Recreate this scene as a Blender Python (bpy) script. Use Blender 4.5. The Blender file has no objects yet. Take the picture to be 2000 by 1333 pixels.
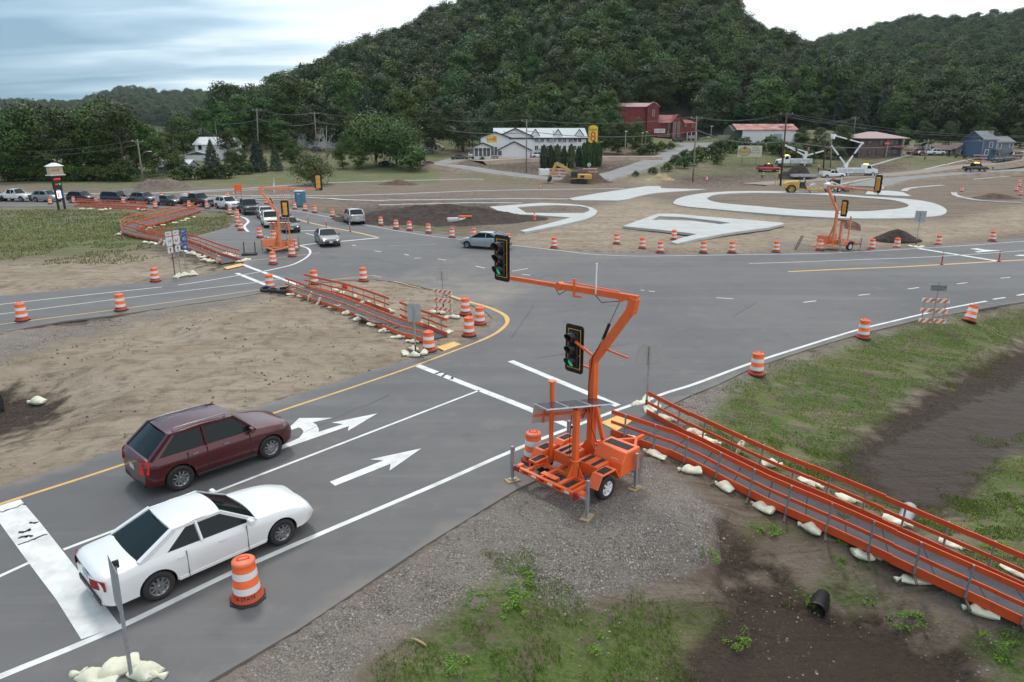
import bpy, bmesh, math, random
import numpy as np
from mathutils import Vector, Matrix, Euler, geometry
R = math.radians
C = bpy.context.scene.collection
SC = bpy.context.scene
# ------------------------------------------------------------ camera
CH, CT, CF = 9.4, R(16.5), 1333.0
cd = bpy.data.cameras.new('camera'); cam = bpy.data.objects.new('camera', cd); C.objects.link(cam)
cam.location = (0, 0, CH); cam.rotation_euler = (R(90) - CT, 0, 0)
cd.sensor_width = 36.0; cd.lens = 36.0 * CF / 2000.0; cd.clip_start = 0.3; cd.clip_end = 9000
SC.camera = cam
# ------------------------------------------------------------ sky, sun, exposure
SUN_EL, SUN_AZ = R(58), R(-25)      # azimuth from +Y towards +X
w = bpy.data.worlds.new('World'); SC.world = w; w.use_nodes = True
nt = w.node_tree; nt.nodes.clear()
def nd(tree, t, **kw):
    n = tree.nodes.new(t)
    for k, v in kw.items():
        if k in n.inputs: n.inputs[k].default_value = v
        else: setattr(n, k, v)
    return n
wo = nd(nt, 'ShaderNodeOutputWorld'); bg = nd(nt, 'ShaderNodeBackground'); bg.inputs['Strength'].default_value = 0.12
sky = nd(nt, 'ShaderNodeTexSky'); sky.sky_type = 'NISHITA'; sky.sun_disc = False
sky.sun_elevation = SUN_EL; sky.sun_rotation = SUN_AZ; sky.air_density = 1.0; sky.dust_density = 2.5; sky.ozone_density = 1.5
tc = nd(nt, 'ShaderNodeTexCoord')
sep = nd(nt, 'ShaderNodeSeparateXYZ'); nt.links.new(tc.outputs['Generated'], sep.inputs[0])
# cloud sheet: project the direction on a plane overhead
zz = nd(nt, 'ShaderNodeMath', operation='ADD'); nt.links.new(sep.outputs['Z'], zz.inputs[0]); zz.inputs[1].default_value = 0.10
zm = nd(nt, 'ShaderNodeMath', operation='MAXIMUM'); nt.links.new(zz.outputs[0], zm.inputs[0]); zm.inputs[1].default_value = 0.04
dx = nd(nt, 'ShaderNodeMath', operation='DIVIDE'); nt.links.new(sep.outputs['X'], dx.inputs[0]); nt.links.new(zm.outputs[0], dx.inputs[1])
dy = nd(nt, 'ShaderNodeMath', operation='DIVIDE'); nt.links.new(sep.outputs['Y'], dy.inputs[0]); nt.links.new(zm.outputs[0], dy.inputs[1])
cb = nd(nt, 'ShaderNodeCombineXYZ'); nt.links.new(dx.outputs[0], cb.inputs[0]); nt.links.new(dy.outputs[0], cb.inputs[1])
mp = nd(nt, 'ShaderNodeMapping'); nt.links.new(cb.outputs[0], mp.inputs[0]); mp.inputs['Rotation'].default_value = (0, 0, R(20)); mp.inputs['Scale'].default_value = (0.55, 1.5, 1)
ns = nd(nt, 'ShaderNodeTexNoise'); ns.inputs['Scale'].default_value = 1.1; ns.inputs['Detail'].default_value = 7; ns.inputs['Roughness'].default_value = 0.5; ns.inputs['Distortion'].default_value = 0.3
nt.links.new(mp.outputs[0], ns.inputs['Vector'])
# thicker, sunlit cloud towards the right, thin blue-grey to the left
gx = nd(nt, 'ShaderNodeMapRange'); nt.links.new(sep.outputs['X'], gx.inputs['Value'])
gx.inputs['From Min'].default_value = -0.62; gx.inputs['From Max'].default_value = 0.02; gx.inputs['To Min'].default_value = -0.28; gx.inputs['To Max'].default_value = 0.48
ad = nd(nt, 'ShaderNodeMath', operation='ADD'); nt.links.new(ns.outputs['Fac'], ad.inputs[0]); nt.links.new(gx.outputs[0], ad.inputs[1])
cr = nd(nt, 'ShaderNodeValToRGB'); nt.links.new(ad.outputs[0], cr.inputs[0])
e = cr.color_ramp.elements
e[0].position = 0.22; e[0].color = (0.14, 0.27, 0.38, 1)
e[1].position = 0.95; e[1].color = (0.93, 0.97, 1.0, 1)
x = e.new(0.45); x.color = (0.30, 0.44, 0.55, 1)
x = e.new(0.66); x.color = (0.66, 0.77, 0.84, 1)
scl = nd(nt, 'ShaderNodeVectorMath', operation='SCALE'); nt.links.new(cr.outputs[0], scl.inputs[0]); scl.inputs['Scale'].default_value = 10.0
mx = nd(nt, 'ShaderNodeMix', data_type='RGBA'); mx.inputs[0].default_value = 0.86
nt.links.new(sky.outputs[0], mx.inputs[6]); nt.links.new(scl.outputs[0], mx.inputs[7])
nt.links.new(mx.outputs[2], bg.inputs['Color']); nt.links.new(bg.outputs[0], wo.inputs['Surface'])
sd = bpy.data.lights.new('sun', 'SUN'); sd.energy = 1.4; sd.angle = R(11); sd.color = (1.0, 0.96, 0.9)
sun = bpy.data.objects.new('sun', sd); C.objects.link(sun)
sv = Vector((math.sin(SUN_AZ) * math.cos(SUN_EL), math.cos(SUN_AZ) * math.cos(SUN_EL), math.sin(SUN_EL)))
sun.rotation_euler = sv.to_track_quat('Z', 'Y').to_euler(); sun.location = (0, 0, 60)
SC.view_settings.view_transform = 'Standard'; SC.view_settings.look = 'None'
SC.view_settings.exposure = 0.34; SC.view_settings.gamma = 1.0
SC.cycles.max_bounces = 5; SC.cycles.diffuse_bounces = 3; SC.cycles.glossy_bounces = 2; SC.cycles.transparent_max_bounces = 4

# ------------------------------------------------------------ picture <-> place
def ray(px, py):
    u = (px - 1000) / CF; v = (py - 666.5) / CF
    return u, math.cos(CT) - v * math.sin(CT), -math.sin(CT) - v * math.cos(CT)
def G(px, py, z=0.0):
    d = ray(px, py); t = (z - CH) / d[2]
    return d[0] * t, d[1] * t
def atY(px, py, y):
    d = ray(px, py); t = y / d[1]
    return Vector((d[0] * t, y, CH + d[2] * t))
def project(X, Y, Z):
    zc = Y * math.cos(CT) + (CH - Z) * math.sin(CT)
    yc = (CH - Z) * math.cos(CT) - Y * math.sin(CT)
    zc = np.maximum(zc, 0.3)
    return 1000 + CF * X / zc, 666.5 + CF * yc / zc, zc

# ------------------------------------------------------------ objects
def tag(o, label=None, cat=None, group=None, kind=None):
    if label: o['label'] = label
    if cat: o['category'] = cat
    if group: o['group'] = group
    if kind: o['kind'] = kind
    return o
def thing(name, label, cat, loc=(0, 0, 0), rz=0.0, group=None):
    o = bpy.data.objects.new(name, None); C.objects.link(o)
    o.location = loc; o.rotation_euler = (0, 0, rz); o.empty_display_size = 0.2
    return tag(o, label, cat, group)
def kids(o): return [c for c in bpy.data.objects if c.parent == o]
KID = {}
def link(name, me, parent=None):
    o = bpy.data.objects.new(name, me); C.objects.link(o)
    if parent is not None:
        o.parent = parent; KID.setdefault(parent.name, []).append(o)
    return o
def copy_tree(o, parent=None):
    c = o.copy(); C.objects.link(c); c.parent = parent
    if parent is not None: KID.setdefault(parent.name, []).append(c)
    for ch in list(KID.get(o.name, [])): copy_tree(ch, c)
    return c
def place(root, first, loc, rz, label, group=None, scale=None, rot=None):
    o = root if first else copy_tree(root)
    o.location = loc; o.rotation_euler = rot if rot else (0, 0, rz)
    if scale: o.scale = (scale,) * 3
    o['label'] = label
    if group: o['group'] = group
    return o

class MB:
    """collects shapes and links them as one mesh"""
    def __init__(s): s.v = []; s.f = []; s.mi = []; s.sm = []; s.m = 0; s.M = Matrix.Identity(4)
    def add(s, vs, fs, smooth=False):
        n = len(s.v); M = s.M
        s.v += [tuple(M @ Vector(p)) for p in vs]
        for f in fs: s.f.append([n + i for i in f]); s.mi.append(s.m); s.sm.append(smooth)
        return s
    def box(s, c, d, rot=None):
        x, y, z = d[0] / 2, d[1] / 2, d[2] / 2
        vs = [Vector((a * x, b * y, e * z)) for e in (-1, 1) for a, b in ((-1, -1), (1, -1), (1, 1), (-1, 1))]
        if rot is not None:
            if not isinstance(rot, Matrix): rot = Euler(rot).to_matrix()
            vs = [rot @ p for p in vs]
        vs = [p + Vector(c) for p in vs]
        return s.add(vs, [(3, 2, 1, 0), (4, 5, 6, 7), (0, 1, 5, 4), (1, 2, 6, 5), (2, 3, 7, 6), (3, 0, 4, 7)])
    def b2(s, x0, x1, y0, y1, z0, z1): return s.box(((x0 + x1) / 2, (y0 + y1) / 2, (z0 + z1) / 2), (x1 - x0, y1 - y0, z1 - z0))
    def beam(s, a, b, w, h, up=(0, 0, 1)):
        a = Vector(a); b = Vector(b); d = b - a; L = d.length
        if L < 1e-6: return s
        x = d / L; upv = Vector(up); y = upv.cross(x)
        if y.length < 1e-3: y = Vector((0, 1, 0)).cross(x)
        y.normalize(); z = x.cross(y)
        return s.box((a + b) / 2, (L, w, h), Matrix((x, y, z)).transposed())
    def cyl(s, a, b, r0, r1=None, n=12, caps=True, smooth=True):
        r1 = r0 if r1 is None else r1
        a = Vector(a); b = Vector(b); q = (b - a).to_track_quat('Z', 'Y').to_matrix()
        vs = []
        for p, r in ((a, r0), (b, r1)):
            for i in range(n):
                t = 2 * math.pi * i / n
                vs.append(p + q @ Vector((r * math.cos(t), r * math.sin(t), 0)))
        s.add(vs, [(i, (i + 1) % n, n + (i + 1) % n, n + i) for i in range(n)], smooth)
        if caps: s.add(vs[:n][::-1], [tuple(range(n))]); s.add(vs[n:], [tuple(range(n))])
        return s
    def tube(s, pts, r, n=6, smooth=True):
        pts = [Vector(p) for p in pts]; k = len(pts); vs = []
        for i, p in enumerate(pts):
            d = (pts[min(i + 1, k - 1)] - pts[max(i - 1, 0)])
            q = d.to_track_quat('Z', 'Y').to_matrix()
            rr = r[i] if isinstance(r, (list, tuple)) else r
            for j in range(n):
                t = 2 * math.pi * j / n
                vs.append(p + q @ Vector((rr * math.cos(t), rr * math.sin(t), 0)))
        fs = [(i * n + j, i * n + (j + 1) % n, (i + 1) * n + (j + 1) % n, (i + 1) * n + j) for i in range(k - 1) for j in range(n)]
        fs += [tuple(range(n))[::-1], tuple((k - 1) * n + j for j in range(n))]
        return s.add(vs, fs, smooth)
    def lathe(s, prof, n=24, axis='Z', smooth=True, c=(0, 0, 0)):
        vs = []
        for r, z in prof:
            for i in range(n):
                t = 2 * math.pi * i / n; a, b = r * math.cos(t), r * math.sin(t)
                p = (a, b, z) if axis == 'Z' else ((a, z, b) if axis == 'Y' else (z, a, b))
                vs.append(Vector(p) + Vector(c))
        fs = []
        for k in range(len(prof) - 1):
            for i in range(n):
                q = (k * n + i, k * n + (i + 1) % n, (k + 1) * n + (i + 1) % n, (k + 1) * n + i)
                fs.append(q[::-1] if axis == 'Y' else q)
        return s.add(vs, fs, smooth)
    def prism(s, poly, z0, z1, axis='Z', flip=False):
        n = len(poly)
        def P(p, z): return {'Z': (p[0], p[1], z), 'Y': (p[0], z, p[1]), 'X': (z, p[0], p[1])}[axis]
        vs = [P(p, z0) for p in poly] + [P(p, z1) for p in poly]
        fs = [tuple(range(n))[::-1], tuple(range(n, 2 * n))] + [(i, (i + 1) % n, n + (i + 1) % n, n + i) for i in range(n)]
        if axis == 'Y': fs = [f[::-1] for f in fs]
        return s.add(vs, fs)
    def grid(s, f, nu, nv, smooth=True):
        vs = [f(i / nu, j / nv) for j in range(nv + 1) for i in range(nu + 1)]
        w_ = nu + 1
        return s.add(vs, [(j * w_ + i, j * w_ + i + 1, (j + 1) * w_ + i + 1, (j + 1) * w_ + i) for j in range(nv) for i in range(nu)], smooth)
    def mesh(s, name, mats, bevel=0.0, recalc=True):
        me = bpy.data.meshes.new(name)
        me.from_pydata(s.v, [], s.f)
        mats = mats if isinstance(mats, (list, tuple)) else [mats]
        for m_ in mats: me.materials.append(m_)
        me.polygons.foreach_set('material_index', [min(i, len(mats) - 1) for i in s.mi])
        me.polygons.foreach_set('use_smooth', s.sm)
        bm = bmesh.new(); bm.from_mesh(me)
        if recalc: bmesh.ops.recalc_face_normals(bm, faces=bm.faces[:])
        if bevel > 0:
            es = [e_ for e_ in bm.edges if len(e_.link_faces) == 2 and not (e_.link_faces[0].smooth and e_.link_faces[1].smooth) and e_.calc_face_angle(0) > 0.6]
            bmesh.ops.bevel(bm, geom=es, offset=bevel, segments=1, affect='EDGES', clamp_overlap=True)
        bm.to_mesh(me); bm.free(); me.update()
        return me
    def build(s, name, mats, parent=None, bevel=0.0): return link(name, s.mesh(name, mats, bevel), parent)

def text_into(mb, txt, size, M, depth=0.004, align='CENTER', squash=1.0, wrap_r=None):
    """lettering as mesh; M maps text space (x right, y up, z out) into the target space; wrap_r bends it round a cylinder"""
    cu = bpy.data.curves.new('t', 'FONT'); cu.body = txt; cu.size = size; cu.align_x = align; cu.align_y = 'CENTER'
    cu.extrude = 0 if wrap_r else depth; cu.resolution_u = 2
    o = bpy.data.objects.new('t', cu); C.objects.link(o)
    dg = bpy.context.evaluated_depsgraph_get(); me = bpy.data.meshes.new_from_object(o.evaluated_get(dg))
    if wrap_r:
        vs = []
        for v in me.vertices:
            a = v.co.x * squash / wrap_r
            vs.append(Vector((wrap_r * math.sin(a), v.co.y, wrap_r * math.cos(a))))
    else: vs = [Vector((v.co.x * squash, v.co.y, v.co.z)) for v in me.vertices]
    mb.add([M @ p for p in vs], [tuple(p.vertices) for p in me.polygons])
    bpy.data.objects.remove(o); bpy.data.curves.remove(cu); bpy.data.meshes.remove(me)

# ------------------------------------------------------------ materials
MATS = {}
def mat(name, col, rough=0.6, metal=0.0, var=0.12, vscale=3.0, bump=0.0, bscale=40.0, coat=0.0, emit=None, estr=0.0, spec=0.5, dirt=0.0, dirtcol=(0.25, 0.2, 0.15)):
    if name in MATS: return MATS[name]
    m = bpy.data.materials.new(name); m.use_nodes = True; t = m.node_tree; b = t.nodes['Principled BSDF']
    b.inputs['Roughness'].default_value = rough; b.inputs['Metallic'].default_value = metal
    b.inputs['Coat Weight'].default_value = coat; b.inputs['Coat Roughness'].default_value = 0.08
    b.inputs['Specular IOR Level'].default_value = spec
    tcn = nd(t, 'ShaderNodeTexCoord')
    n = nd(t, 'ShaderNodeTexNoise'); n.inputs['Scale'].default_value = vscale; n.inputs['Detail'].default_value = 5; n.inputs['Roughness'].default_value = 0.6
    t.links.new(tcn.outputs['Object'], n.inputs['Vector'])
    mr = nd(t, 'ShaderNodeMapRange'); t.links.new(n.outputs['Fac'], mr.inputs['Value'])
    mr.inputs['From Min'].default_value = 0.3; mr.inputs['From Max'].default_value = 0.7; mr.inputs['To Min'].default_value = 1 - var; mr.inputs['To Max'].default_value = 1 + var
    vm = nd(t, 'ShaderNodeVectorMath', operation='SCALE'); vm.inputs[0].default_value = col[:3]; t.links.new(mr.outputs[0], vm.inputs['Scale'])
    out = vm.outputs[0]
    if dirt > 0:
        n2 = nd(t, 'ShaderNodeTexNoise'); n2.inputs['Scale'].default_value = vscale * 0.7; n2.inputs['Detail'].default_value = 8
        t.links.new(tcn.outputs['Object'], n2.inputs['Vector'])
        m2 = nd(t, 'ShaderNodeMapRange'); t.links.new(n2.outputs['Fac'], m2.inputs['Value']); m2.inputs['From Min'].default_value = 0.45; m2.inputs['From Max'].default_value = 0.75; m2.inputs['To Max'].default_value = dirt
        mxx = nd(t, 'ShaderNodeMix', data_type='RGBA'); t.links.new(m2.outputs[0], mxx.inputs[0]); t.links.new(out, mxx.inputs[6]); mxx.inputs[7].default_value = (*dirtcol, 1); out = mxx.outputs[2]
    t.links.new(out, b.inputs['Base Color'])
    if bump > 0:
        nb = nd(t, 'ShaderNodeTexNoise'); nb.inputs['Scale'].default_value = bscale; nb.inputs['Detail'].default_value = 4
        t.links.new(tcn.outputs['Object'], nb.inputs['Vector'])
        bp = nd(t, 'ShaderNodeBump'); bp.inputs['Strength'].default_value = bump; bp.inputs['Distance'].default_value = 0.02
        t.links.new(nb.outputs['Fac'], bp.inputs['Height']); t.links.new(bp.outputs[0], b.inputs['Normal'])
    if emit: b.inputs['Emission Color'].default_value = (*emit, 1); b.inputs['Emission Strength'].default_value = estr
    MATS[name] = m; return m
M_orange = mat('drum_orange', (0.85, 0.13, 0.02), 0.45, var=0.08, dirt=0.12)
M_orange_lid = mat('drum_lid_orange', (0.75, 0.14, 0.05), 0.5, var=0.08, dirt=0.3, dirtcol=(0.6, 0.3, 0.2))
M_orange_base = mat('drum_base_orange', (0.50, 0.055, 0.015), 0.6, dirt=0.4, dirtcol=(0.3, 0.12, 0.06))
M_white_refl = mat('reflective_white', (0.72, 0.74, 0.74), 0.35, var=0.05, dirt=0.15, dirtcol=(0.5, 0.45, 0.4))
M_rubber = mat('rubber', (0.025, 0.025, 0.027), 0.8, dirt=0.35, dirtcol=(0.12, 0.1, 0.08))
M_machine = mat('trailer_orange', (0.80, 0.13, 0.025), 0.38, var=0.05, coat=0.3, dirt=0.12, dirtcol=(0.5, 0.16, 0.08))
M_machine_old = mat('faded_orange', (0.72, 0.23, 0.10), 0.5, var=0.1, dirt=0.35, dirtcol=(0.55, 0.3, 0.2))
M_rail = mat('rail_orange', (0.66, 0.085, 0.02), 0.5, var=0.1, vscale=1.5, dirt=0.2, dirtcol=(0.4, 0.09, 0.04))
M_rail2 = mat('rail_orange_sunfaded', (0.70, 0.14, 0.055), 0.5, var=0.1, vscale=1.5, dirt=0.2, dirtcol=(0.45, 0.18, 0.1))
M_deck = mat('deck_grey', (0.055, 0.055, 0.062), 0.75, var=0.25, vscale=2.0, bump=0.2, dirt=0.25, dirtcol=(0.14, 0.125, 0.11))
M_galv = mat('galvanised', (0.36, 0.37, 0.38), 0.45, metal=0.6, var=0.15, vscale=8)
M_alu = mat('aluminium_sheet', (0.38, 0.39, 0.39), 0.5, metal=0.4, var=0.1, dirt=0.3, dirtcol=(0.3, 0.27, 0.24))
M_steel = mat('dark_steel', (0.10, 0.075, 0.06), 0.6, metal=0.3, dirt=0.4, dirtcol=(0.2, 0.09, 0.05))
M_black = mat('black_paint', (0.012, 0.012, 0.013), 0.35)
M_tread = mat('grip_tape', (0.03, 0.028, 0.03), 0.9, bump=0.4, bscale=200)
M_bag = mat('sandbag_cloth', (0.68, 0.66, 0.52), 0.8, var=0.12, vscale=6, bump=0.35, bscale=22, dirt=0.35, dirtcol=(0.42, 0.40, 0.22))
M_wood = mat('raw_wood', (0.40, 0.27, 0.14), 0.8, var=0.25)
M_rim = mat('white_rim', (0.7, 0.7, 0.7), 0.35)
M_alloy = mat('alloy_rim', (0.30, 0.31, 0.32), 0.3, metal=0.8)
M_tyre = mat('tyre_rubber', (0.016, 0.016, 0.017), 0.75, dirt=0.25, dirtcol=(0.07, 0.06, 0.05))
M_glass = mat('car_glass', (0.006, 0.012, 0.013), 0.05, var=0.02, spec=0.28)
M_winglass = mat('window_glass', (0.02, 0.025, 0.03), 0.1, spec=0.7)
M_red = mat('tail_lamp', (0.35, 0.01, 0.01), 0.2, spec=0.7)
M_redlit = mat('lit_tail_lamp', (0.5, 0.01, 0.01), 0.2, emit=(1, 0.03, 0.02), estr=0.12)
M_lamp = mat('head_lamp', (0.6, 0.6, 0.6), 0.12, metal=0.3, spec=0.8)
M_lamplit = mat('lit_head_lamp', (0.8, 0.75, 0.6), 0.2, emit=(1, 0.82, 0.55), estr=2.2)
M_plate = mat('number_plate', (0.55, 0.6, 0.65), 0.5)
M_trim = mat('black_trim', (0.02, 0.02, 0.022), 0.5)
M_white = mat('white_paint_metal', (0.72, 0.73, 0.73), 0.4, dirt=0.1)
M_amber = mat('amber_beacon', (0.8, 0.3, 0.02), 0.3, emit=(1, 0.45, 0.05), estr=4.0)
M_yellowm = mat('machine_yellow', (0.62, 0.36, 0.06), 0.5, dirt=0.35, dirtcol=(0.3, 0.22, 0.13))
M_sigyel = mat('signal_yellow', (0.75, 0.36, 0.03), 0.4)
M_sigblk = mat('signal_black', (0.012, 0.012, 0.014), 0.4, spec=0.4)
M_tact = mat('tactile_yellow', (0.72, 0.42, 0.12), 0.6, bump=0.2)
M_wire = mat('wire', (0.14, 0.145, 0.15), 0.6)
M_polewood = mat('weathered_pole', (0.23, 0.20, 0.175), 0.85, var=0.25, vscale=5)
M_polebrown = mat('brown_pole', (0.085, 0.048, 0.038), 0.8, var=0.2, vscale=5)
M_hivis = mat('hi_vis', (0.45, 0.75, 0.06), 0.7, spec=0.2)
M_hivor = mat('hi_vis_orange', (0.85, 0.18, 0.03), 0.7, spec=0.2)
M_denim = mat('work_trousers', (0.06, 0.055, 0.06), 0.85)
M_skin = mat('skin', (0.42, 0.24, 0.17), 0.55)
M_hardhat = mat('hard_hat', (0.75, 0.75, 0.7), 0.35)
# ============================================================ terrain
rs = np.random.RandomState(5)
LAT = rs.rand(256, 256)
def vnoise(x, y):
    xi = np.floor(x).astype(int); yi = np.floor(y).astype(int); fx = x - xi; fy = y - yi
    fx = fx * fx * (3 - 2 * fx); fy = fy * fy * (3 - 2 * fy)
    a = LAT[xi % 256, yi % 256]; b = LAT[(xi + 1) % 256, yi % 256]; c = LAT[xi % 256, (yi + 1) % 256]; d = LAT[(xi + 1) % 256, (yi + 1) % 256]
    return (a * (1 - fx) + b * fx) * (1 - fy) + (c * (1 - fx) + d * fx) * fy - 0.5
def fbm(x, y, sc, o=4):
    r = 0; a = 1.0
    for i in range(o): r = r + a * vnoise(x * sc + 17.3 * i, y * sc + 9.1 * i); sc *= 2.03; a *= 0.5
    return r
def sdist(X, Y, poly):
    """signed distance, positive inside"""
    P = np.array(poly, float); n = len(P); d = np.full(X.shape, 1e18); ins = np.zeros(X.shape, bool)
    for i in range(n):
        ax, ay = P[i]; bx, by = P[(i + 1) % n]; ex, ey = bx - ax, by - ay
        wx, wy = X - ax, Y - ay; t = np.clip((wx * ex + wy * ey) / (ex * ex + ey * ey + 1e-12), 0, 1)
        d = np.minimum(d, (wx - ex * t) ** 2 + (wy - ey * t) ** 2)
        c = ((ay > Y) != (by > Y)); xx = (bx - ax) * (Y - ay) / ((by - ay) if by != ay else 1e-9) + ax
        ins ^= c & (X < xx)
    return np.where(ins, 1, -1) * np.sqrt(d)
# the sheet of asphalt, outline walked round the junction
near_r = [(405, 1333), (590, 1225), (830, 1065), (1010, 955), (1120, 905), (1192, 868), (1262, 815), (1316, 788), (1350, 772), (1405, 750), (1450, 728), (1496, 710), (1580, 682), (1650, 661), (1702, 647), (1790, 626), (1874, 611), (1965, 595), (2000, 590)]
far_r = [(2000, 465), (1850, 478), (1700, 488), (1600, 492), (1400, 496.5), (1200, 495), (1080, 488), (1000, 477), (960, 469), (900, 463), (830, 454), (740, 439), (700, 430), (640, 417.5), (570, 404), (500, 392), (400, 384), (250, 383), (0, 381)]
nw = [(0, 404), (130, 402), (300, 406), (400, 411), (440, 413), (457, 418), (463, 432), (446, 445), (400, 457), (366, 466), (385, 484), (420, 500), (440, 508), (474, 510), (480, 521), (430, 532), (350, 545), (200, 559), (0, 578)]
med = [(0, 650), (120, 628), (250, 612), (450, 583), (520, 571), (600, 556), (650, 550), (725, 545), (800, 555), (850, 568), (905, 590), (945, 606), (962, 622), (955, 640), (900, 672), (850, 692), (800, 703), (749, 716), (655, 747), (600, 764), (500, 796), (380, 835), (240, 876), (100, 920), (0, 950)]
W = lambda L, z=0.0: [G(a, b, z) for a, b in L]
ASPH = [(-12.5, 3.0)] + W(near_r) + [(60, 56), (120, 62), (140, 80), (80, 73)] + W(far_r) + [(-150, 112), (-150, 88)] + W(nw) + [(-70, 40.5), (-70, 26)] + W(med) + [(-30, 4), (-34, -6), (-20, -6)]
FARY = [140, 160, 178, 200, 215, 260, 300, 400]; FARZ = [0, .4, 1.3, 3.4, 4.6, 8.6, 12, 18]
def ridge(pts, trees=16.0):
    a = []; h = []; r = []
    for px, py, Rr in pts:
        p = atY(px, py, Rr); a.append(p.x / Rr); h.append(p.z - trees); r.append(Rr)
    return np.array(a), np.array(h), np.array(r)
RA = ridge([(440, 260, 330), (490, 225, 350), (540, 182, 385), (600, 138, 400), (700, 98, 420), (820, 52, 450), (900, 5, 470), (1000, -50, 480), (1150, -85, 480), (1300, -80, 480), (1400, -45, 480), (1436, -5, 478), (1446, 40, 476), (1500, 66, 470), (1560, 88, 480), (1620, 112, 480), (1700, 150, 470), (1800, 190, 450), (1900, 215, 430), (2100, 240, 420), (2600, 250, 420)])
RB = ridge([(-900, 205, 1600), (-200, 200, 1600), (60, 207, 1600), (150, 208, 1600), (190, 192, 1600), (235, 178, 1600), (270, 179, 1600), (330, 189, 1600), (375, 183, 1600), (410, 189, 1600), (450, 205, 1600), (520, 220, 1600), (700, 240, 1600), (1500, 250, 1600)], 14)
RC = ridge([(1250, 240, 850), (1350, 190, 850), (1500, 118, 850), (1600, 88, 850), (1650, 72, 850), (1740, 54, 850), (1800, 46, 850), (1870, 43, 850), (1950, 39, 850), (2000, 36, 850), (2300, 25, 850), (2800, 80, 850)], 15)
def hillf(x, y, Rd, y0, e, base):
    a = x / np.maximum(y, 1.0); H = np.interp(a, Rd[0], Rd[1]); Rr = np.interp(a, Rd[0], Rd[2])
    t = np.clip((y - y0) / (Rr - y0), 0, 1); f = t ** e
    back = np.clip((y - Rr) / 400.0, 0, 1)
    return base + np.maximum(H - base, 0) * f * (1 - 0.55 * back)
# control heights near the camera: (px, py, z)
CTL = [(700, 1250, -.15), (900, 1100, -.06), (1145, 1015, -.02), (1230, 960, -.02), (1300, 970, -.05), (1390, 1000, -.1), (1200, 1080, -.12), (1300, 1100, -.32), (1385, 1085, -.4), (1100, 1125, -.28), (1000, 1175, -.35),
       (1328, 905, -.13), (1430, 960, -.33), (1500, 995, -.45), (1646, 1060, -.63), (1867, 1166, -.73), (2000, 1226, -.78), (2150, 1300, -.82),
       (1262, 808, -.03), (1338, 852, -.12), (1500, 928, -.42), (1617, 975, -.6), (1746, 1037, -.68), (1930, 1117, -.75), (2080, 1190, -.8),
       (1450, 1060, -.75), (1600, 1130, -1.15), (1595, 1195, -1.62), (1700, 1190, -1.4), (1800, 1240, -1.45), (1960, 1320, -1.4), (1300, 1190, -1.05), (1400, 1330, -1.7), (1600, 1330, -1.75), (1800, 1340, -1.7), (1500, 1220, -1.65), (1100, 1333, -.95), (900, 1333, -.6), (700, 1333, -.35), (1200, 1333, -1.3), (1400, 1500, -1.8), (1000, 1500, -.9), (700, 1500, -.4), (1900, 1500, -1.7),
       (1775, 990, -1.5), (1690, 965, -1.1), (1850, 850, -1.5), (2000, 750, -1.5), (1950, 900, -1.5), (2100, 860, -1.5), (2200, 1000, -1.3), (1540, 890, -.95), (1680, 810, -1.1), (1820, 735, -1.15), (2000, 655, -1.15), (2300, 600, -1.2), (1480, 780, -.35), (1700, 700, -.4), (1900, 640, -.35), (1400, 800, -.15), (1560, 960, -.6), (2400, 700, -1.5),
       (100, 700, -.25), (300, 680, -.3), (500, 650, -.08), (200, 790, -.35), (0, 800, -1.0), (75, 790, -.95), (-200, 800, -1.2), (200, 720, .12), (330, 670, -.42), (420, 640, .05), (430, 700, .12), (270, 760, .05), (560, 650, .1), (180, 640, -.35), (350, 740, -.1), (0, 880, -.6), (120, 850, -.5), (450, 700, -.02), (0, 720, -.35), (650, 650, -.05), (560, 720, -.05),
       (100, 520, -.25), (250, 500, -.35), (0, 480, -.5), (150, 455, -.4), (350, 520, -.1), (300, 430, -.3), (420, 435, -.1), (-200, 500, -.5)]
cp = []
for a, b, z in CTL: X_, Y_ = G(a, b, z); cp.append((X_, Y_, z))
for L in (near_r[:], med[::2], nw[::2], far_r[::3]):
    for p in L: X_, Y_ = G(*p); cp.append((X_, Y_, -.03))
cp += [(-30, 0, 0), (-12, 3, 0), (0, 0, -.6), (15, 0, -1.6), (45, 30, -1.2), (30, 15, -1.2), (60, 100, 0), (0, 90, 0), (-60, 80, -.1), (-100, 60, -.2), (-100, 100, 0), (100, 60, 0), (100, 20, -1), (0, 120, 0), (120, 120, 0), (-120, 120, 0)]
cp = np.array(cp)
def tps(r2): return np.where(r2 > 1e-9, r2 * np.log(r2 + 1e-12), 0) * 0.5
_n = len(cp); _K = tps((cp[:, None, 0] - cp[None, :, 0]) ** 2 + (cp[:, None, 1] - cp[None, :, 1]) ** 2) + np.eye(_n) * 0.3
_P = np.c_[np.ones(_n), cp[:, :2]]; _A = np.r_[np.c_[_K, _P], np.c_[_P.T, np.zeros((3, 3))]]
_w = np.linalg.solve(_A, np.r_[cp[:, 2], 0, 0, 0])
ASPH_ARR = ASPH
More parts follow.
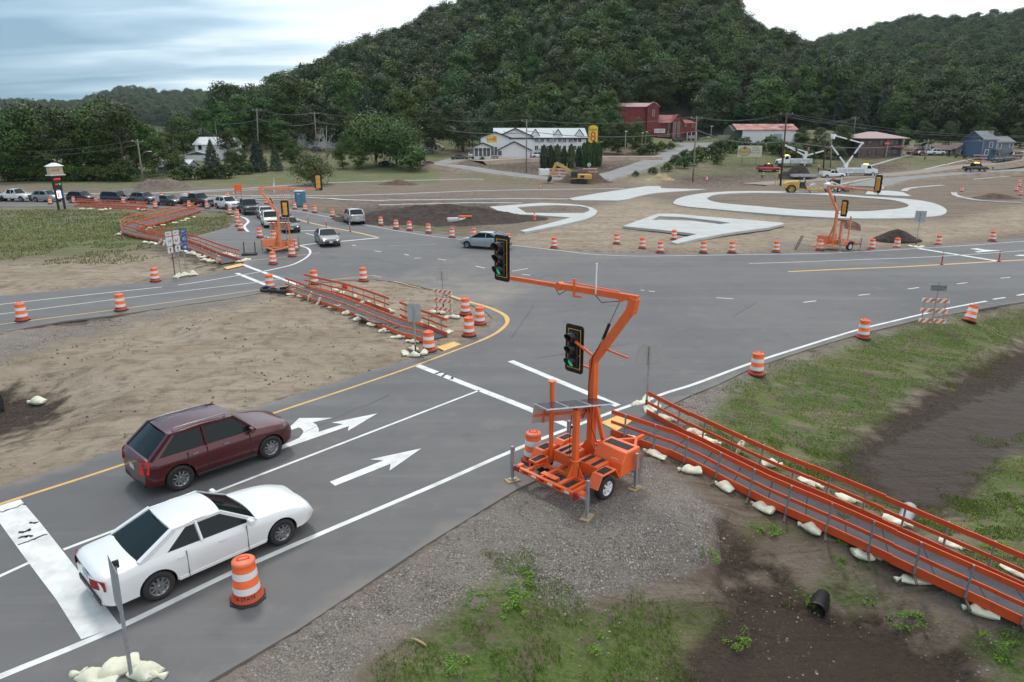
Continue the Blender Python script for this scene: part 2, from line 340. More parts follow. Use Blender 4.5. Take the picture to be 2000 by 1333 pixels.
def heights(x, y):
    x = np.asarray(x, float); y = np.asarray(y, float); sh = x.shape; x = x.ravel(); y = y.ravel()
    h = np.zeros_like(x)
    nr = (y < 110) & (np.abs(x) < 130)
    if nr.any():
        xn, yn = x[nr], y[nr]; s = _w[_n] + _w[_n + 1] * xn + _w[_n + 2] * yn
        for i in range(_n): s = s + _w[i] * tps((xn - cp[i, 0]) ** 2 + (yn - cp[i, 1]) ** 2)
        s = np.clip(s, -2.0, 0.15)
        fade = np.clip((100 - yn) / 25, 0, 1) * np.clip((120 - np.abs(xn)) / 40, 0, 1)
        h[nr] = s * fade
    far = np.interp(y, FARY, FARZ)
    far = far * np.clip((x + 260) / 180, 0.25, 1)
    far = far + 1.6 * np.clip((x - 70) / 40, 0, 1) * np.clip((y - 170) / 22, 0, 1)
    hA = hillf(x, y, RA, 266, 1.02, far); hB = hillf(x, y, RB, 700, 1.2, far); hC = hillf(x, y, RC, 340, 1.05, far)
    big = np.maximum(np.maximum(hA, hB), hC)
    h = np.where(y > 130, np.maximum(big, far), h)
    # small relief
    am = np.where(y < 110, np.where(x < -2, .16, .07), 0.10); h = h + am * fbm(x, y, 0.45, 5) * np.clip(y / 30, .5, 1)
    h = np.where(y > 240, h + 5.0 * fbm(x, y, 0.02, 3), h)
    (ax, ay), (bx, by) = G(1402, 992), G(1400, 1112, -.3); ex, ey = bx - ax, by - ay; Lc = math.hypot(ex, ey); ex /= Lc; ey /= Lc
    sa = (x - ax) * ex + (y - ay) * ey; dd = -(x - ax) * ey + (y - ay) * ex + .12 * fbm(x, y, 2.2, 3)
    h = h - .55 * np.clip(dd / .12, 0, 1) * np.exp(-np.maximum(dd, 0) / .8) * np.clip(sa / .4, 0, 1) * np.clip((Lc - sa) / .5, 0, 1)
    h = np.where((x > 2) & (y < 19), h + .10 * fbm(x, y, 1.7, 3) * np.clip((x - 2) / 3, 0, 1), h)
    sd = sdist(x[nr], y[nr], ASPH_ARR) if nr.any() else None
    if sd is not None:
        hn = h[nr]
        hn = np.where(sd > 0.0, -0.07, np.minimum(hn, -0.012 + np.clip(-sd - 0.1, 0, 3) * 0.10))
        h[nr] = hn
    return h.reshape(sh)
def hz(x, y): return float(heights(np.array([x]), np.array([y]))[0])
def GT(px, py):
    """where the line of sight through a picture point meets the ground"""
    z = 0.0
    x, y = G(px, py, 0.0)
    if y < 135 and y > 0:
        for _ in range(8):
            x, y = G(px, py, z); z = hz(x, y)
        return x, y, z
    d = ray(px, py); ys = np.concatenate([np.arange(100, 600, 1.0)])
    t = ys / d[1]; zr = CH + d[2] * t; hh = heights(d[0] * t, ys); k = np.argmax(zr <= hh)
    if zr[k] > hh[k]: k = len(ys) - 1
    return float(d[0] * t[k]), float(ys[k]), float(hh[k])

xs = [0.0]; 
def spaced(lo, hi, s0, s_g):
    a = [lo]
    while a[-1] < hi: a.append(a[-1] + s0); s0 *= s_g
    return a
xr = list(np.arange(0, 16, 0.13)); s = 0.13
while xr[-1] < 2600: s *= 1.028; xr.append(xr[-1] + s)
xl = list(np.arange(0, 16, 0.16)); s = 0.16
while xl[-1] < 2600: s *= 1.028; xl.append(xl[-1] + s)
XS = np.array([-v for v in xl[:0:-1]] + xr)
yr = list(np.arange(-8, 6, 0.5)) + list(np.arange(6, 26, 0.12)); s = 0.12
while yr[-1] < 2600: s *= 1.02; yr.append(yr[-1] + s)
YS = np.array(yr)
GX, GY = np.meshgrid(XS, YS); GZ = heights(GX, GY)
PX, PY, ZC = project(GX, GY, GZ)
def mask(polys, exclude_behind=True):
    m = np.full(GX.shape, -50.0)
    scale = ZC / CF
    for pl in polys:
        m = np.maximum(m, sdist(PX, PY, pl) * scale)
    m = np.where(GY < 3, -1.0, m)
    return m
GRASS = [[(1340, 840), (1385, 800), (1440, 748), (1600, 690), (1760, 640), (1860, 620), (2300, 560), (2700, 590), (2000, 660), (1820, 745), (1640, 880), (1600, 960), (1500, 915), (1420, 875)],
         [(1870, 1030), (1930, 900), (2000, 860), (2400, 800), (2600, 1200), (2100, 1180)],
         [(960, 1110), (1040, 1100), (1120, 1185), (1350, 1170), (1420, 1200), (1330, 1290), (1290, 1500), (500, 1600), (760, 1290), (850, 1225), (900, 1165)],
         [(1455, 1015), (1550, 1025), (1535, 1062), (1450, 1045)], [(1560, 1160), (1640, 1110), (1740, 1165), (1650, 1205)], [(1900, 1240), (2000, 1215), (2200, 1400), (1930, 1345)], [(1330, 840), (1420, 860), (1600, 950), (1560, 965), (1400, 890)], [(1600, 950), (1900, 1080), (2000, 1120), (1990, 1090), (1800, 1000)],
         [(-600, 408), (0, 408), (130, 404), (330, 412), (440, 414), (460, 432), (440, 447), (375, 464), (340, 470), (300, 484), (275, 492), (200, 500), (100, 507), (0, 507), (-700, 580)],
         [(365, 369), (500, 361), (700, 353), (830, 343), (850, 327), (880, 312), (930, 300), (860, 290), (700, 300), (400, 330), (-600, 335), (-600, 354), (0, 354), (130, 367), (260, 370)],
         [(890, 342), (960, 337), (1040, 349), (1060, 353), (950, 353)],
         [(1215, 352), (1280, 330), (1340, 300), (1400, 285), (1560, 285), (1690, 310), (1640, 322), (1560, 328), (1400, 327), (1340, 332), (1250, 346)],
         [(1690, 308), (1800, 300), (1960, 295), (2200, 300), (1920, 325), (1840, 332), (1760, 322)], [(1950, 331), (2100, 312), (2300, 330), (2000, 347)],
         [(640, 428), (720, 441), (800, 450), (900, 452), (860, 440), (740, 428), (660, 420)]]
SAND = [[(-800, 720), (0, 648), (250, 610), (450, 582), (600, 555), (720, 543), (860, 568), (965, 612), (965, 650), (840, 702), (655, 748), (500, 800), (240, 880), (0, 960), (-800, 1150)],
        [(-600, 600), (0, 585), (200, 562), (440, 532), (470, 520), (380, 500), (275, 492), (100, 507), (0, 510), (-600, 590)],
        [(960, 480), (1100, 420), (1250, 385), (1320, 400), (1560, 430), (1850, 432), (2000, 400), (2200, 430), (1850, 474), (1400, 496), (1100, 489)],
        [(1200, 352), (1280, 343), (1330, 352), (1270, 362)], [(1550, 350), (1640, 346), (1700, 345), (2000, 316), (2000, 322), (1750, 350), (1600, 358)]]
GRAV = [[(405, 1345), (590, 1230), (830, 1070), (1010, 960), (1195, 870), (1290, 905), (1390, 985), (1405, 1010), (1400, 1095), (1330, 1130), (1100, 1190), (960, 1150), (900, 1185), (700, 1300), (500, 1600), (250, 1600)],
        [(1262, 808), (1316, 786), (1410, 750), (1500, 712), (1485, 735), (1410, 790), (1385, 830), (1335, 832)],
        [(-300, 700), (0, 655), (240, 617), (450, 586), (505, 575), (510, 590), (300, 625), (150, 665), (0, 705), (-300, 760)], [(1480, 722), (1720, 648), (2000, 592), (2000, 600), (1720, 660), (1500, 735)], [(0, 428), (110, 424), (200, 420), (150, 438), (0, 442)], [(1500, 490), (1700, 486), (1690, 470), (1500, 475)]]
DARK = [[(1600, 935), (1640, 885), (1820, 752), (2000, 675), (2700, 610), (2700, 900), (2000, 870), (1890, 1000), (1800, 1035), (1700, 985)],
        [(1440, 1130), (1500, 1122), (1700, 1190), (1850, 1255), (2100, 1400), (1700, 1600), (1250, 1600), (1290, 1330), (1350, 1250)],
        [(-200, 775), (0, 765), (110, 765), (130, 800), (60, 850), (-100, 880)], [(1300, 350), (1450, 333), (1560, 338), (1500, 345), (1380, 356)], [(1390, 315), (1640, 318), (1760, 325), (1700, 335), (1400, 330)],
        [(1390, 1015), (1440, 1050), (1520, 1120), (1420, 1130), (1400, 1100)], [(860, 318), (1200, 322), (1290, 318), (1200, 345), (1000, 335)], [(640, 420), (760, 400), (960, 398), (980, 425), (900, 440), (720, 436)], [(420, 497), (300, 483), (345, 500), (430, 525), (470, 520)]]
WET = [[(1690, 900), (1850, 800), (2000, 740), (2700, 700), (2600, 860), (1960, 900), (1860, 990), (1760, 990)], [(1470, 1165), (1600, 1215), (1750, 1250), (1950, 1400), (1330, 1500), (1350, 1280)]]
mg, ms, mgr, md, mw = mask(GRASS), mask(SAND), mask(GRAV), mask(DARK), mask(WET)
mg = np.where((GY > 235), np.maximum(mg, 3.0), mg)
mg = np.where((GY > 150) & (PX < 860), np.maximum(mg, 2.0), mg); mg = np.where((GY > 170) & (PX > 1230) & (mg < 0) & (PX < 1700), 0.5, mg)
def enc(m, wdt): return np.clip(0.5 + m / (2 * wdt), 0, 1)
wd = np.clip(ZC * 0.03, 0.9, 8)
me = bpy.data.meshes.new('ground')
ny, nx = GX.shape
co = np.stack([GX, GY, GZ], -1).reshape(-1, 3)
idx = np.arange(ny * nx).reshape(ny, nx)
fc = np.stack([idx[:-1, :-1], idx[:-1, 1:], idx[1:, 1:], idx[1:, :-1]], -1).reshape(-1, 4)
def np_mesh(me, co, fc, smooth=True):
    k = fc.shape[1]
    me.vertices.add(len(co)); me.vertices.foreach_set('co', co.astype(np.float32).ravel())
    me.loops.add(fc.size); me.loops.foreach_set('vertex_index', fc.astype(np.int32).ravel())
    me.polygons.add(len(fc)); me.polygons.foreach_set('loop_start', np.arange(0, fc.size, k, dtype=np.int32)); me.polygons.foreach_set('loop_total', np.full(len(fc), k, np.int32))
    me.polygons.foreach_set('use_smooth', np.full(len(fc), smooth)); me.update(calc_edges=True)
np_mesh(me, co, fc)
def attr(me, name, a, b, c):
    at = me.color_attributes.new(name, 'FLOAT_COLOR', 'POINT')
    at.data.foreach_set('color', np.stack([a, b, c, np.ones_like(a)], -1).reshape(-1).astype(np.float32))
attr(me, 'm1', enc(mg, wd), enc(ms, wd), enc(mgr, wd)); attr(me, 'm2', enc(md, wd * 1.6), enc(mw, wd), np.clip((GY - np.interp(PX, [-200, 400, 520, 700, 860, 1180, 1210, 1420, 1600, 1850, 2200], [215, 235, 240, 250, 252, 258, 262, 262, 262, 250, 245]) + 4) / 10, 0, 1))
ground = link('ground', me); tag(ground, 'bare soil, grass and gravel ground of the construction site', 'ground', kind='structure')

def noise(t, vec, sc, det=6, rough=0.6, dist=0.0):
    n = nd(t, 'ShaderNodeTexNoise'); n.inputs['Scale'].default_value = sc; n.inputs['Detail'].default_value = det; n.inputs['Roughness'].default_value = rough; n.inputs['Distortion'].default_value = dist
    t.links.new(vec, n.inputs['Vector']); return n.outputs['Fac']
def mrange(t, v, a, b, c=0.0, d=1.0):
    m = nd(t, 'ShaderNodeMapRange'); t.links.new(v, m.inputs['Value']); m.inputs['From Min'].default_value = a; m.inputs['From Max'].default_value = b; m.inputs['To Min'].default_value = c; m.inputs['To Max'].default_value = d; return m.outputs[0]
def mixc(t, f, a, b, mode='MIX'):
    m = nd(t, 'ShaderNodeMix', data_type='RGBA', blend_type=mode)
    for s_, v in ((0, f), (6, a), (7, b)):
        if isinstance(v, (tuple, list)): m.inputs[s_].default_value = (*v[:3], 1)
        elif isinstance(v, (int, float)): m.inputs[s_].default_value = v
        else: t.links.new(v, m.inputs[s_])
    return m.outputs[2]
def math_(t, op, a, b=None):
    m = nd(t, 'ShaderNodeMath', operation=op)
    for i, v in enumerate((a, b)):
        if v is None: continue
        if isinstance(v, (int, float)): m.inputs[i].default_value = v
        else: t.links.new(v, m.inputs[i])
    return m.outputs[0]
gm = bpy.data.materials.new('soil_and_grass'); gm.use_nodes = True; t = gm.node_tree; bs = t.nodes['Principled BSDF']
gt = nd(t, 'ShaderNodeTexCoord').outputs['Object']
a1 = nd(t, 'ShaderNodeVertexColor', layer_name='m1'); a2 = nd(t, 'ShaderNodeVertexColor', layer_name='m2')
s1 = nd(t, 'ShaderNodeSeparateColor'); t.links.new(a1.outputs[0], s1.inputs[0]); s2 = nd(t, 'ShaderNodeSeparateColor'); t.links.new(a2.outputs[0], s2.inputs[0])
big = noise(t, gt, 0.25, 4); med_n = noise(t, gt, 1.3, 6); fine = noise(t, gt, 9, 5, .65); vf = noise(t, gt, 45, 3, .7)
mpn = nd(t, 'ShaderNodeMapping'); t.links.new(gt, mpn.inputs[0]); mpn.inputs['Rotation'].default_value = (0, 0, R(-12)); mpn.inputs['Scale'].default_value = (0.12, 1.3, 1)
streak = noise(t, mpn.outputs[0], 0.9, 6, .6, 1.2)
def blend(w, amp, n, lo=.42, hi=.58):
    return mrange(t, math_(t, 'ADD', w, math_(t, 'MULTIPLY', math_(t, 'SUBTRACT', n, .5), amp)), lo, hi)
soil = mixc(t, mrange(t, streak, .35, .65), (0.135, 0.098, 0.070), (0.245, 0.195, 0.150))
soil = mixc(t, mrange(t, med_n, .5, .8), soil, (0.115, 0.080, 0.056))
sand = mixc(t, mrange(t, big, .35, .65), (0.29, 0.225, 0.155), (0.38, 0.31, 0.235))
sand = mixc(t, mrange(t, med_n, .48, .7), sand, (0.185, 0.143, 0.10)); sand = mixc(t, mrange(t, streak, .55, .72), sand, (0.20, 0.158, 0.118)); sand = mixc(t, mrange(t, streak, .42, .30, 0, .7), sand, (0.42, 0.355, 0.275))
base = mixc(t, blend(s1.outputs[1], .9, med_n), soil, sand)
dark = mixc(t, mrange(t, fine, .35, .7), (0.030, 0.020, 0.014), (0.078, 0.055, 0.038))
base = mixc(t, blend(s2.outputs[0], .8, med_n, .38, .62), base, dark)
vor = nd(t, 'ShaderNodeTexVoronoi'); vor.inputs['Scale'].default_value = 27; t.links.new(gt, vor.inputs['Vector'])
vcol = nd(t, 'ShaderNodeSeparateColor'); t.links.new(vor.outputs['Color'], vcol.inputs[0])
grv = mixc(t, vcol.outputs[0], (0.20, 0.172, 0.148), (0.37, 0.335, 0.30)); grv = mixc(t, mrange(t, vor.outputs['Distance'], .3, .7), grv, (0.11, 0.09, 0.075)); grv = mixc(t, mrange(t, vcol.outputs[1], .95, .96), grv, (0.45, 0.43, 0.40))
grv = mixc(t, mrange(t, med_n, .4, .7, 0, .8), grv, (0.25, 0.212, 0.178)); grv = mixc(t, mrange(t, big, .45, .7, 0, .6), grv, (0.29, 0.25, 0.215))
base = mixc(t, blend(s1.outputs[2], .6, med_n), base, grv)
# a few loose stones everywhere
sv2 = nd(t, 'ShaderNodeTexVoronoi'); sv2.inputs['Scale'].default_value = 6; t.links.new(gt, sv2.inputs['Vector'])
base = mixc(t, math_(t, 'MULTIPLY', mrange(t, sv2.outputs['Distance'], .13, .09), .6), base, (0.33, 0.30, 0.27))
gr = mixc(t, mrange(t, fine, .3, .7), (0.048, 0.088, 0.016), (0.115, 0.175, 0.036)); gr = mixc(t, mrange(t, big, .42, .7), gr, (0.15, 0.165, 0.05)); gr = mixc(t, mrange(t, streak, .55, .7), gr, (0.21, 0.185, 0.09))
gmix = blend(s1.outputs[0], 1.5, med_n, .36, .70); hole = mrange(t, math_(t, 'ADD', math_(t, 'MULTIPLY', med_n, .55), math_(t, 'MULTIPLY', fine, .45)), .47, .58, 1.0, .15)
gfin = math_(t, 'MULTIPLY', gmix, hole)
base = mixc(t, gfin, base, gr)
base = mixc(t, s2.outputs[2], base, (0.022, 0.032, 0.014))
wet = blend(s2.outputs[1], .9, med_n, .45, .60)
base = mixc(t, math_(t, 'MULTIPLY', wet, .7), base, (0.052, 0.033, 0.021))
t.links.new(base, bs.inputs['Base Color'])
t.links.new(mrange(t, wet, 0, 1, .92, .55), bs.inputs['Roughness']); bs.inputs['Specular IOR Level'].default_value = 0.3
bp = nd(t, 'ShaderNodeBump'); bp.inputs['Strength'].default_value = 1.0; bp.inputs['Distance'].default_value = 0.22
hh = math_(t, 'ADD', math_(t, 'ADD', math_(t, 'MULTIPLY', med_n, 1.5), math_(t, 'MULTIPLY', fine, .45)), math_(t, 'ADD', math_(t, 'MULTIPLY', vf, .12), math_(t, 'MULTIPLY', streak, 1.2)))
t.links.new(hh, bp.inputs['Height']); t.links.new(bp.outputs[0], bs.inputs['Normal'])
me.materials.append(gm)

# ------------------------------------------------------------ asphalt
am_ = bpy.data.materials.new('asphalt'); am_.use_nodes = True; t = am_.node_tree; bs = t.nodes['Principled BSDF']
gt = nd(t, 'ShaderNodeTexCoord').outputs['Object']
n1 = noise(t, gt, .09, 4); n2 = noise(t, gt, .9, 6); n3 = noise(t, gt, 60, 3, .8)
mpr = nd(t, 'ShaderNodeMapping'); t.links.new(gt, mpr.inputs[0]); mpr.inputs['Rotation'].default_value = (0, 0, R(-46)); mpr.inputs['Scale'].default_value = (0.06, 1.0, 1)
st1 = noise(t, mpr.outputs[0], .8, 5, .6)
mpq = nd(t, 'ShaderNodeMapping'); t.links.new(gt, mpq.inputs[0]); mpq.inputs['Rotation'].default_value = (0, 0, R(-8)); mpq.inputs['Scale'].default_value = (0.05, 0.9, 1)
st2 = noise(t, mpq.outputs[0], .7, 5, .6)
sx = nd(t, 'ShaderNodeSeparateXYZ'); t.links.new(gt, sx.inputs[0])
nearf = mrange(t, sx.outputs['Y'], 24, 40)
stk = nd(t, 'ShaderNodeMix'); t.links.new(nearf, stk.inputs[0]); t.links.new(st1, stk.inputs[2]); t.links.new(st2, stk.inputs[3])
col = mixc(t, mrange(t, n1, .35, .65), (0.108, 0.106, 0.108), (0.148, 0.144, 0.142))
col = mixc(t, mrange(t, stk.outputs[0], .50, .78), col, (0.098, 0.096, 0.099)); col = mixc(t, mrange(t, stk.outputs[0], .46, .24), col, (0.17, 0.165, 0.158)); col = mixc(t, mrange(t, n2, .56, .72, 0, .5), col, (.085, .084, .086)); col = mixc(t, mrange(t, n2, .42, .28, 0, .5), col, (.19, .18, .165))
col = mixc(t, math_(t, 'MULTIPLY', mrange(t, n3, .45, .75), .45), col, (0.22, 0.21, 0.2)); col = mixc(t, math_(t, 'MULTIPLY', mrange(t, n3, .5, .25), .4), col, (0.05, 0.05, 0.05))
da = nd(t, 'ShaderNodeVertexColor', layer_name='dust'); ds = nd(t, 'ShaderNodeSeparateColor'); t.links.new(da.outputs[0], ds.inputs[0])
dm = mrange(t, math_(t, 'ADD', ds.outputs[0], math_(t, 'MULTIPLY', math_(t, 'SUBTRACT', n2, .5), .8)), .40, .95)
col = mixc(t, math_(t, 'MULTIPLY', dm, .85), col, (0.30, 0.255, 0.205))
t.links.new(col, bs.inputs['Base Color']); bs.inputs['Roughness'].default_value = .82; bs.inputs['Specular IOR Level'].default_value = .35
bp = nd(t, 'ShaderNodeBump'); bp.inputs['Strength'].default_value = .25; bp.inputs['Distance'].default_value = .01; t.links.new(n3, bp.inputs['Height']); t.links.new(bp.outputs[0], bs.inputs['Normal'])
# mesh: grid points kept inside the outline so that dust can be painted where sand has been tracked
bm = bmesh.new(); vs = [bm.verts.new((x, y, 0)) for x, y in ASPH]
tri = geometry.tessellate_polygon([[Vector((x, y, 0)) for x, y in ASPH]])
for a, b, c in tri:
    try: bm.faces.new((vs[a], vs[b], vs[c]))
    except ValueError: pass
for _ in range(6):
    es = [e_ for e_ in bm.edges if e_.calc_length() > max(1.6, 0.06 * (e_.verts[0].co.length + e_.verts[1].co.length) / 2)]
    if not es: break
    bmesh.ops.subdivide_edges(bm, edges=es, cuts=1); bmesh.ops.triangulate(bm, faces=bm.faces[:])
for f in bm.faces:
    f.normal_update()
    if f.normal.z < 0: f.normal_flip()
edge_vs = [v for v in bm.verts if v.is_boundary]
bnd = [e_ for e_ in bm.edges if e_.is_boundary]
ext = bmesh.ops.extrude_edge_only(bm, edges=bnd)
for g in ext['geom']:
    if isinstance(g, bmesh.types.BMVert): g.co.z = -0.09
bmesh.ops.recalc_face_normals(bm, faces=bm.faces[:])
rme = bpy.data.meshes.new('road'); bm.to_mesh(rme); bm.free()
rc = np.zeros(len(rme.vertices) * 3, np.float32); rme.vertices.foreach_get('co', rc); rc = rc.reshape(-1, 3)
sd_ = sdist(rc[:, 0], rc[:, 1], ASPH)
rpx, rpy, _ = project(rc[:, 0], rc[:, 1], 0 * rc[:, 0])
dust = np.clip(0.55 - sd_ / 3.0, 0, .6)
for pl, amt, soft in (([(620, 545), (850, 520), (1100, 545), (1000, 600), (960, 650), (900, 590), (850, 565)], .75, 40), ([(1000, 478), (1150, 480), (1350, 497), (1150, 530), (950, 540), (800, 530), (860, 480)], .5, 30), ([(960, 660), (1000, 600), (985, 640)], .6, 20), ([(1010, 955), (1192, 868), (1110, 850), (900, 960), (700, 1100)], .5, 45), ([(820, 700), (960, 655), (990, 620), (1010, 640), (880, 700)], .5, 15)):
    dust = np.maximum(dust, amt * np.clip(0.5 + sdist(rpx, rpy, pl) / (2 * soft), 0, 1))
attr(rme, 'dust', dust, dust, dust)
rme.materials.append(am_)
road = link('road', rme); tag(road, 'grey asphalt of the signalled road junction', 'road', kind='structure')

# ------------------------------------------------------------ painted lines
M_wl = mat('road_paint_white', (0.66, 0.66, 0.64), .6, var=.12, vscale=2.5, dirt=.5, dirtcol=(.30, .29, .27))
M_yl = mat('road_paint_yellow', (0.62, 0.36, 0.10), .6, var=.12, vscale=2.5, dirt=.5, dirtcol=(.34, .25, .13))
def catmull(P, sub=6):
    out = []
    for i in range(len(P) - 1):
        p0 = P[max(i - 1, 0)]; p1 = P[i]; p2 = P[i + 1]; p3 = P[min(i + 2, len(P) - 1)]
        for k in range(sub):
            u = k / sub
            out.append(tuple(.5 * (2 * p1[j] + (p2[j] - p0[j]) * u + (2 * p0[j] - 5 * p1[j] + 4 * p2[j] - p3[j]) * u * u + (3 * p1[j] - p0[j] - 3 * p2[j] + p3[j]) * u ** 3) for j in range(len(p1))))
    return out + [tuple(P[-1])]
def strip_pts(P, wdt):
    L = []; Rr = []
    for i, p in enumerate(P):
        a = P[max(i - 1, 0)]; b = P[min(i + 1, len(P) - 1)]; dx_, dy_ = b[0] - a[0], b[1] - a[1]; l = math.hypot(dx_, dy_) or 1
        wd_ = wdt[i] if isinstance(wdt, (list, tuple)) else wdt
        nx_, ny_ = -dy_ / l * wd_ / 2, dx_ / l * wd_ / 2
        L.append((p[0] + nx_, p[1] + ny_)); Rr.append((p[0] - nx_, p[1] - ny_))
    return L, Rr
def strip(mb, P, wdt, z=0.004):
    L, Rr = strip_pts(P, wdt); n = len(P)
    mb.add([(x, y, z) for x, y in L] + [(x, y, z) for x, y in Rr], [(n + i, n + i + 1, i + 1, i) for i in range(n - 1)])
wl = MB(); yl = MB()
for pts, wdt in (([(-260, 1245), (58, 1099)], .11), ([(124, 1074), (430, 958), (936, 763)], .11), ([(-120, 1375), (0, 1322), (227, 1228), (499, 1098), (844, 950), (980, 890), (1080, 849), (1218, 797), (1265, 782), (1300, 768), (1358, 750), (1461, 712), (1560, 680), (1671, 646), (1760, 624), (1846, 604), (1927, 588.5)], .17),
                 ([(1940, 585), (1963, 581.5)], .17), ([(1986, 577.5), (2030, 570)], .17), ([(815, 714), (936, 761), (1020, 794), (1122, 836)], .32), ([(997, 705.5), (1207, 793)], .32),
                 ([(731, 490), (744, 492.3)], .12), ([(688, 479), (695, 480.6)], .14), ([(790, 497), (798, 499)], .14), ([(809, 505), (822, 504.5)], .14), ([(855, 506), (871, 509)], .12), ([(929, 520), (947, 524)], .12), ([(1000, 530), (1031, 525)], .12), ([(1020, 536), (1036, 538)], .12), ([(1251, 567), (1259, 567.6)], .12), ([(1267, 569), (1279, 570)], .12),
                 ([(1399, 582), (1432, 584)], .12), ([(1569, 591), (1594, 588)], .12), ([(1677, 577.3), (1699, 574.7)], .12), ([(1773, 565), (1795, 562)], .12), ([(1869, 555), (1889, 552.5)], .12), ([(1954, 544), (1973, 542)], .12), ([(2030, 534), (2050, 532)], .12),
                 ([(725, 442), (775, 451), (850, 462.5), (915, 469.5), (1000, 479), (1125, 493.5), (1165, 497.5), (1240, 500.6), (1317, 500), (1387, 499), (1475, 497.5), (1550, 496.5), (1620, 495), (1700, 491), (1804, 485), (1900, 479), (2000, 471.5), (2150, 459)], .12),
                 ([(560, 409), (625, 421), (665, 430), (725, 442)], .12), ([(1463, 515), (1550, 512.5), (1694, 507), (1800, 503), (1900, 497), (2000, 490), (2150, 479)], .12), ([(1795, 486), (1953, 511)], .5), ([(585, 480), (617, 476), (669, 471.5), (740, 465)], .35), ([(597, 456), (617, 461)], .15), ([(517, 462), (540, 470)], .12), ([(585, 452), (600, 451), (632, 451)], .3),
                 ([(585, 480), (600, 485), (606, 492), (600, 502), (575, 516), (540, 525), (517, 530)], .2), ([(517, 530), (462, 539), (400, 549.5), (347, 557.3)], .12), ([(316, 561), (160, 577.5), (0, 595), (-200, 617)], .12), ([(500, 552), (250, 582), (0, 614), (-200, 640)], .1), ([(500, 552), (560, 544)], .08),
                 ([(472, 516), (500, 527), (582, 556)], .32), ([(462, 534), (490, 545), (520, 557)], .32), ([(450, 421), (475, 425), (485, 433), (477, 443), (485, 453)], .3), ([(760, 480), (850, 478)], .05)):
    strip(wl, catmull(W(pts), 5) if len(pts) > 2 else W(pts), wdt)
# thick bar with cracks across it
bar = [(0, 988), (40, 976), (80, 1023), (122, 1076), (180, 1150), (234, 1222), (159, 1250), (110, 1172), (58, 1103), (0, 1023), (-30, 984)]
def flat(mb, pl, z=0.004):
    P = W(pl); mb.add([(x, y, z) for x, y in P], [tuple(range(len(P)))])
flat(wl, bar, .008)
Z = lambda L, ox=530, oy=790, s_=6.0606: [(ox + a / s_, oy + b / s_) for a, b in L]
flat(wl, Z([(690, 920), (1325, 668), (1170, 655), (1777, 524), (1400, 788), (1410, 708), (755, 968)]), .008)
flat(wl, Z([(75, 515), (330, 400), (370, 350), (380, 320), (355, 290), (325, 276), (145, 340), (330, 165), (725, 163), (490, 216), (540, 250), (562, 300), (560, 330), (850, 238), (715, 220), (1255, 110), (905, 320), (918, 260), (95, 545)]), .008)
for o_ in ((1894, 486, 1.0), (1979, 498, -1)):
    pass
flat(wl, [(1894, 486.5), (1908, 485.5), (1925, 488.5), (1957, 489.5), (1910, 493.5), (1903, 492), (1918, 490)], .008)
flat(wl, [(1981, 500), (1990, 498), (2040, 499), (2040, 501), (1995, 500.5)], .008)
M_crack = mat('tar_crack', (.03, .03, .032), .7)
lines = wl.build('road_marking', M_wl); tag(lines, 'white painted lane lines, stop bars and arrows on the asphalt', 'road marking', kind='structure')
for pts, wdt in (([(-160, 1037), (0, 985), (173, 930), (350, 871), (530, 809), (670, 763), (763, 731.5), (811, 714.5), (868, 693), (933, 668), (967, 652), (986, 637), (991, 626), (983, 614), (952, 600), (920, 591), (878, 577.5)], [.13] * 46 + [.2] * 14 + [.26] * 30),
                 ([(555, 421), (600, 434), (650, 445.5), (700, 455), (737, 464)], .3), ([(1540, 531), (1662, 525.5), (1752, 522), (1860, 516), (2000, 508), (2150, 499)], .3), ([(500, 567), (250, 602), (0, 634), (-200, 660)], .12), ([(500, 567), (582, 556)], .1),
                 ([(647, 547), (728, 538.5)], .1), ([(728, 538.5), (745, 542)], .1), ([(770, 550), (822, 563)], .1), ([(482, 510), (560, 502), (625, 494)], .12)):
    P = catmull(W(pts), 5) if len(pts) > 2 else W(pts)
    if isinstance(wdt, list): wdt = [wdt[min(i, len(wdt) - 1)] for i in range(len(P))]
    strip(yl, P, wdt)
ylo = yl.build('yellow_road_marking', M_yl); tag(ylo, 'yellow painted edge and centre lines on the asphalt', 'road marking', kind='structure')
ck = MB()
def zig(a, b, wdt, seed):
    r_ = random.Random(seed); A = G(*a); B = G(*b); n = 9
    P = [(A[0] + (B[0] - A[0]) * i / n + r_.uniform(-.05, .05), A[1] + (B[1] - A[1]) * i / n + r_.uniform(-.05, .05)) for i in range(n + 1)]
    strip(ck, P, [wdt * r_.uniform(.5, 1.3) for _ in P], .012)
zig((0, 1002), (49, 985), .06, 1); zig((34, 1066), (94, 1043), .07, 2); zig((38, 1042), (58, 1036), .12, 3); zig((40, 1050), (60, 1049), .09, 4); zig((55, 1023), (75, 1022), .08, 5)
zig((852, 731), (862, 727), .12, 6); zig((864, 736), (872, 731), .12, 7); zig((880, 742), (886, 737), .10, 8)
for a, b, wd0, sd0 in (((560, 860), (760, 772), .018, 11), ((1050, 700), (1230, 672), .02, 13), ((1090, 610), (1210, 596), .025, 14), ((1430, 620), (1480, 590), .02, 16), ((700, 500), (800, 520), .03, 17), ((1000, 660), (1040, 600), .02, 21)): zig(a, b, wd0, sd0)
cko = ck.build('road_crack', M_crack); tag(cko, 'dark cracks and tar seams in the asphalt', 'road crack', kind='structure')

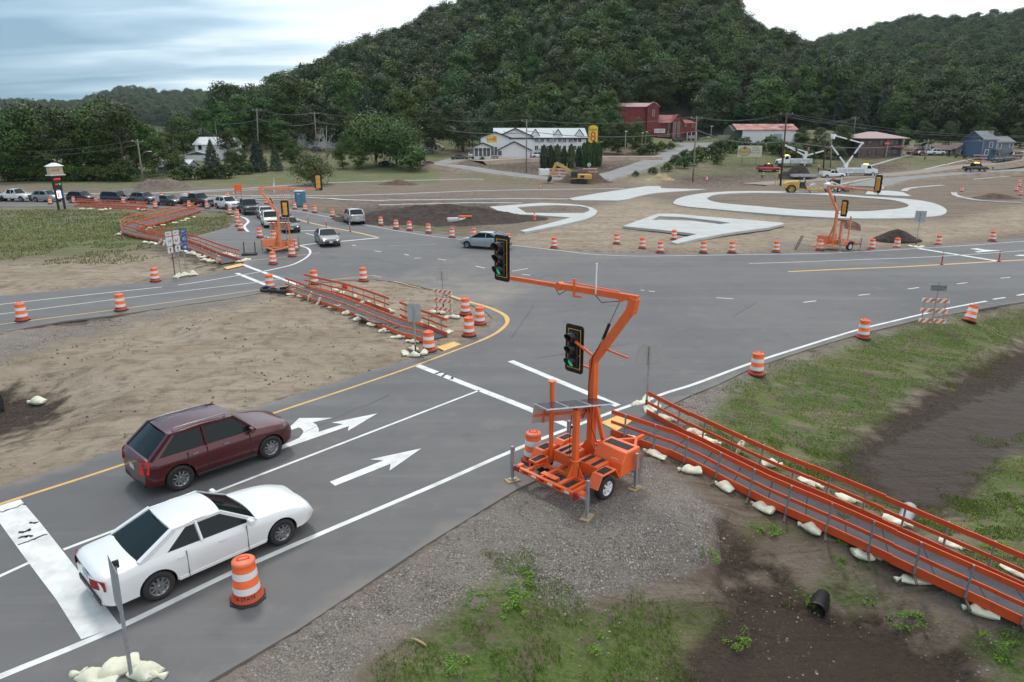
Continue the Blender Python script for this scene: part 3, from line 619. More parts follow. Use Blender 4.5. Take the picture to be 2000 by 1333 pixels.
# ------------------------------------------------------------ new concrete of the roundabout
M_conc = mat('new_concrete', (0.44, 0.45, 0.44), .8, var=.1, vscale=.6, bump=.1, dirt=.4, dirtcol=(.36, .32, .27))
M_conc2 = mat('kerb_concrete', (0.40, 0.40, 0.385), .8, var=.1, vscale=.8, dirt=.35, dirtcol=(.28, .23, .18))
def slab(name, label, outer, inner=None, h=.15, m=M_conc):
    loops = [[Vector((*G(a, b, h), h)) for a, b in outer]] + ([[Vector((*G(a, b, h), h)) for a, b in inner]] if inner else [])
    loops = [[Vector(p) for p in L] for L in loops]
    flatv = [p for L in loops for p in L]; tri = geometry.tessellate_polygon(loops)
    mb = MB(); mb.add(flatv, [tuple(t_) for t_ in tri])
    for L in loops:
        n = len(L); mb.add([(p.x, p.y, h) for p in L] + [(p.x, p.y, -.1) for p in L], [(i, (i + 1) % n, n + (i + 1) % n, n + i) for i in range(n)])
    o = mb.build(name, m); return tag(o, label, 'concrete kerb', kind='structure')
def smoothp(L, s_=4):
    P = catmull(L + [L[0]], s_); return P[:-1]
slab('roundabout_kerb', 'white concrete ring of the unfinished roundabout', smoothp([(1315, 396), (1322, 389), (1345, 382), (1385, 376.5), (1440, 373.8), (1500, 373.5), (1560, 375), (1620, 378), (1700, 384), (1760, 388), (1805, 393), (1835, 401), (1849, 411), (1843, 419), (1820, 423), (1770, 426), (1700, 427), (1640, 426), (1560, 422), (1480, 416), (1400, 409), (1345, 404), (1318, 399)], 3),
     smoothp([(1380, 387.5), (1395, 381), (1430, 378), (1480, 376.8), (1550, 378.2), (1620, 381.5), (1690, 386.5), (1740, 390.5), (1765, 396), (1775, 402), (1760, 407), (1720, 411), (1680, 413), (1620, 412), (1550, 409), (1480, 403), (1420, 398), (1390, 393)], 3))
slab('splitter_island', 'white concrete splitter island with a soil middle left of the roundabout', [(956, 404), (1035, 398), (1060, 396.5), (1110, 398.5), (1137, 401), (1157, 406), (1167, 412), (1163, 420), (1145, 428), (1090, 441), (1025, 453), (1016, 451), (1075, 436), (1115, 425), (1040, 420), (987, 418)], [(1010, 405), (1050, 402), (1085, 401), (1130, 402.5), (1148, 406), (1152, 411), (1140, 417), (1080, 416.5), (1028, 416)])
slab('splitter_slab', 'white concrete slab with a slot, nearest the junction', [(1216, 442), (1285, 417.5), (1320, 418), (1400, 425), (1495, 432.5), (1525, 435), (1532, 437.5), (1500, 445), (1425, 455), (1370, 465), (1322, 476), (1310, 472.5), (1335, 464), (1362, 457.5), (1290, 449)], [(1272, 430), (1287, 422.5), (1330, 424), (1395, 431), (1428, 436), (1405, 438), (1350, 431.5), (1290, 430)])
slab('concrete_apron', 'white concrete apron behind the splitter island', [(1110, 388), (1160, 379), (1220, 370), (1262, 364), (1289, 364), (1292, 368), (1380, 370), (1325, 374), (1282, 377), (1250, 382.5), (1228, 389), (1205, 392), (1120, 391)])
slab('corner_slab', 'white concrete slab behind the right end of the roundabout', [(1696, 372), (1740, 373), (1764, 375.5), (1780, 383.5), (1740, 382), (1690, 379.5)])
def kerb(pts, wdt=.7, h=.14, curve=True, label='pale concrete kerb'):
    P = catmull([G(a, b, h) for a, b in pts], 5) if curve and len(pts) > 2 else [G(a, b, h) for a, b in pts]
    L, Rr = strip_pts(P, wdt); n = len(P); mb = MB()
    zs = [max(0.0, hz(x, y)) for x, y in P]
    mb.add([(x, y, h + zs[i]) for i, (x, y) in enumerate(L)] + [(x, y, h + zs[i]) for i, (x, y) in enumerate(Rr)] + [(x, y, -.3 + zs[i]) for i, (x, y) in enumerate(L)] + [(x, y, -.3 + zs[i]) for i, (x, y) in enumerate(Rr)],
           [(n + i, n + i + 1, i + 1, i) for i in range(n - 1)] + [(2 * n + i, i, i + 1, 2 * n + i + 1) for i in range(n - 1)] + [(n + i, 3 * n + i, 3 * n + i + 1, n + i + 1) for i in range(n - 1)] + [(0, 2 * n, 3 * n, n), (n - 1, 2 * n - 1, 4 * n - 1, 3 * n - 1)])
    o = mb.build('kerb', M_conc2); return tag(o, label, 'concrete kerb', kind='structure')
kerb([(-200, 378), (0, 377), (250, 379), (420, 371.5), (500, 367), (575, 362.5), (700, 357.5), (900, 354), (945, 354)], 1.2)
kerb([(375, 376), (430, 373.5), (520, 370)], .8); kerb([(357, 380), (375, 376)], 1.2); kerb([(357, 382), (400, 386), (500, 386), (575, 386), (640, 388)], .9)
kerb([(400, 382), (520, 382.5), (650, 382.5), (775, 379), (900, 374), (1000, 371.5), (1100, 370), (1220, 369)], .9)
kerb([(640, 388), (712, 392), (800, 391), (900, 389.5), (1000, 388.5), (1110, 389)], 1.1); kerb([(0, 381), (200, 386), (400, 388.5), (560, 391)], .6)
kerb([(740, 400), (820, 399), (900, 397), (1020, 396.5)], .9)
kerb([(1640, 361.5), (1670, 357), (1707, 352.5), (1775, 347.5), (1880, 341.5), (2000, 334.5)], .8); kerb([(1696, 343.5), (1760, 339), (1842, 332), (1890, 328)], .8); kerb([(1721, 369), (1726, 362.5), (1745, 358), (1797, 354)], .9)
kerb([(1766, 374), (1770, 370), (1785, 366.5), (1809, 364.5), (1842, 362.5)], 1.1); kerb([(1863, 376), (1866, 381), (1880, 386), (1910, 391), (1950, 394), (1995, 396)], .9); kerb([(1900, 354), (1960, 351), (2050, 346)], .6)
# ------------------------------------------------------------ side roads laid over the rising ground
M_side = mat('old_side_road', (0.21, 0.205, 0.20), .85, var=.15, vscale=.3, dirt=.5, dirtcol=(.28, .25, .21))
def draped(name, label, pts, wdt, m=M_side, lift=.10):
    P = catmull([GT(a, b)[:2] for a, b in pts], 10); L, Rr = strip_pts(P, wdt); n = len(P); K = 4; mb = MB(); vs = []
    for j in range(K + 1):
        for i in range(n):
            x = L[i][0] + (Rr[i][0] - L[i][0]) * j / K; y = L[i][1] + (Rr[i][1] - L[i][1]) * j / K; vs.append((x, y, 0))
    zz_ = heights(np.array([v[0] for v in vs]), np.array([v[1] for v in vs])) + lift
    for i in range(n):
        zc_ = max(zz_[j * n + i] for j in range(K + 1))
        for j in range(K + 1): zz_[j * n + i] = zc_
    vs = [(v[0], v[1], zz_[i]) for i, v in enumerate(vs)]
    mb.add(vs, [(j * n + i, (j + 1) * n + i, (j + 1) * n + i + 1, j * n + i + 1) for j in range(K) for i in range(n - 1)], True)
    mb.m = 1; LL, RR = strip_pts(P, wdt + 5)
    for E_, Q_, k_ in ((LL, L, 0), (RR, Rr, K)): mb.add([(q[0], q[1], zz_[k_ * n + i] - .004) for i, q in enumerate(Q_)] + [(q[0], q[1], zz_[k_ * n + i] - 1.0) for i, q in enumerate(E_)], [(i, i + 1, n + i + 1, n + i) for i in range(n - 1)], True)
    o = mb.build(name, [m, mat('verge_soil', (.19, .145, .11), .95, var=.3, vscale=.6)]); return tag(o, label, 'side road', kind='structure')
draped('side_road', 'grey side road climbing to the red mill', [(1150, 356), (1190, 345), (1240, 330), (1285, 314), (1320, 300), (1350, 291)], 7.5)
draped('mill_yard', 'pale yard in front of the red mill', [(1330, 298), (1360, 286), (1400, 283)], 12)
draped('side_road', 'grey drive running in front of the white motel', [(840, 324), (880, 327), (920, 332), (980, 340), (1040, 348), (1100, 352), (1180, 352)], 7)
draped('side_road', 'grey drive climbing left of the white motel', [(845, 325), (870, 319), (890, 313), (905, 311)], 6)
draped('side_road', 'haul road past the bucket trucks', [(1470, 362), (1560, 355), (1640, 349), (1720, 345), (1800, 338), (1870, 331), (1930, 324), (2000, 314), (2060, 308)], 6, mat('haul_road', (.25, .215, .175), .9, dirt=.4))
draped('side_road', 'new grey roadway running right from the roundabout', [(1690, 366), (1740, 353), (1800, 347), (1900, 341), (2000, 336), (2100, 330)], 7)
draped('motel_yard', 'tan gravel forecourt of the white motel', [(930, 318), (1000, 314), (1080, 312), (1200, 309), (1290, 310)], 9, mat('tan_gravel', (.34, .26, .20), .9, var=.25, vscale=2))
# ============================================================ vegetation
def leafmat(name, c1, c2, rough=.55, yellow=0.0):
    m = bpy.data.materials.new(name); m.use_nodes = True; t = m.node_tree; b = t.nodes['Principled BSDF']
    at = nd(t, 'ShaderNodeVertexColor', layer_name='leaf'); sp = nd(t, 'ShaderNodeSeparateColor'); t.links.new(at.outputs[0], sp.inputs[0])
    oi = nd(t, 'ShaderNodeObjectInfo')
    c = mixc(t, sp.outputs[0], c1, c2); c = mixc(t, mrange(t, oi.outputs['Random'], .0, 1, 0, .55), c, (c1[0] * .7 + yellow * .05, c1[1] * .8 + yellow * .03, c1[2] * .8))
    hs = nd(t, 'ShaderNodeHueSaturation'); t.links.new(c, hs.inputs['Color']); r2 = math_(t, 'FRACT', math_(t, 'MULTIPLY', oi.outputs['Random'], 7.13))
    t.links.new(mrange(t, r2, 0, 1, .58, 1.5), hs.inputs['Value']); r3 = math_(t, 'FRACT', math_(t, 'MULTIPLY', oi.outputs['Random'], 23.7)); t.links.new(mrange(t, r3, 0, 1, .475, .525), hs.inputs['Hue']); hs.inputs['Saturation'].default_value = 1.1
    t.links.new(hs.outputs[0], b.inputs['Base Color']); b.inputs['Roughness'].default_value = rough; b.inputs['Specular IOR Level'].default_value = .25
    return m
L_broad = leafmat('broad_leaves', (0.014, 0.038, 0.009), (0.054, 0.106, 0.022), yellow=.6)
L_pine = leafmat('needles', (0.016, 0.034, 0.020), (0.036, 0.062, 0.032))
L_light = leafmat('pale_leaves', (0.040, 0.066, 0.028), (0.085, 0.118, 0.050))
L_arb = leafmat('arborvitae_leaves', (0.018, 0.045, 0.014), (0.045, 0.085, 0.025))
L_olive = leafmat('olive_leaves', (0.055, 0.062, 0.018), (0.10, 0.105, 0.035))
L_grass = leafmat('grass_blades', (0.07, 0.125, 0.018), (0.16, 0.24, 0.045))
L_dry = leafmat('dry_grass', (0.20, 0.19, 0.07), (0.36, 0.31, 0.15))
M_bark = mat('bark', (.11, .085, .065), .9, var=.3, vscale=4, bump=.4, bscale=12)
M_deadb = mat('dead_bark', (.27, .235, .21), .9, var=.2, vscale=4)
def leaves_mesh(name, P, N, size, shade, m, rs_, quad=True):
    """one small leaf card per point P, roughly facing N"""
    n = len(P); r = rs_.normal(size=(n, 3)); Nn = N + r * .42; Nn /= np.linalg.norm(Nn, axis=1)[:, None] + 1e-9
    a = np.cross(Nn, rs_.normal(size=(n, 3))); a /= np.linalg.norm(a, axis=1)[:, None] + 1e-9; b = np.cross(Nn, a)
    s_ = size * rs_.uniform(.6, 1.25, n)[:, None]
    if quad: V = np.stack([P - a * s_, P - b * s_ * .6, P + a * s_, P + b * s_ * .6], 1).reshape(-1, 3); k = 4
    else: V = np.stack([P - a * s_, P + a * s_, P + b * s_ * 1.4], 1).reshape(-1, 3); k = 3
    me_ = bpy.data.meshes.new(name); np_mesh(me_, V, np.arange(n * k).reshape(n, k), False)
    sh = np.repeat(np.clip(shade, 0, 1), k); attr(me_, 'leaf', sh, sh, sh); me_.materials.append(m); return me_
def crown_points(rs_, kind, h, wr, n, clumps):
    P = []; N = []; S = []
    if kind in ('round', 'spread', 'bush', 'tall'):
        z0 = {'round': .04, 'spread': .22, 'bush': .0, 'tall': .0}[kind] * h
        per = n // clumps
        for i in range(clumps):
            while True:
                u = rs_.uniform(-1, 1, 3)
                if np.linalg.norm(u) < 1: break
            u *= (np.linalg.norm(u) ** -.35)
            u = np.clip(u, -1, 1); sx_ = 1.0
            zz_ = (u[2] + 1) / 2
            prof = math.sqrt(max(.08, 1 - (abs(zz_ - .42) / .62) ** 2.2)) if kind != 'spread' else math.sqrt(max(.1, 1 - (abs(zz_ - .62) / .62) ** 2))
            c = np.array([u[0] * wr * .78 * prof, u[1] * wr * .78 * prof, z0 + zz_ * (h - z0) * .9])
            r = wr * rs_.uniform(.26, .46) * (.8 if kind == 'tall' else 1)
            d = rs_.normal(size=(per, 3)); d /= np.linalg.norm(d, axis=1)[:, None]; d[:, 2] = np.where(rs_.rand(per) < .8, np.abs(d[:, 2]), d[:, 2])
            rr = r * rs_.uniform(.55, 1.12, per)[:, None]
            P.append(c + d * rr * np.array([1.05, 1.05, .95])); N.append(d + [0, 0, .25] + c * [.35 / wr, .35 / wr, 0]); S.append(np.clip(rs_.uniform(.15, .85) + rs_.uniform(-.2, .25, per), 0, 1))
    elif kind == 'cone':
        t_ = rs_.beta(1.1, 1.6, n); z_ = .04 * h + t_ * .96 * h; layer = .80 + .25 * np.abs(np.sin(z_ * 3.2 + rs_.uniform(0, 6)))
        a = rs_.uniform(0, 2 * math.pi, n); lob = 1 + .18 * np.sin(a * 5 + z_ * 2.0) + .08 * np.sin(a * 9 - z_ * 3)
        r = wr * (1 - t_) ** .85 * layer * lob * rs_.uniform(.7, 1.05, n) + .1
        P.append(np.stack([r * np.cos(a), r * np.sin(a), z_ - r * .18], 1)); N.append(np.stack([np.cos(a), np.sin(a), np.full(n, .5)], 1)); S.append(rs_.uniform(.1, .9, n))
    elif kind == 'column':
        t_ = rs_.uniform(0, 1, n); z_ = t_ * h; a = rs_.uniform(0, 2 * math.pi, n)
        r = wr * np.minimum(1, (1 - t_) * 2.8) ** .55 * np.minimum(1, .75 + t_) * (1 + .1 * np.sin(a * 7 + z_ * 1.2)) * rs_.uniform(.85, 1.03, n)
        P.append(np.stack([r * np.cos(a), r * np.sin(a), z_], 1)); N.append(np.stack([np.cos(a), np.sin(a), np.full(n, .6)], 1)); S.append(rs_.uniform(.1, .9, n))
    return np.concatenate(P), np.concatenate(N), np.concatenate(S)
def trunk_mesh(h, r, rs_, limbs=6, wr=3.0, top=.8, dead=False):
    mb = MB(); b = [(0, 0, -.4), (0, 0, h * .15), (rs_.uniform(-.15, .15) * wr * .3, rs_.uniform(-.15, .15) * wr * .3, h * .45), (rs_.uniform(-.3, .3), rs_.uniform(-.3, .3), h * top)]
    mb.tube(b, [r * 1.3, r, r * .75, r * .25], 7)
    for i in range(limbs):
        a = 6.283 * i / limbs + rs_.uniform(-.4, .4); z0 = h * rs_.uniform(.25, .6); L_ = wr * rs_.uniform(.6, .9); rise = rs_.uniform(.5, 1.1) * L_
        p0 = (0, 0, z0); p1 = (math.cos(a) * L_ * .5, math.sin(a) * L_ * .5, z0 + rise * .55); p2 = (math.cos(a) * L_, math.sin(a) * L_, z0 + rise)
        mb.tube([p0, p1, p2], [r * .5, r * .33, r * .12], 5)
        if dead:
            for k in range(4):
                a2 = a + rs_.uniform(-1, 1); q = [p1[j] + (p2[j] - p1[j]) * k / 4 for j in range(3)]; l2 = L_ * rs_.uniform(.25, .5)
                mb.tube([q, (q[0] + math.cos(a2) * l2, q[1] + math.sin(a2) * l2, q[2] + l2 * rs_.uniform(.4, 1.1))], [r * .18, r * .06], 4)
    return mb
PROTO = {}
def proto(key, kind, h, wr, n, clumps, m, size, tr=.22, seed=1, trunk=True):
    rs_ = np.random.RandomState(seed); P, N, S = crown_points(rs_, kind, h, wr, n, clumps)
    PROTO[key] = (leaves_mesh('crown', P, N, size, S, m, rs_, quad=True), trunk_mesh(h, tr, rs_, 6 if kind in ('round', 'spread', 'tall') else 0, wr, .75 if kind != 'cone' else .9).mesh('trunk', M_bark) if trunk else None)
for i in range(5): proto('b%d' % i, 'round' if i % 2 else 'tall', 14.5, 5.4, 6500, 34 + 5 * i, L_broad, .27, .2, 10 + i)
proto('w0', 'tall', 13, 5.2, 5200, 40, L_light, .24, .25, 31); proto('s0', 'spread', 11, 8.5, 7500, 60, L_broad, .25, .35, 41)
proto('c0', 'cone', 11, 3.6, 2600, 1, L_pine, .30, .18, 51); proto('c1', 'cone', 14, 3.4, 2600, 1, L_pine, .30, .18, 52)
proto('a0', 'column', 7.5, 1.25, 4200, 1, L_arb, .17, .1, 61); proto('a1', 'column', 7.0, 1.15, 4000, 1, L_arb, .17, .1, 62)
proto('bu', 'bush', 3.0, 2.6, 1600, 16, L_broad, .20, .1, 71, True); proto('bo', 'bush', 6.5, 4.6, 5200, 60, L_olive, .20, .15, 72, True); proto('bl', 'bush', 3.0, 2.6, 1500, 16, L_light, .2, .1, 73, True)
used_p = {}
def _no(): pass
def tree(key, x, y, s_, label, cat='tree', name='leafy_tree', group=None, z=None, sz=None):
    cr_, tr_ = PROTO[key]
    r = thing(name, label, cat, (x, y, hz(x, y) if z is None else z), random.Random(int(x * 31 + y * 17)).uniform(0, 6.28), group)
    r.scale = (s_, s_, sz or s_)
    o = link('crown', cr_, r)
    if tr_: link('trunk', tr_, r)
    return r
# hillside wood: the nearest trees one by one, the rest as one mass
rs2 = np.random.RandomState(77); pts = []
def scatter(x0, x1, y0, y1, sp, cond):
    gx_, gy_ = np.meshgrid(np.arange(x0, x1, sp), np.arange(y0, y1, sp)); gx_ = gx_.ravel() + rs2.uniform(-.42, .42, gx_.size) * sp; gy_ = gy_.ravel() + rs2.uniform(-.42, .42, gy_.size) * sp
    h_ = heights(gx_, gy_); px_, py_, zc_ = project(gx_, gy_, h_ + 8)
    k = (px_ > -160) & (px_ < 2160) & (py_ > -260) & cond(gx_, gy_, px_, h_)
    return np.stack([gx_[k], gy_[k], h_[k]], 1)
def lowline(px_): return np.interp(px_, [-200, 400, 520, 700, 860, 1180, 1210, 1420, 1600, 1850, 2200], [215, 235, 240, 250, 252, 258, 262, 262, 262, 250, 245])
F1 = scatter(-230, 560, 225, 490, 9.2, lambda x, y, p, h: (y > lowline(p)) & (p > 430) & ~((p > 1195) & (p < 1375) & (y < 284)) & ~((p > 1405) & (p < 1565) & (y < 262)))
F2 = scatter(150, 900, 490, 880, 10.5, lambda x, y, p, h: p > 1430)
F3 = scatter(-1500, -420, 1000, 1640, 17, lambda x, y, p, h: p < 560)
def occ(F, lim=700):
    """drop trees wholly hidden on the far side of the crest"""
    a = F[:, 0] / F[:, 1]; el = (F[:, 2] + 14 - CH) / F[:, 1]; keep = np.ones(len(F), bool); order = np.argsort(F[:, 1]); best = {}
    for i in order:
        k = int(a[i] * 60)
        if el[i] < best.get(k, -9) - .05: keep[i] = False
        best[k] = max(best.get(k, -9), el[i] - 14 / F[i, 1])
    return F[keep]
F1 = occ(F1); F2 = occ(F2)
F1 = F1[np.argsort(F1[:, 1])]
rf = random.Random(4)
NIND = 265
for i in range(min(NIND, len(F1))):
    x_, y_, z_ = F1[i]; k = rf.choice(['b0', 'b1', 'b2', 'b3', 'b4', 'b1', 'b4', 'w0', 'c1'] if rf.random() < .5 else ['b0', 'b1', 'b2', 'b3', 'b4'])
    nm = {'w': 'pale_tree', 'c': 'conifer_tree'}.get(k[0], 'leafy_tree')
    lb = {'w': 'pale grey-green tree standing in the dense wood at the foot of the hill', 'c': 'dark conifer standing among leafy trees at the foot of the hill'}.get(k[0], 'dark green leafy tree in the front rows of the dense hillside wood')
    s_ = rf.uniform(.95, 1.65); tree(k, x_, y_, s_, lb, name=nm, group={'w': 'pale trees of the wood', 'c': 'conifers of the wood'}.get(k[0], 'leafy trees in the front of the wood'), z=z_ - .3, sz=s_ * rf.uniform(.85, 1.15))
REST = np.concatenate([F1[NIND:], F2, F3])
fm = bpy.data.meshes.new('forest'); fm.vertices.add(len(REST)); fm.vertices.foreach_set('co', REST.astype(np.float32).ravel()); fm.update()
fo = link('forest', fm); tag(fo, 'dense green wood covering the hills', 'forest', kind='stuff')
ng = bpy.data.node_groups.new('forest', 'GeometryNodeTree'); ng.interface.new_socket('Geometry', in_out='INPUT', socket_type='NodeSocketGeometry'); ng.interface.new_socket('Geometry', in_out='OUTPUT', socket_type='NodeSocketGeometry')
gi = ng.nodes.new('NodeGroupInput'); go = ng.nodes.new('NodeGroupOutput'); jn = ng.nodes.new('GeometryNodeJoinGeometry')
crowns = [o for o in bpy.data.objects if o.name.startswith('crown')]
byme = {}
for o in crowns: byme.setdefault(o.data.name, o)
keys = ['b0', 'b1', 'b2', 'b3', 'b4', 'w0']; picks = [byme[PROTO[k][0].name] for k in keys if PROTO[k][0].name in byme]
g2i = ng.nodes.new('GeometryNodeGeometryToInstance')
iop = ng.nodes.new('GeometryNodeInstanceOnPoints'); ng.links.new(gi.outputs[0], iop.inputs['Points'])
gti = ng.nodes.new('GeometryNodeJoinGeometry')
for pk in reversed(picks[:5] + picks[:3]):
    oi_ = ng.nodes.new('GeometryNodeObjectInfo'); oi_.inputs['Object'].default_value = pk; oi_.inputs['As Instance'].default_value = True; oi_.transform_space = 'ORIGINAL'
    ng.links.new(oi_.outputs['Geometry'], gti.inputs[0])
ng.links.new(gti.outputs[0], iop.inputs['Instance']); iop.inputs['Pick Instance'].default_value = True
rv = ng.nodes.new('FunctionNodeRandomValue'); rv.data_type = 'FLOAT_VECTOR'; rv.inputs['Min'].default_value = (0, 0, 0); rv.inputs['Max'].default_value = (0.08, 0.08, 6.28); ng.links.new(rv.outputs[0], iop.inputs['Rotation'])
pos = ng.nodes.new('GeometryNodeInputPosition'); sxy = ng.nodes.new('ShaderNodeSeparateXYZ'); ng.links.new(pos.outputs[0], sxy.inputs[0])
mr_ = ng.nodes.new('ShaderNodeMapRange'); ng.links.new(sxy.outputs[1], mr_.inputs['Value']); mr_.inputs['From Min'].default_value = 480; mr_.inputs['From Max'].default_value = 1300; mr_.inputs['To Min'].default_value = 1.0; mr_.inputs['To Max'].default_value = 1.3
rv2 = ng.nodes.new('FunctionNodeRandomValue'); rv2.data_type = 'FLOAT'; rv2.inputs[2].default_value = .9; rv2.inputs[3].default_value = 1.7; rv2.inputs['Seed'].default_value = 3
mu = ng.nodes.new('ShaderNodeMath'); mu.operation = 'MULTIPLY'; ng.links.new(mr_.outputs[0], mu.inputs[0]); ng.links.new(rv2.outputs[1], mu.inputs[1]); ng.links.new(mu.outputs[0], iop.inputs['Scale'])
ng.links.new(iop.outputs[0], go.inputs[0])
md_ = fo.modifiers.new('forest', 'NODES'); md_.node_group = ng
# named trees in the middle distance: key, px, py(base), scale, label
TR = [('b1', 60, 352, 1.25, 'broad dark tree at the far left behind the price sign'), ('b3', 15, 356, 1.2, 'dark tree cut by the left edge of the picture'), ('b0', 118, 352, 1.35, 'tall dark tree with a rounded top left of the price sign'), ('b4', 165, 350, 1.3, 'dark tree just right of the price sign'), ('b2', 205, 348, 1.45, 'tall dark tree with ragged tops, second from the leaning pole'), ('b1', 245, 350, 1.3, 'wide dark green tree behind the leaning wooden pole'), ('b4', 300, 345, 1.0, 'mid green tree right of the leaning wooden pole'), ('b0', 335, 338, .9, 'bushy tree left of the white house with the grey roof'),
      ('b3', 90, 338, 1.2, 'dark tree behind the hedge at the far left'), ('b2', 270, 338, 1.2, 'dark tree in the second row behind the leaning wooden pole'), ('b0', 20, 336, 1.15, 'dark tree in the second row at the far left edge'), ('b4', 150, 338, 1.15, 'dark tree in the second row behind the price sign'), ('b3', 215, 336, 1.2, 'dark tree in the second row left of the leaning pole'),
      ('c0', 418, 348, 1.1, 'dark blue-green spruce in front of the white house with the grey roof'), ('c0', 505, 336, 1.15, 'dark spruce, left one of the touching pair'), ('c1', 540, 334, .95, 'dark spruce, right one of the touching pair'), ('b3', 574, 328, .82, 'small dark tree with a bare stem right of the spruces'),
      ('b2', 555, 312, 1.0, 'olive green tree in front of the white house with the brown roof'), ('s0', 735, 325, .95, 'wide spreading tree shading the parked cars'), ('s0', 775, 328, .8, 'spreading tree right beside the widest one'), ('b4', 700, 332, .75, 'yellow-green bushy tree left of the spreading tree'), ('b1', 670, 330, .6, 'low leafy tree beside the bare grey tree'),
      ('w0', 905, 298, 1.2, 'pale silvery tree left of the white motel'), ('w0', 955, 290, 1.15, 'pale silvery tree behind the left end of the white motel'), ('b3', 1010, 286, 1.05, 'fresh green tree behind the white motel roof'), ('b0', 1070, 284, 1.0, 'green tree behind the middle of the motel'), ('b4', 1115, 286, 1.05, 'green tree behind the yellow motel sign'),
      ('b0', 1170, 300, 1.15, 'dark tree right of the yellow motel sign'), ('b2', 1205, 302, 1.2, 'large dark tree left of the red mill'), ('b3', 1240, 300, 1.2, 'large leafy tree covering the left wall of the red mill'), ('b1', 1195, 288, 1.1, 'tree standing behind the bare lamp posts'), ('b4', 1262, 296, .9, 'leafy tree below the white banner of the red mill'), ('b0', 1150, 290, 1.0, 'dark tree just behind the yellow motel sign'),
      ('b1', 440, 300, 1.15, 'green tree above the white house with the grey roof'), ('b0', 478, 295, 1.35, 'tall tree standing against the sky left of the hill'), ('b4', 400, 300, 1.0, 'green tree on the skyline above the grey roof'), ('b3', 520, 292, 1.2, 'dark tree on the skyline left of the hill'), ('b2', 560, 285, 1.5, 'big rounded tree at the left foot of the hill'), ('b3', 360, 312, 1.0, 'dark tree below the far hill'), ('b1', 450, 312, .8, 'yellow-green tree behind the white house with the grey roof'),
      ('b4', 600, 290, 1.0, 'tree behind the white house with the brown roof'), ('c1', 720, 295, 1.2, 'tall grey-green conifer left of the motel'), ('c1', 745, 293, 1.1, 'tall conifer right beside the tallest one'), ('b1', 790, 296, 1.2, 'rounded tree above the tan pole'), ('b3', 845, 300, 1.0, 'tree behind the wooden garden fence'), ('b2', 660, 295, 1.1, 'green tree behind the spreading tree'), ('b0', 690, 300, .9, 'dark tree between the conifers and the bare tree'), ('b2', 470, 330, .7, 'low green tree between the white house and the spruces'), ('b3', 455, 333, .5, 'small shrubby tree right of the white house porch'),
      ('b3', 1640, 306, .8, 'rounded tree left of the brown brick building'), ('b0', 1600, 300, .85, 'bushy tree behind the bucket trucks'), ('b2', 1560, 302, .8, 'leafy tree right of the long red-roofed shed'), ('b4', 1800, 295, .9, 'dark tree right of the brown brick building'), ('b1', 1850, 296, 1.0, 'dark tree above the parked white trucks'), ('b3', 1905, 300, .95, 'dark leaning tree in front of the low tan house'), ('b0', 1935, 296, 1.0, 'dark tree left of the blue house'), ('b2', 1990, 290, 1.1, 'dark tree behind the blue house'), ('b4', 1760, 292, 1.0, 'dark tree rising behind the brown roof')]
TOPY = [200,210,186,205,184,200,222,245,200,212,212,192,188,271,264,272,268,218,230,245,268,275,178,185,190,195,195,200,226,232,212,252,205,195,167,195,180,143,218,250,190,175,178,170,200,185,205,280,290,238,240,238,225,235,245,240,225,238]
HT = dict(b0=15.3, b1=14, b2=15.3, b3=14, b4=15.3, w0=13.5, s0=10.5, c0=11, c1=14)
for (k, px, py, s_, lb), ty in zip(TR, TOPY):
    x_, y_, z_ = GT(px, py); sv_ = (atY(px, ty, y_).z - z_) / HT[k]; tree(k, x_, y_, sv_ * (.95 if k != 's0' else 1.0), lb, sz=sv_, name='conifer_tree' if k[0] == 'c' else ('pale_tree' if k[0] == 'w' else 'leafy_tree'), z=z_ - .2)
SH = [('bo', 612, 362, .72, 'large round olive shrub standing alone beside the pale kerb'), ('bu', 803, 334, 1.25, 'dense round green shrub in front of the parked cars'), ('bu', 940, 0, 0, '')]
for k, px, py, s_, lb in SH[:2]:
    x_, y_, z_ = GT(px, py); tree(k, x_, y_, s_ * (1.35 if k == 'bo' else 1.6), lb, 'shrub', 'shrub', z=z_)
HG = []
for i, px in enumerate(range(10, 270, 13)): HG.append((px, 354 + (i % 2), 1.0, 'dark green hedge shrub behind the price sign'))
for i, (px, py, s_) in enumerate([(398, 350, 1.0), (380, 352, .9), (440, 350, .9), (465, 342, .9), (345, 355, .9), (360, 352, 1.0), (480, 340, .8)]): HG.append((px, py, s_, 'green shrub at the foot of the spruce by the white house'))
for i, (px, py, s_) in enumerate([(1340, 314, 1.0), (1360, 316, 1.1), (1385, 312, 1.2), (1405, 305, 1.3), (1425, 300, 1.3), (1450, 297, 1.2), (1480, 300, 1.2), (1515, 302, 1.3), (1535, 306, 1.3), (1560, 308, 1.3), (1585, 308, 1.3), (1610, 310, 1.3), (1635, 312, 1.2), (1320, 322, .9), (1330, 330, .8), (1300, 336, .7), (1275, 341, .6), (1350, 325, .9), (1400, 322, .8), (1240, 345, .4), (1575, 318, .9), (1550, 312, 1.2), (1500, 296, 1.3), (1430, 290, 1.2)]): HG.append((px, py, s_, 'green bush on the overgrown slope around the cream billboard'))
for i, (px, py, s_) in enumerate([(1255, 304, 1.0), (1275, 302, 1.0), (1292, 296, .9), (1310, 293, .7)]): HG.append((px, py, s_, 'bush between the lamp posts and the red mill'))
gn = {'dark green hedge shrub behind the price sign': 'hedge shrubs at the far left', 'green shrub at the foot of the spruce by the white house': 'shrubs by the white house', 'green bush on the overgrown slope around the cream billboard': 'bushes around the billboard', 'bush between the lamp posts and the red mill': 'bushes left of the mill'}
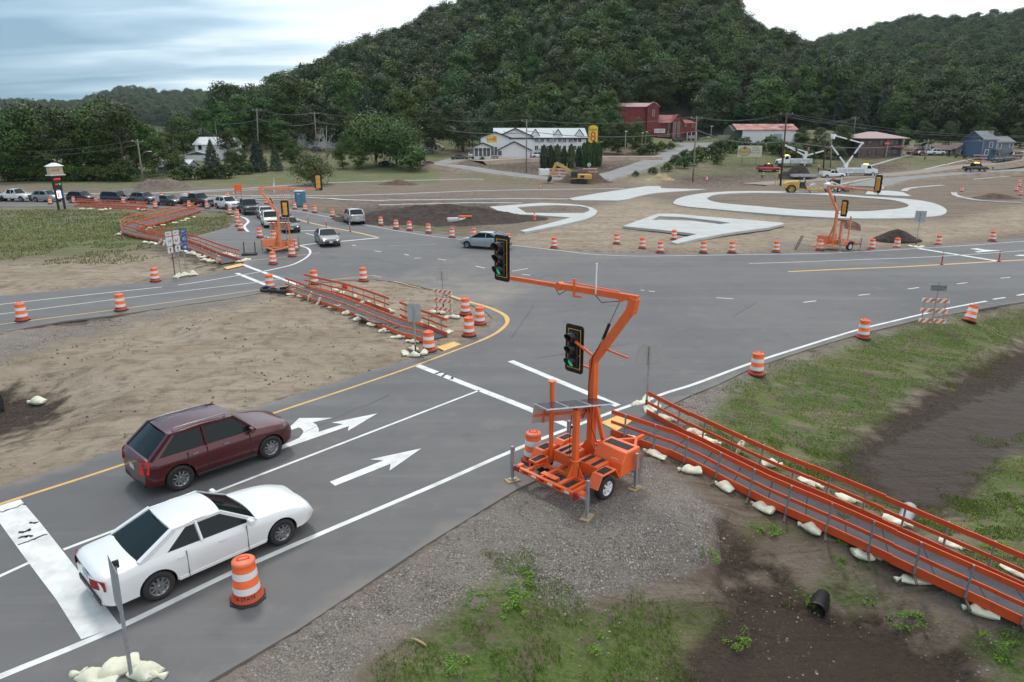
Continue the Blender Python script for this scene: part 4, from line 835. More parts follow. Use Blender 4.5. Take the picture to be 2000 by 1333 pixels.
for px, py, s_, lb in HG:
    x_, y_, z_ = GT(px, py); tree(rf.choice(['bu', 'bu', 'bl']) if 'billboard' in lb else 'bu', x_, y_, s_ * rf.uniform(.9, 1.2), lb, 'shrub', 'shrub', group=gn[lb], z=z_ - .1)
arb = [(1062, 330, 1.0), (1075, 329, 1.04), (1088, 329, 1.0), (1101, 327, .93), (1115, 328, 1.0), (1129, 326, .9), (1140, 327, 1.04), (1149, 327, 1.05), (1159, 326, 1.1), (1168, 326, 1.05)]
wd_ = ['leftmost', 'second from the left', 'third from the left', 'fourth from the left', 'fifth from the left', 'fifth from the right', 'fourth from the right', 'third from the right', 'second from the right', 'rightmost']
for i, (px, py, s_) in enumerate(arb):
    x_, y_, z_ = GT(px, py); tree('a%d' % (i % 2), x_, y_, s_ * .80, 'narrow clipped evergreen in front of the motel, %s of the row' % wd_[i], 'evergreen', 'arborvitae', group='row of narrow evergreens by the motel', z=z_)
x_, y_, z_ = GT(996, 314); tree('bu', x_ - 8, y_, .35, 'small round clipped shrub by the motel sunroom', 'shrub', 'shrub', z=z_)
for i, (px, py, s_, h_, lb) in enumerate([(642, 340, 1, 15, 'bare grey leafless tree left of the spreading tree'), (430, 312, 1, 14, 'bare grey tree behind the white house with the grey roof'), (800, 325, .8, 8, 'bare grey bush right of the spreading tree'), (255, 348, .7, 7, 'bare grey brushwood tree among the hedge shrubs')]):
    rs_ = np.random.RandomState(90 + i); x_, y_, z_ = GT(px, py); o = thing('bare_tree', lb, 'tree', (x_, y_, z_)); trunk_mesh(h_ * .8, .16, rs_, 11, h_ * .28, .95, True).build('trunk', M_deadb, o)
# ------------------------------------------------------------ grass tufts and stones near the camera
def in_mask(m, X, Y):
    ix = np.clip(np.searchsorted(XS, X) - 1, 0, len(XS) - 2); iy = np.clip(np.searchsorted(YS, Y) - 1, 0, len(YS) - 2); return m[iy, ix], ix, iy
def gz(X, Y):
    m_, ix, iy = in_mask(GZ, X, Y); fx = (X - XS[ix]) / (XS[ix + 1] - XS[ix]); fy = (Y - YS[iy]) / (YS[iy + 1] - YS[iy])
    return (GZ[iy, ix] * (1 - fx) + GZ[iy, ix + 1] * fx) * (1 - fy) + (GZ[iy + 1, ix] * (1 - fx) + GZ[iy + 1, ix + 1] * fx) * fy
rg = np.random.RandomState(8)
def blades(name, label, X, Y, hgt, wdt, m, shade, lean=.5):
    n = len(X); Zg = gz(X, Y) - .01; a = rg.uniform(0, 6.283, n); ca, sa = np.cos(a), np.sin(a); h_ = hgt * rg.uniform(.5, 1.3, n); ln = rg.uniform(-1, 1, (n, 2)) * lean * h_[:, None]
    B = np.stack([X, Y, Zg], 1); d = np.stack([ca * wdt, sa * wdt, 0 * ca], 1)
    V = np.stack([B - d, B + d, B + np.stack([ln[:, 0], ln[:, 1], h_], 1)], 1).reshape(-1, 3)
    me_ = bpy.data.meshes.new(name); np_mesh(me_, V, np.arange(n * 3).reshape(n, 3), False); sh = np.repeat(shade, 3); attr(me_, 'leaf', sh, sh, sh); me_.materials.append(m)
    return tag(link(name, me_), label, 'grass', kind='stuff')
def pick(m, x0, x1, y0, y1, n, thr=0.0, cl=1.2, soft=1.0, dens=.0):
    X = rg.uniform(x0, x1, n); Y = rg.uniform(y0, y1, n); v, _, _ = in_mask(m, X, Y); f = fbm(X, Y, cl, 4)
    k = (v + f * 2.2 * soft > thr) & (f > dens) & (sdist(X, Y, ASPH) < -.12); return X[k], Y[k], np.clip(f[k] + .5 + rg.uniform(-.25, .25, k.sum()), 0, 1)
X, Y, S_ = pick(mg, -6, 16, 7, 22, 190000, .3, 1.0, 1.0, -.02); blades('grass', 'green grass and weeds on the near verge', X, Y, .085, .012, L_grass, S_)
X, Y, S_ = pick(mg, 4, 40, 17, 42, 260000, .0, .8, 1.0, -.22); blades('grass', 'green grass on the slope right of the junction', X, Y, .06, .016, L_grass, S_)
X, Y, S_ = pick(mg, -75, -20, 50, 95, 46000, .0, .25, 1.5, -.4); k = rg.rand(len(X)) < .35
blades('grass', 'green grass left of the far junction arm', X[k], Y[k], .14, .06, L_grass, S_[k]); blades('dry_grass', 'dry yellow grass left of the far junction arm', X[~k], Y[~k], .18, .05, L_dry, S_[~k])
# broad-leaved weeds
WP = [(1010, 1150, .35), (985, 1170, .3), (1025, 1120, .22), (1000, 1195, .2), (1640, 1140, .16), (1500, 1035, .2), (1480, 1030, .15), (1520, 1040, .15), (1700, 1185, .2), (1760, 1225, .2), (1960, 1270, .3), (1590, 1180, .25), (1380, 1085, .2), (925, 1160, .15), (1440, 1250, .3), (1940, 1290, .25), (2000, 1000, .2), (1640, 1060, .15), (1880, 1030, .35), (1960, 1080, .35), (1150, 1260, .3), (870, 1300, .25), (1800, 1225, .3)]
Pn = []; Sn = []
for px, py, r_ in WP:
    x_, y_, z_ = GT(px, py); n = int(420 * (r_ / .3) ** 1.5); d = rg.normal(size=(n, 3)); d /= np.linalg.norm(d, axis=1)[:, None]; d *= rg.uniform(.1, 1, n)[:, None] * r_ * .55; d[:, 2] = np.abs(d[:, 2]) * .75; sc_ = rg.normal(size=(7, 2)) * r_ * .75; q_ = rg.randint(0, 7, n); d[:, :2] += sc_[q_]; d[:, 2] *= (.5 + rg.rand(7))[q_]
    Pn.append(d + [x_, y_, z_]); Sn.append(rg.uniform(.2, 1, n))
Pn = np.concatenate(Pn); wo_ = link('weeds', leaves_mesh('weeds', Pn, np.tile([0, 0, 1.0], (len(Pn), 1)), .028, np.concatenate(Sn), L_grass, rg)); tag(wo_, 'leafy green weeds on the bank and verge', 'weeds', kind='stuff')
def stones(name, label, X, Y, s0, s1, m):
    n = len(X); Zg = gz(X, Y); s_ = (s0 + (s1 - s0) * rg.rand(n) ** 3)[:, None, None]
    O = np.array([[1, 0, 0], [0, 1, 0], [-1, 0, 0], [0, -1, 0], [0, 0, .8], [0, 0, -.6]], float); V = O[None] * (1 + rg.uniform(-.35, .35, (n, 6, 3))) * s_
    a = rg.uniform(0, 6.28, n); ca, sa = np.cos(a), np.sin(a); Vx = V[:, :, 0] * ca[:, None] - V[:, :, 1] * sa[:, None]; Vy = V[:, :, 0] * sa[:, None] + V[:, :, 1] * ca[:, None]
    V = np.stack([Vx + X[:, None], Vy + Y[:, None], V[:, :, 2] + Zg[:, None] + s_[:, :, 0] * .2], -1).reshape(-1, 3)
    T = np.array([[0, 1, 4], [1, 2, 4], [2, 3, 4], [3, 0, 4], [1, 0, 5], [2, 1, 5], [3, 2, 5], [0, 3, 5]]); Fc = (np.arange(n)[:, None, None] * 6 + T[None]).reshape(-1, 3)
    me_ = bpy.data.meshes.new(name); np_mesh(me_, V, Fc, False); sh = np.repeat(rg.rand(n), 6); attr(me_, 'leaf', sh, sh, sh); me_.materials.append(m); return tag(link(name, me_), label, 'gravel', kind='stuff')
def stonemat(name, a, b):
    m = bpy.data.materials.new(name); m.use_nodes = True; t = m.node_tree; at = nd(t, 'ShaderNodeVertexColor', layer_name='leaf'); sp = nd(t, 'ShaderNodeSeparateColor'); t.links.new(at.outputs[0], sp.inputs[0])
    t.links.new(mixc(t, sp.outputs[0], a, b), t.nodes['Principled BSDF'].inputs['Base Color']); t.nodes['Principled BSDF'].inputs['Roughness'].default_value = .85; return m
M_stone = stonemat('gravel_stone', (.12, .10, .085), (.33, .30, .27)); M_clod = stonemat('soil_clod', (.06, .045, .035), (.22, .17, .13))
X, Y, _ = pick(mgr, -6, 8, 8, 21, 60000, .0, 1.0, .25, -9); stones('gravel', 'loose grey gravel on the near verge', X, Y, .006, .026, M_stone)
X, Y, _ = pick(mgr, -2, 8, 9, 16.5, 9000, .0, 1.0, .25, .05); stones('coarse_gravel', 'coarser pale stones at the crumbling edge of the gravel pad', X, Y, .015, .05, M_stone)
X, Y, _ = pick(ms, -30, -1, 18, 44, 4000, .0, .6, .6, .0); stones('soil_clods', 'small clods and stones lying on the sandy median', X, Y, .012, .07, M_clod)
X, Y, _ = pick(-np.abs(mg) * 0 + 1, 1, 14, 9, 17, 2600, .0, .6, .6, .0); stones('bank_stones', 'small stones on the bank under the walkway', X, Y, .01, .04, M_stone)
# ============================================================ vehicles
def lerp(a, b, t_): return a + (b - a) * t_
PAINT = {}
def paint(name, c, metallic=.35, rough=.32): return mat('paint_' + name, c, rough, metal=metallic, var=.03, vscale=1.0, coat=.8, dirt=.05)
def wheel_set(root, xs_, yw, r, rimm=None, wdt=.21, spokes=10):
    rimm = rimm or M_alloy
    key = ('wh', round(r, 3), rimm.name, wdt, spokes)
    if key not in PAINT:
        h_ = MB(); h_.lathe([(0.001, -wdt * .34), (r * .30, -wdt * .34), (r * .30, wdt * .3), (.001, wdt * .34)], 12, 'Y'); hub = h_.mesh('wheel', M_trim)
        a = MB(); a.lathe([(r * .62, -wdt / 2), (r * .93, -wdt / 2), (r, -wdt * .36), (r, wdt * .36), (r * .93, wdt / 2), (r * .62, wdt / 2), (r * .60, 0), (r * .62, -wdt / 2)], 28, 'Y'); tyre = a.mesh('tyre', M_tyre)
        b = MB(); b.lathe([(r * .63, wdt * .47), (r * .56, wdt * .47), (r * .55, wdt * .1), (r * .53, wdt * .1), (r * .53, -wdt * .4), (r * .63, -wdt * .42)], 28, 'Y')
        b.lathe([(.001, wdt * .44), (r * .12, wdt * .42), (r * .15, wdt * .2)], 12, 'Y')
        for k in range(spokes):
            t_ = 6.283 * k / spokes; b.beam((r * .1 * math.cos(t_), wdt * .34, r * .1 * math.sin(t_)), (r * .57 * math.cos(t_), wdt * .40, r * .57 * math.sin(t_)), .05 * wdt / .21, r * .11, up=(0, 1, 0))
        rim = b.mesh('rim', rimm); PAINT[key] = (hub, tyre, rim)
    hub, tyre, rim = PAINT[key]
    for x_ in xs_:
        for sgn in (1, -1):
            wo = link('wheel', hub, root); wo.location = (x_, sgn * yw, r); wo.rotation_euler = (0, random.Random(x_).uniform(0, 1), 0 if sgn > 0 else math.pi)
            link('tyre', tyre, wo); link('rim', rim, wo)
def boolcut(me_, cutters):
    o = bpy.data.objects.new('x', me_); C.objects.link(o); cs = []
    for cm in cutters:
        c = bpy.data.objects.new('c', cm); C.objects.link(c); cs.append(c); md = o.modifiers.new('b', 'BOOLEAN'); md.operation = 'DIFFERENCE'; md.object = c; md.solver = 'EXACT'
    dg = bpy.context.evaluated_depsgraph_get(); res = bpy.data.meshes.new_from_object(o.evaluated_get(dg)); bpy.data.objects.remove(o)
    for c in cs: bpy.data.objects.remove(c)
    return res
CARS = {
 #        L    W    H    belt hood  trunk  r    xf   xr    base of windscreen, roof front, roof rear, rear glass base
 'sedan': dict(L=4.85, W=1.84, H=1.45, belt=.95, hood=.93, nose=.68, trunk=1.02, r=.33, xf=1.45, xr=-1.36, g=(.98, .28, -.92, -1.62)),
 'coupe': dict(L=4.9, W=1.84, H=1.41, belt=.93, hood=.92, nose=.66, trunk=1.0, r=.33, xf=1.45, xr=-1.38, g=(.90, .10, -.85, -1.66)),
 'suv': dict(L=4.46, W=1.86, H=1.70, belt=1.10, hood=1.08, nose=.90, trunk=1.12, r=.37, xf=1.37, xr=-1.33, g=(1.00, .34, -1.38, -2.02)),
 'minivan': dict(L=5.1, W=2.0, H=1.75, belt=1.08, hood=1.02, nose=.78, trunk=1.12, r=.35, xf=1.62, xr=-1.42, g=(1.35, .62, -2.0, -2.4)),
 'hatch': dict(L=4.48, W=1.75, H=1.49, belt=.96, hood=.93, nose=.66, trunk=1.10, r=.31, xf=1.42, xr=-1.28, g=(1.25, .25, -.9, -2.05)),
 'pickup': dict(L=5.8, W=2.0, H=1.90, belt=1.22, hood=1.18, nose=1.02, trunk=1.22, r=.41, xf=1.88, xr=-1.72, g=(.98, .50, -.72, -.86), bed=(-2.80, -.98)),
}
def car_body(kind, pm):
    c = CARS[kind]; L_, W_, hw = c['L'], c['W'], c['W'] / 2; sill = .24 if kind not in ('pickup',) else .42
    if kind in ('suv',): sill = .28
    xb, xft, xrt, xrb = c['g']; mb = MB(); N_ = 34; rings = []
    for i in range(N_ + 1):
        u = i / N_; u = .5 - .5 * math.cos(math.pi * u) if True else u
        x_ = -L_ / 2 + L_ * u
        ef = max(0, (x_ - (L_ / 2 - .55)) / .55); er = max(0, ((-L_ / 2 + .4) - x_) / .4)
        w_ = hw * (1 - .20 * ef ** 2.2 - .13 * er ** 2.4)
        if x_ > xb: zt = lerp(c['hood'], c['nose'], ((x_ - xb) / (L_ / 2 - xb)) ** 2.0)
        elif x_ > xrb: zt = lerp(c['trunk'], c['belt'], (x_ - xrb) / (xb - xrb))
        else: zt = c['trunk'] - (.05 if kind in ('sedan', 'coupe') else .02) * ((xrb - x_) / (L_ / 2 + xrb + 1e-6))
        if ef > .85: zt -= .10 * (ef - .85) / .15
        if er > .8: zt -= .06 * (er - .8) / .2
        zb = sill + .10 * ef ** 3 + .12 * er ** 3
        cr = .035 if x_ > xb or x_ < xrb else .0
        sh = [(0, zb), (w_ * .88, zb), (w_ * .965, zb + .05), (w_ * .985, zb + .16), (w_, lerp(zb, zt, .50)), (w_ * .992, lerp(zb, zt, .72)), (w_ * .955, zt - .075), (w_ * .90, zt - .02), (w_ * .72, zt + cr * .6), (w_ * .4, zt + cr), (0, zt + cr)]
        xo = [0] * len(sh)
        if ef > 0: xo = [-.10 * ef * (abs(k / 10 - .45) * 1.6) ** 2 for k in range(11)]
        ring = [(x_ + xo[k] - .12 * ef * (sh[k][0] / hw) ** 3 + .06 * er * (sh[k][0] / hw) ** 3, sh[k][0], sh[k][1]) for k in range(11)]
        ring += [(p[0], -p[1], p[2]) for p in ring[-2:0:-1]]
        rings.append(ring)
    n = len(rings[0]); vs = [p for r_ in rings for p in r_]
    fs = [(i * n + j, (i + 1) * n + j, (i + 1) * n + (j + 1) % n, i * n + (j + 1) % n) for i in range(N_) for j in range(n)] + [tuple(range(n)), tuple(N_ * n + j for j in range(n))[::-1]]
    mb.add(vs, fs, True)
    me_ = mb.mesh('body', [pm, M_trim])
    cut = []
    for x_ in (c['xf'], c['xr']):
        for sgn in (1, -1):
            k = MB(); k.cyl((x_, sgn * (hw - .28), c['r']), (x_, sgn * (hw + .2), c['r']), c['r'] * 1.17, n=28, smooth=False); cut.append(k.mesh('c', M_trim))
    if 'bed' in c:
        k = MB(); k.b2(c['bed'][0], c['bed'][1], -hw + .13, hw - .13, .78, 2.0); cut.append(k.mesh('c', M_trim))
    me_ = boolcut(me_, cut)
    # roof and pillars
    m2 = MB(); z1 = c['H']; zr = z1 - .05; wb = hw * .90; wr_ = hw * (.70 if kind not in ('pickup', 'minivan', 'suv') else .76)
    beltz = lambda x_: lerp(c['trunk'], c['belt'], min(1, max(0, (x_ - xrb) / (xb - xrb)))) - .03
    def roof(u, v):
        x_ = lerp(xrt - .04, xft + .06, u); y_ = (v * 2 - 1)
        return (x_ + (.05 if u > .5 else -.04) * (1 - y_ * y_), y_ * wr_, zr + .055 * (1 - y_ ** 2) ** .7 * 1.0 + .055 * math.sin(math.pi * u) - .02)
    m2.grid(roof, 10, 8)
    def roofl(u, v): p = roof(u, v); return (p[0], p[1] * .98, p[2] - .05)
    m2.grid(roofl, 10, 8)
    for sgn in (1, -1):
        y0, y1 = sgn * wb, sgn * wr_
        m2.beam((xb - .02, y0, beltz(xb)), (xft + .05, y1, zr - .01), .06, .07); m2.beam((xrt - .02, y1, zr - .01), (xrb, y0 * .97, beltz(xrb)), .11 if kind != 'pickup' else .09, .10)
        m2.beam((xft + .06, y1, zr - .015), (xrt - .04, y1, zr - .015), .05, .06)
        k_, t2 = (.52, .30) if kind in ('coupe', 'sedan', 'hatch') else (.22, .16)
        if kind != 'pickup':
            q = [(xrb - .03, y0 * .99, beltz(xrb) - .01), (xrb + k_, y0 * 1.005, beltz(xrb + k_) - .01), (xrt + t2, y1 * 1.01, zr + .01), (xrt - .05, y1 * 1.01, zr + .01)]; q2 = [(a_, b_ - sgn * .03, c_) for a_, b_, c_ in q]
            m2.add(q + q2, [(0, 1, 2, 3), (7, 6, 5, 4), (1, 5, 6, 2)])
        xm = lerp(xb, xrb, .5) if kind not in ('pickup',) else lerp(xb, xrb, .50); m2.beam((xm, y0 * .995, beltz(xm)), (xm - .03, y1 * 1.0, zr), .05, .09)
    me2 = m2.mesh('r', pm, recalc=True)
    bm = bmesh.new(); bm.from_mesh(me_); bm.from_mesh(me2)
    for f in bm.faces:
        f.material_index = 0
        cc_ = f.calc_center_median()
        # inside of the arches and the underside stay black
        if cc_.z < sill + .03: f.material_index = 1
        for x_ in (c['xf'], c['xr']):
            if math.hypot(cc_.x - x_, cc_.z - c['r']) < c['r'] * 1.172 and abs(cc_.y) < hw + .1 and (abs(math.hypot(f.verts[0].co.x - x_, f.verts[0].co.z - c['r']) - c['r'] * 1.17) < .02 or abs(cc_.y) < hw - .25): f.material_index = 1
    me_.clear_geometry() if False else None
    out = bpy.data.meshes.new('body'); bm.to_mesh(out); bm.free()
    out.materials.append(pm); out.materials.append(M_trim)
    out.polygons.foreach_set('use_smooth', [True] * len(out.polygons)); out.set_sharp_from_angle(angle=R(32))
    return out
def glass_parts(kind):
    c = CARS[kind]; hw = c['W'] / 2; xb, xft, xrt, xrb = c['g']; z1 = c['H'] - .055; wb = hw * .885; wr_ = hw * ((.70 if kind not in ('pickup', 'minivan', 'suv') else .76) - .015)
    beltz = lambda x_: lerp(c['trunk'], c['belt'], min(1, max(0, (x_ - xrb) / (xb - xrb)))) - .03
    out = []
    def ws(u, v): y_ = (u * 2 - 1); w_ = lerp(wb, wr_, v); return (lerp(xb + .02, xft + .07, v) + .10 * (1 - y_ * y_) * (1 - .4 * v), y_ * w_, lerp(beltz(xb), z1, v))
    m = MB(); m.grid(ws, 8, 4); out.append(('windshield', m.mesh('windshield', M_glass)))
    def rw(u, v): y_ = (u * 2 - 1); w_ = lerp(wb * .96, wr_, v); return (lerp(xrb - .02, xrt - .05, v) - .06 * (1 - y_ * y_), y_ * w_, lerp(beltz(xrb) + (.02), z1, v))
    m = MB(); m.grid(rw, 8, 4); out.append(('rear_window', m.mesh('rear_window', M_glass)))
    for sgn in (1, -1):
        def sw(u, v): x_ = lerp(lerp(xrb, xb, u), lerp(xrt, xft, u), v); return (x_, sgn * lerp(wb * 1.0, wr_, v), lerp(beltz(lerp(xrb, xb, u)), z1, v))
        m = MB(); m.grid(sw, 8, 3); out.append(('side_window', m.mesh('side_window', M_glass)))
    return out
def car(kind, pm, label, cat, x, y, rz, name=None, lit=False, braking=False, rim=None, z=0.0, group=None, rack=False, far=False):
    c = CARS[kind]; hw = c['W'] / 2; L_ = c['L']
    root = thing(name or {'sedan': 'sedan_car', 'coupe': 'coupe_car', 'suv': 'sport_utility_car', 'minivan': 'minivan', 'hatch': 'hatchback_car', 'pickup': 'pickup_truck'}[kind], label, cat, (x, y, z), rz, group)
    k = ('body', kind, pm.name)
    if k not in PAINT: PAINT[k] = car_body(kind, pm)
    link('body', PAINT[k], root)
    k2 = ('glass', kind)
    if k2 not in PAINT: PAINT[k2] = glass_parts(kind)
    for n_, m_ in PAINT[k2]: link(n_, m_, root)
    wheel_set(root, (c['xf'], c['xr']), hw - .12, c['r'], rim, .23 if kind != 'pickup' else .27)
    k3 = ('det', kind, lit, braking, pm.name, rack)
    if k3 not in PAINT:
        D = []
        zl = c['nose'] - .06 if kind != 'pickup' else .92; h_ = .13 if kind != 'pickup' else .2
        for sgn in (1, -1):
            m = MB(); m.grid(lambda u, v: (L_ / 2 - .075 - (.30 * (1 - u) ** 1.6 if True else 0) + .02 * math.sin(3.1 * v), sgn * lerp(hw * .93, hw * .58, u), zl - h_ / 2 + h_ * v + .03 * (1 - u)), 5, 3)
            D.append(('headlight', m.mesh('headlight', M_lamplit if lit else M_lamp)))
        zt = c['trunk'] - .20; tall = kind in ('suv', 'minivan', 'pickup')
        for sgn in (1, -1):
            m = MB(); hh_ = .34 if tall else .22
            m.grid(lambda u, v: (-L_ / 2 - (.03 if tall else .05) + .16 * (1 - u) ** 1.3 + .05 * v * tall, sgn * lerp(hw * (.965 - .03 * v * tall), hw * (.72 if tall else .50), u), zt - hh_ / 2 + hh_ * v), 4, 3)
            D.append(('taillight', m.mesh('taillight', M_redlit if braking else M_red)))
        m = MB(); zg = c['nose'] - .20 if kind != 'pickup' else .86; hg = .12 if kind != 'pickup' else .30
        m.box((L_ / 2 - .045, 0, zg), (.05, hw * 1.02, hg)); 
        if kind == 'pickup': m.m = 1; m.box((L_ / 2 - .03, 0, zg), (.05, hw * 1.0, .05)); m.box((L_ / 2 + .02, 0, .56), (.14, hw * 1.85, .17)); m.m = 0
        D.append(('grille', m.mesh('grille', [M_trim, M_alloy], .01)))
        m = MB(); m.box((L_ / 2 - .06, 0, .36 if kind != 'pickup' else .5), (.08, hw * 1.25, .12)); m.box((-L_ / 2 + .05, 0, .38 if kind != 'pickup' else .58), (.08, hw * 1.5, .14)); D.append(('bumper_trim', m.mesh('bumper_trim', M_trim, .015)))
        m = MB(); m.box((L_ / 2 - .005, 0, .48 if kind != 'pickup' else .58), (.015, .30, .15)); D.append(('number_plate', m.mesh('number_plate', M_plate)))
        m = MB(); m.box((-L_ / 2 - .003, 0, .78 if kind in ('sedan', 'coupe', 'hatch', 'suv', 'minivan') else .62), (.015, .30, .15)); D.append(('number_plate', m.mesh('number_plate', M_plate)))
        for sgn in (1, -1):
            m = MB(); xm = c['g'][0] - .22; m.box((xm, sgn * (hw + .07), c['belt'] + .07), (.12, .20, .14)); m.beam((xm, sgn * hw * .9, c['belt'] + .02), (xm, sgn * (hw + .06), c['belt'] + .05), .05, .04); D.append(('side_mirror', m.mesh('side_mirror', pm, .03)))
            for xx in ((.12, -.78) if kind != 'pickup' else (.05, -.78)):
                m = MB(); m.box((xx - .08, sgn * (hw + .004), c['belt'] - .13), (.16, .03, .03)); D.append(('door_handle', m.mesh('door_handle', M_alloy if kind in ('suv',) else pm, .006)))
            m = MB(); m.b2(c['xr'] + c['r'] * 1.25, c['xf'] - c['r'] * 1.25, sgn * hw * .975 - .015, sgn * hw * .975 + .015, (.42 if kind == 'pickup' else .26), (.50 if kind == 'pickup' else .34)); D.append(('sill', m.mesh('sill', M_trim if tall else pm, .01)))
            xs_d = [c['g'][0] - .25, lerp(c['g'][0], c['g'][3], .5), (c['xr'] + .28 if kind != 'pickup' else -.9)] if kind != 'coupe' else [c['g'][0] - .3, -.75]
            for xx in xs_d:
                m = MB(); m.box((xx, sgn * (hw * .990), c['belt'] - .36), (.012, .02, .66)); D.append(('door_seam', m.mesh('door_seam', M_trim)))
        if rack or kind == 'suv':
            m = MB()
            for sgn in (1, -1): m.tube([(c['g'][1] - .1, sgn * hw * .62, c['H'] + .0), (c['g'][1] - .2, sgn * hw * .62, c['H'] + .045), (c['g'][2] + .2, sgn * hw * .62, c['H'] + .045), (c['g'][2] + .1, sgn * hw * .62, c['H'])], .018, 6)
            D.append(('roof_rail', m.mesh('roof_rail', M_alloy)))
        PAINT[k3] = D
    for n_, m_ in PAINT[k3]:
        if far and n_ in ('door_seam', 'door_handle'): continue
        link(n_, m_, root)
    return root
P_mar = paint('maroon', (.075, .004, .008), .3); P_whi = paint('white', (.70, .71, .71), .0); P_gry = paint('grey', (.16, .165, .17), .5); P_dgr = paint('dark_green', (.022, .04, .042), .4); P_sil = paint('silver', (.42, .44, .45), .55)
P_blk = paint('black', (.012, .012, .014), .2); P_dkb = paint('dark_blue', (.018, .03, .06), .4); P_dkg = paint('dark_grey', (.05, .052, .056), .5); P_mgr = paint('mid_grey', (.11, .125, .14), .5); P_red = paint('red', (.45, .01, .012), .1); P_bur = paint('burgundy', (.10, .008, .015), .2)
P_tan = paint('pale_silver', (.36, .36, .34), .5)
def hd(dx_, dy_): return math.atan2(dy_, dx_)
def cpos(px, py, z=.0): return GT(px, py)
def midw(a, b):
    """centre of a car from the pixels of two wheels on its near side, given its half width"""
    return G(*a), G(*b)
hdg = math.atan2(1.95, 1.87)
def side_place(a, b, hw):
    A, B = G(*a), G(*b); ang = math.atan2(B[1] - A[1], B[0] - A[0]); mx_, my_ = (A[0] + B[0]) / 2, (A[1] + B[1]) / 2
    return mx_ - math.sin(ang) * hw, my_ + math.cos(ang) * hw, ang
x_, y_, a_ = side_place((352, 956), (528, 894), .80)
car('suv', P_mar, 'maroon sport utility car driving in the left lane beside the sandy median', 'car', x_, y_, a_, braking=True)
x_, y_, a_ = side_place((285, 1172), (541, 1068), .80)
car('coupe', P_whi, 'white coupe driving in the lane next to the nearest striped drum', 'car', x_ + .1, y_ + .05, hdg + .01)
def c_at(kind, pm, px, py, h, label, cat='car', **k):
    x_, y_, z_ = GT(px, py); return car(kind, pm, label, cat, x_, y_, hd(*h), z=z_ if y_ > 130 else 0.0, **k)
c_at('coupe', P_gry, 640, 478, (.38, -.92), 'grey coupe waiting first in the queue with its headlights on', lit=True)
c_at('sedan', P_dgr, 565, 452, (.42, -.9), 'dark green sedan second in the queue with its headlights on', lit=True)
c_at('suv', P_whi, 530, 443, (.42, -.9), 'white sport utility car behind the arm of the far signal trailer', lit=True)
c_at('sedan', P_sil, 520, 428, (.45, -.9), 'silver car half hidden behind the white car and the trailer arm')
c_at('pickup', P_dkg, 487, 418, (.5, -.85), 'dark grey pickup truck facing the camera beside the drum cluster', 'pickup truck')
c_at('suv', P_whi, 445, 409, (.75, -.62), 'white sport utility car behind the dark grey pickup in the queue')
c_at('pickup', P_blk, 388, 404, (.86, -.45), 'black pickup truck in the queue left of the white car', 'pickup truck')
c_at('sedan', P_dkg, 331, 402, (.9, -.4), 'dark grey sedan between the black pickup and the grey compact car')
c_at('suv', P_mgr, 284, 399, (.92, -.35), 'slate grey compact car in the queue behind the twin sign boards')
c_at('minivan', P_dkb, 231, 398, (.94, -.3), 'dark blue minivan in the queue above the orange walkway')
c_at('suv', P_blk, 162, 397, (.96, -.25), 'black car in the queue just right of the price sign', rack=True)
c_at('suv', P_tan, 94, 395, (.96, -.22), 'pale silver station wagon behind the legs of the price sign')
c_at('pickup', P_whi, 33, 394, (.97, -.2), 'white pickup truck near the left edge of the picture', 'pickup truck')
c_at('suv', P_blk, -12, 394, (.97, -.2), 'black car cut off by the left edge of the picture')
c_at('suv', P_sil, 691, 437, (-.42, .9), 'silver sport utility car seen from behind driving away on the far arm')
c_at('hatch', P_sil, 948, 486, (-.94, .42), 'silver hatchback half hidden behind the hanging signal head')
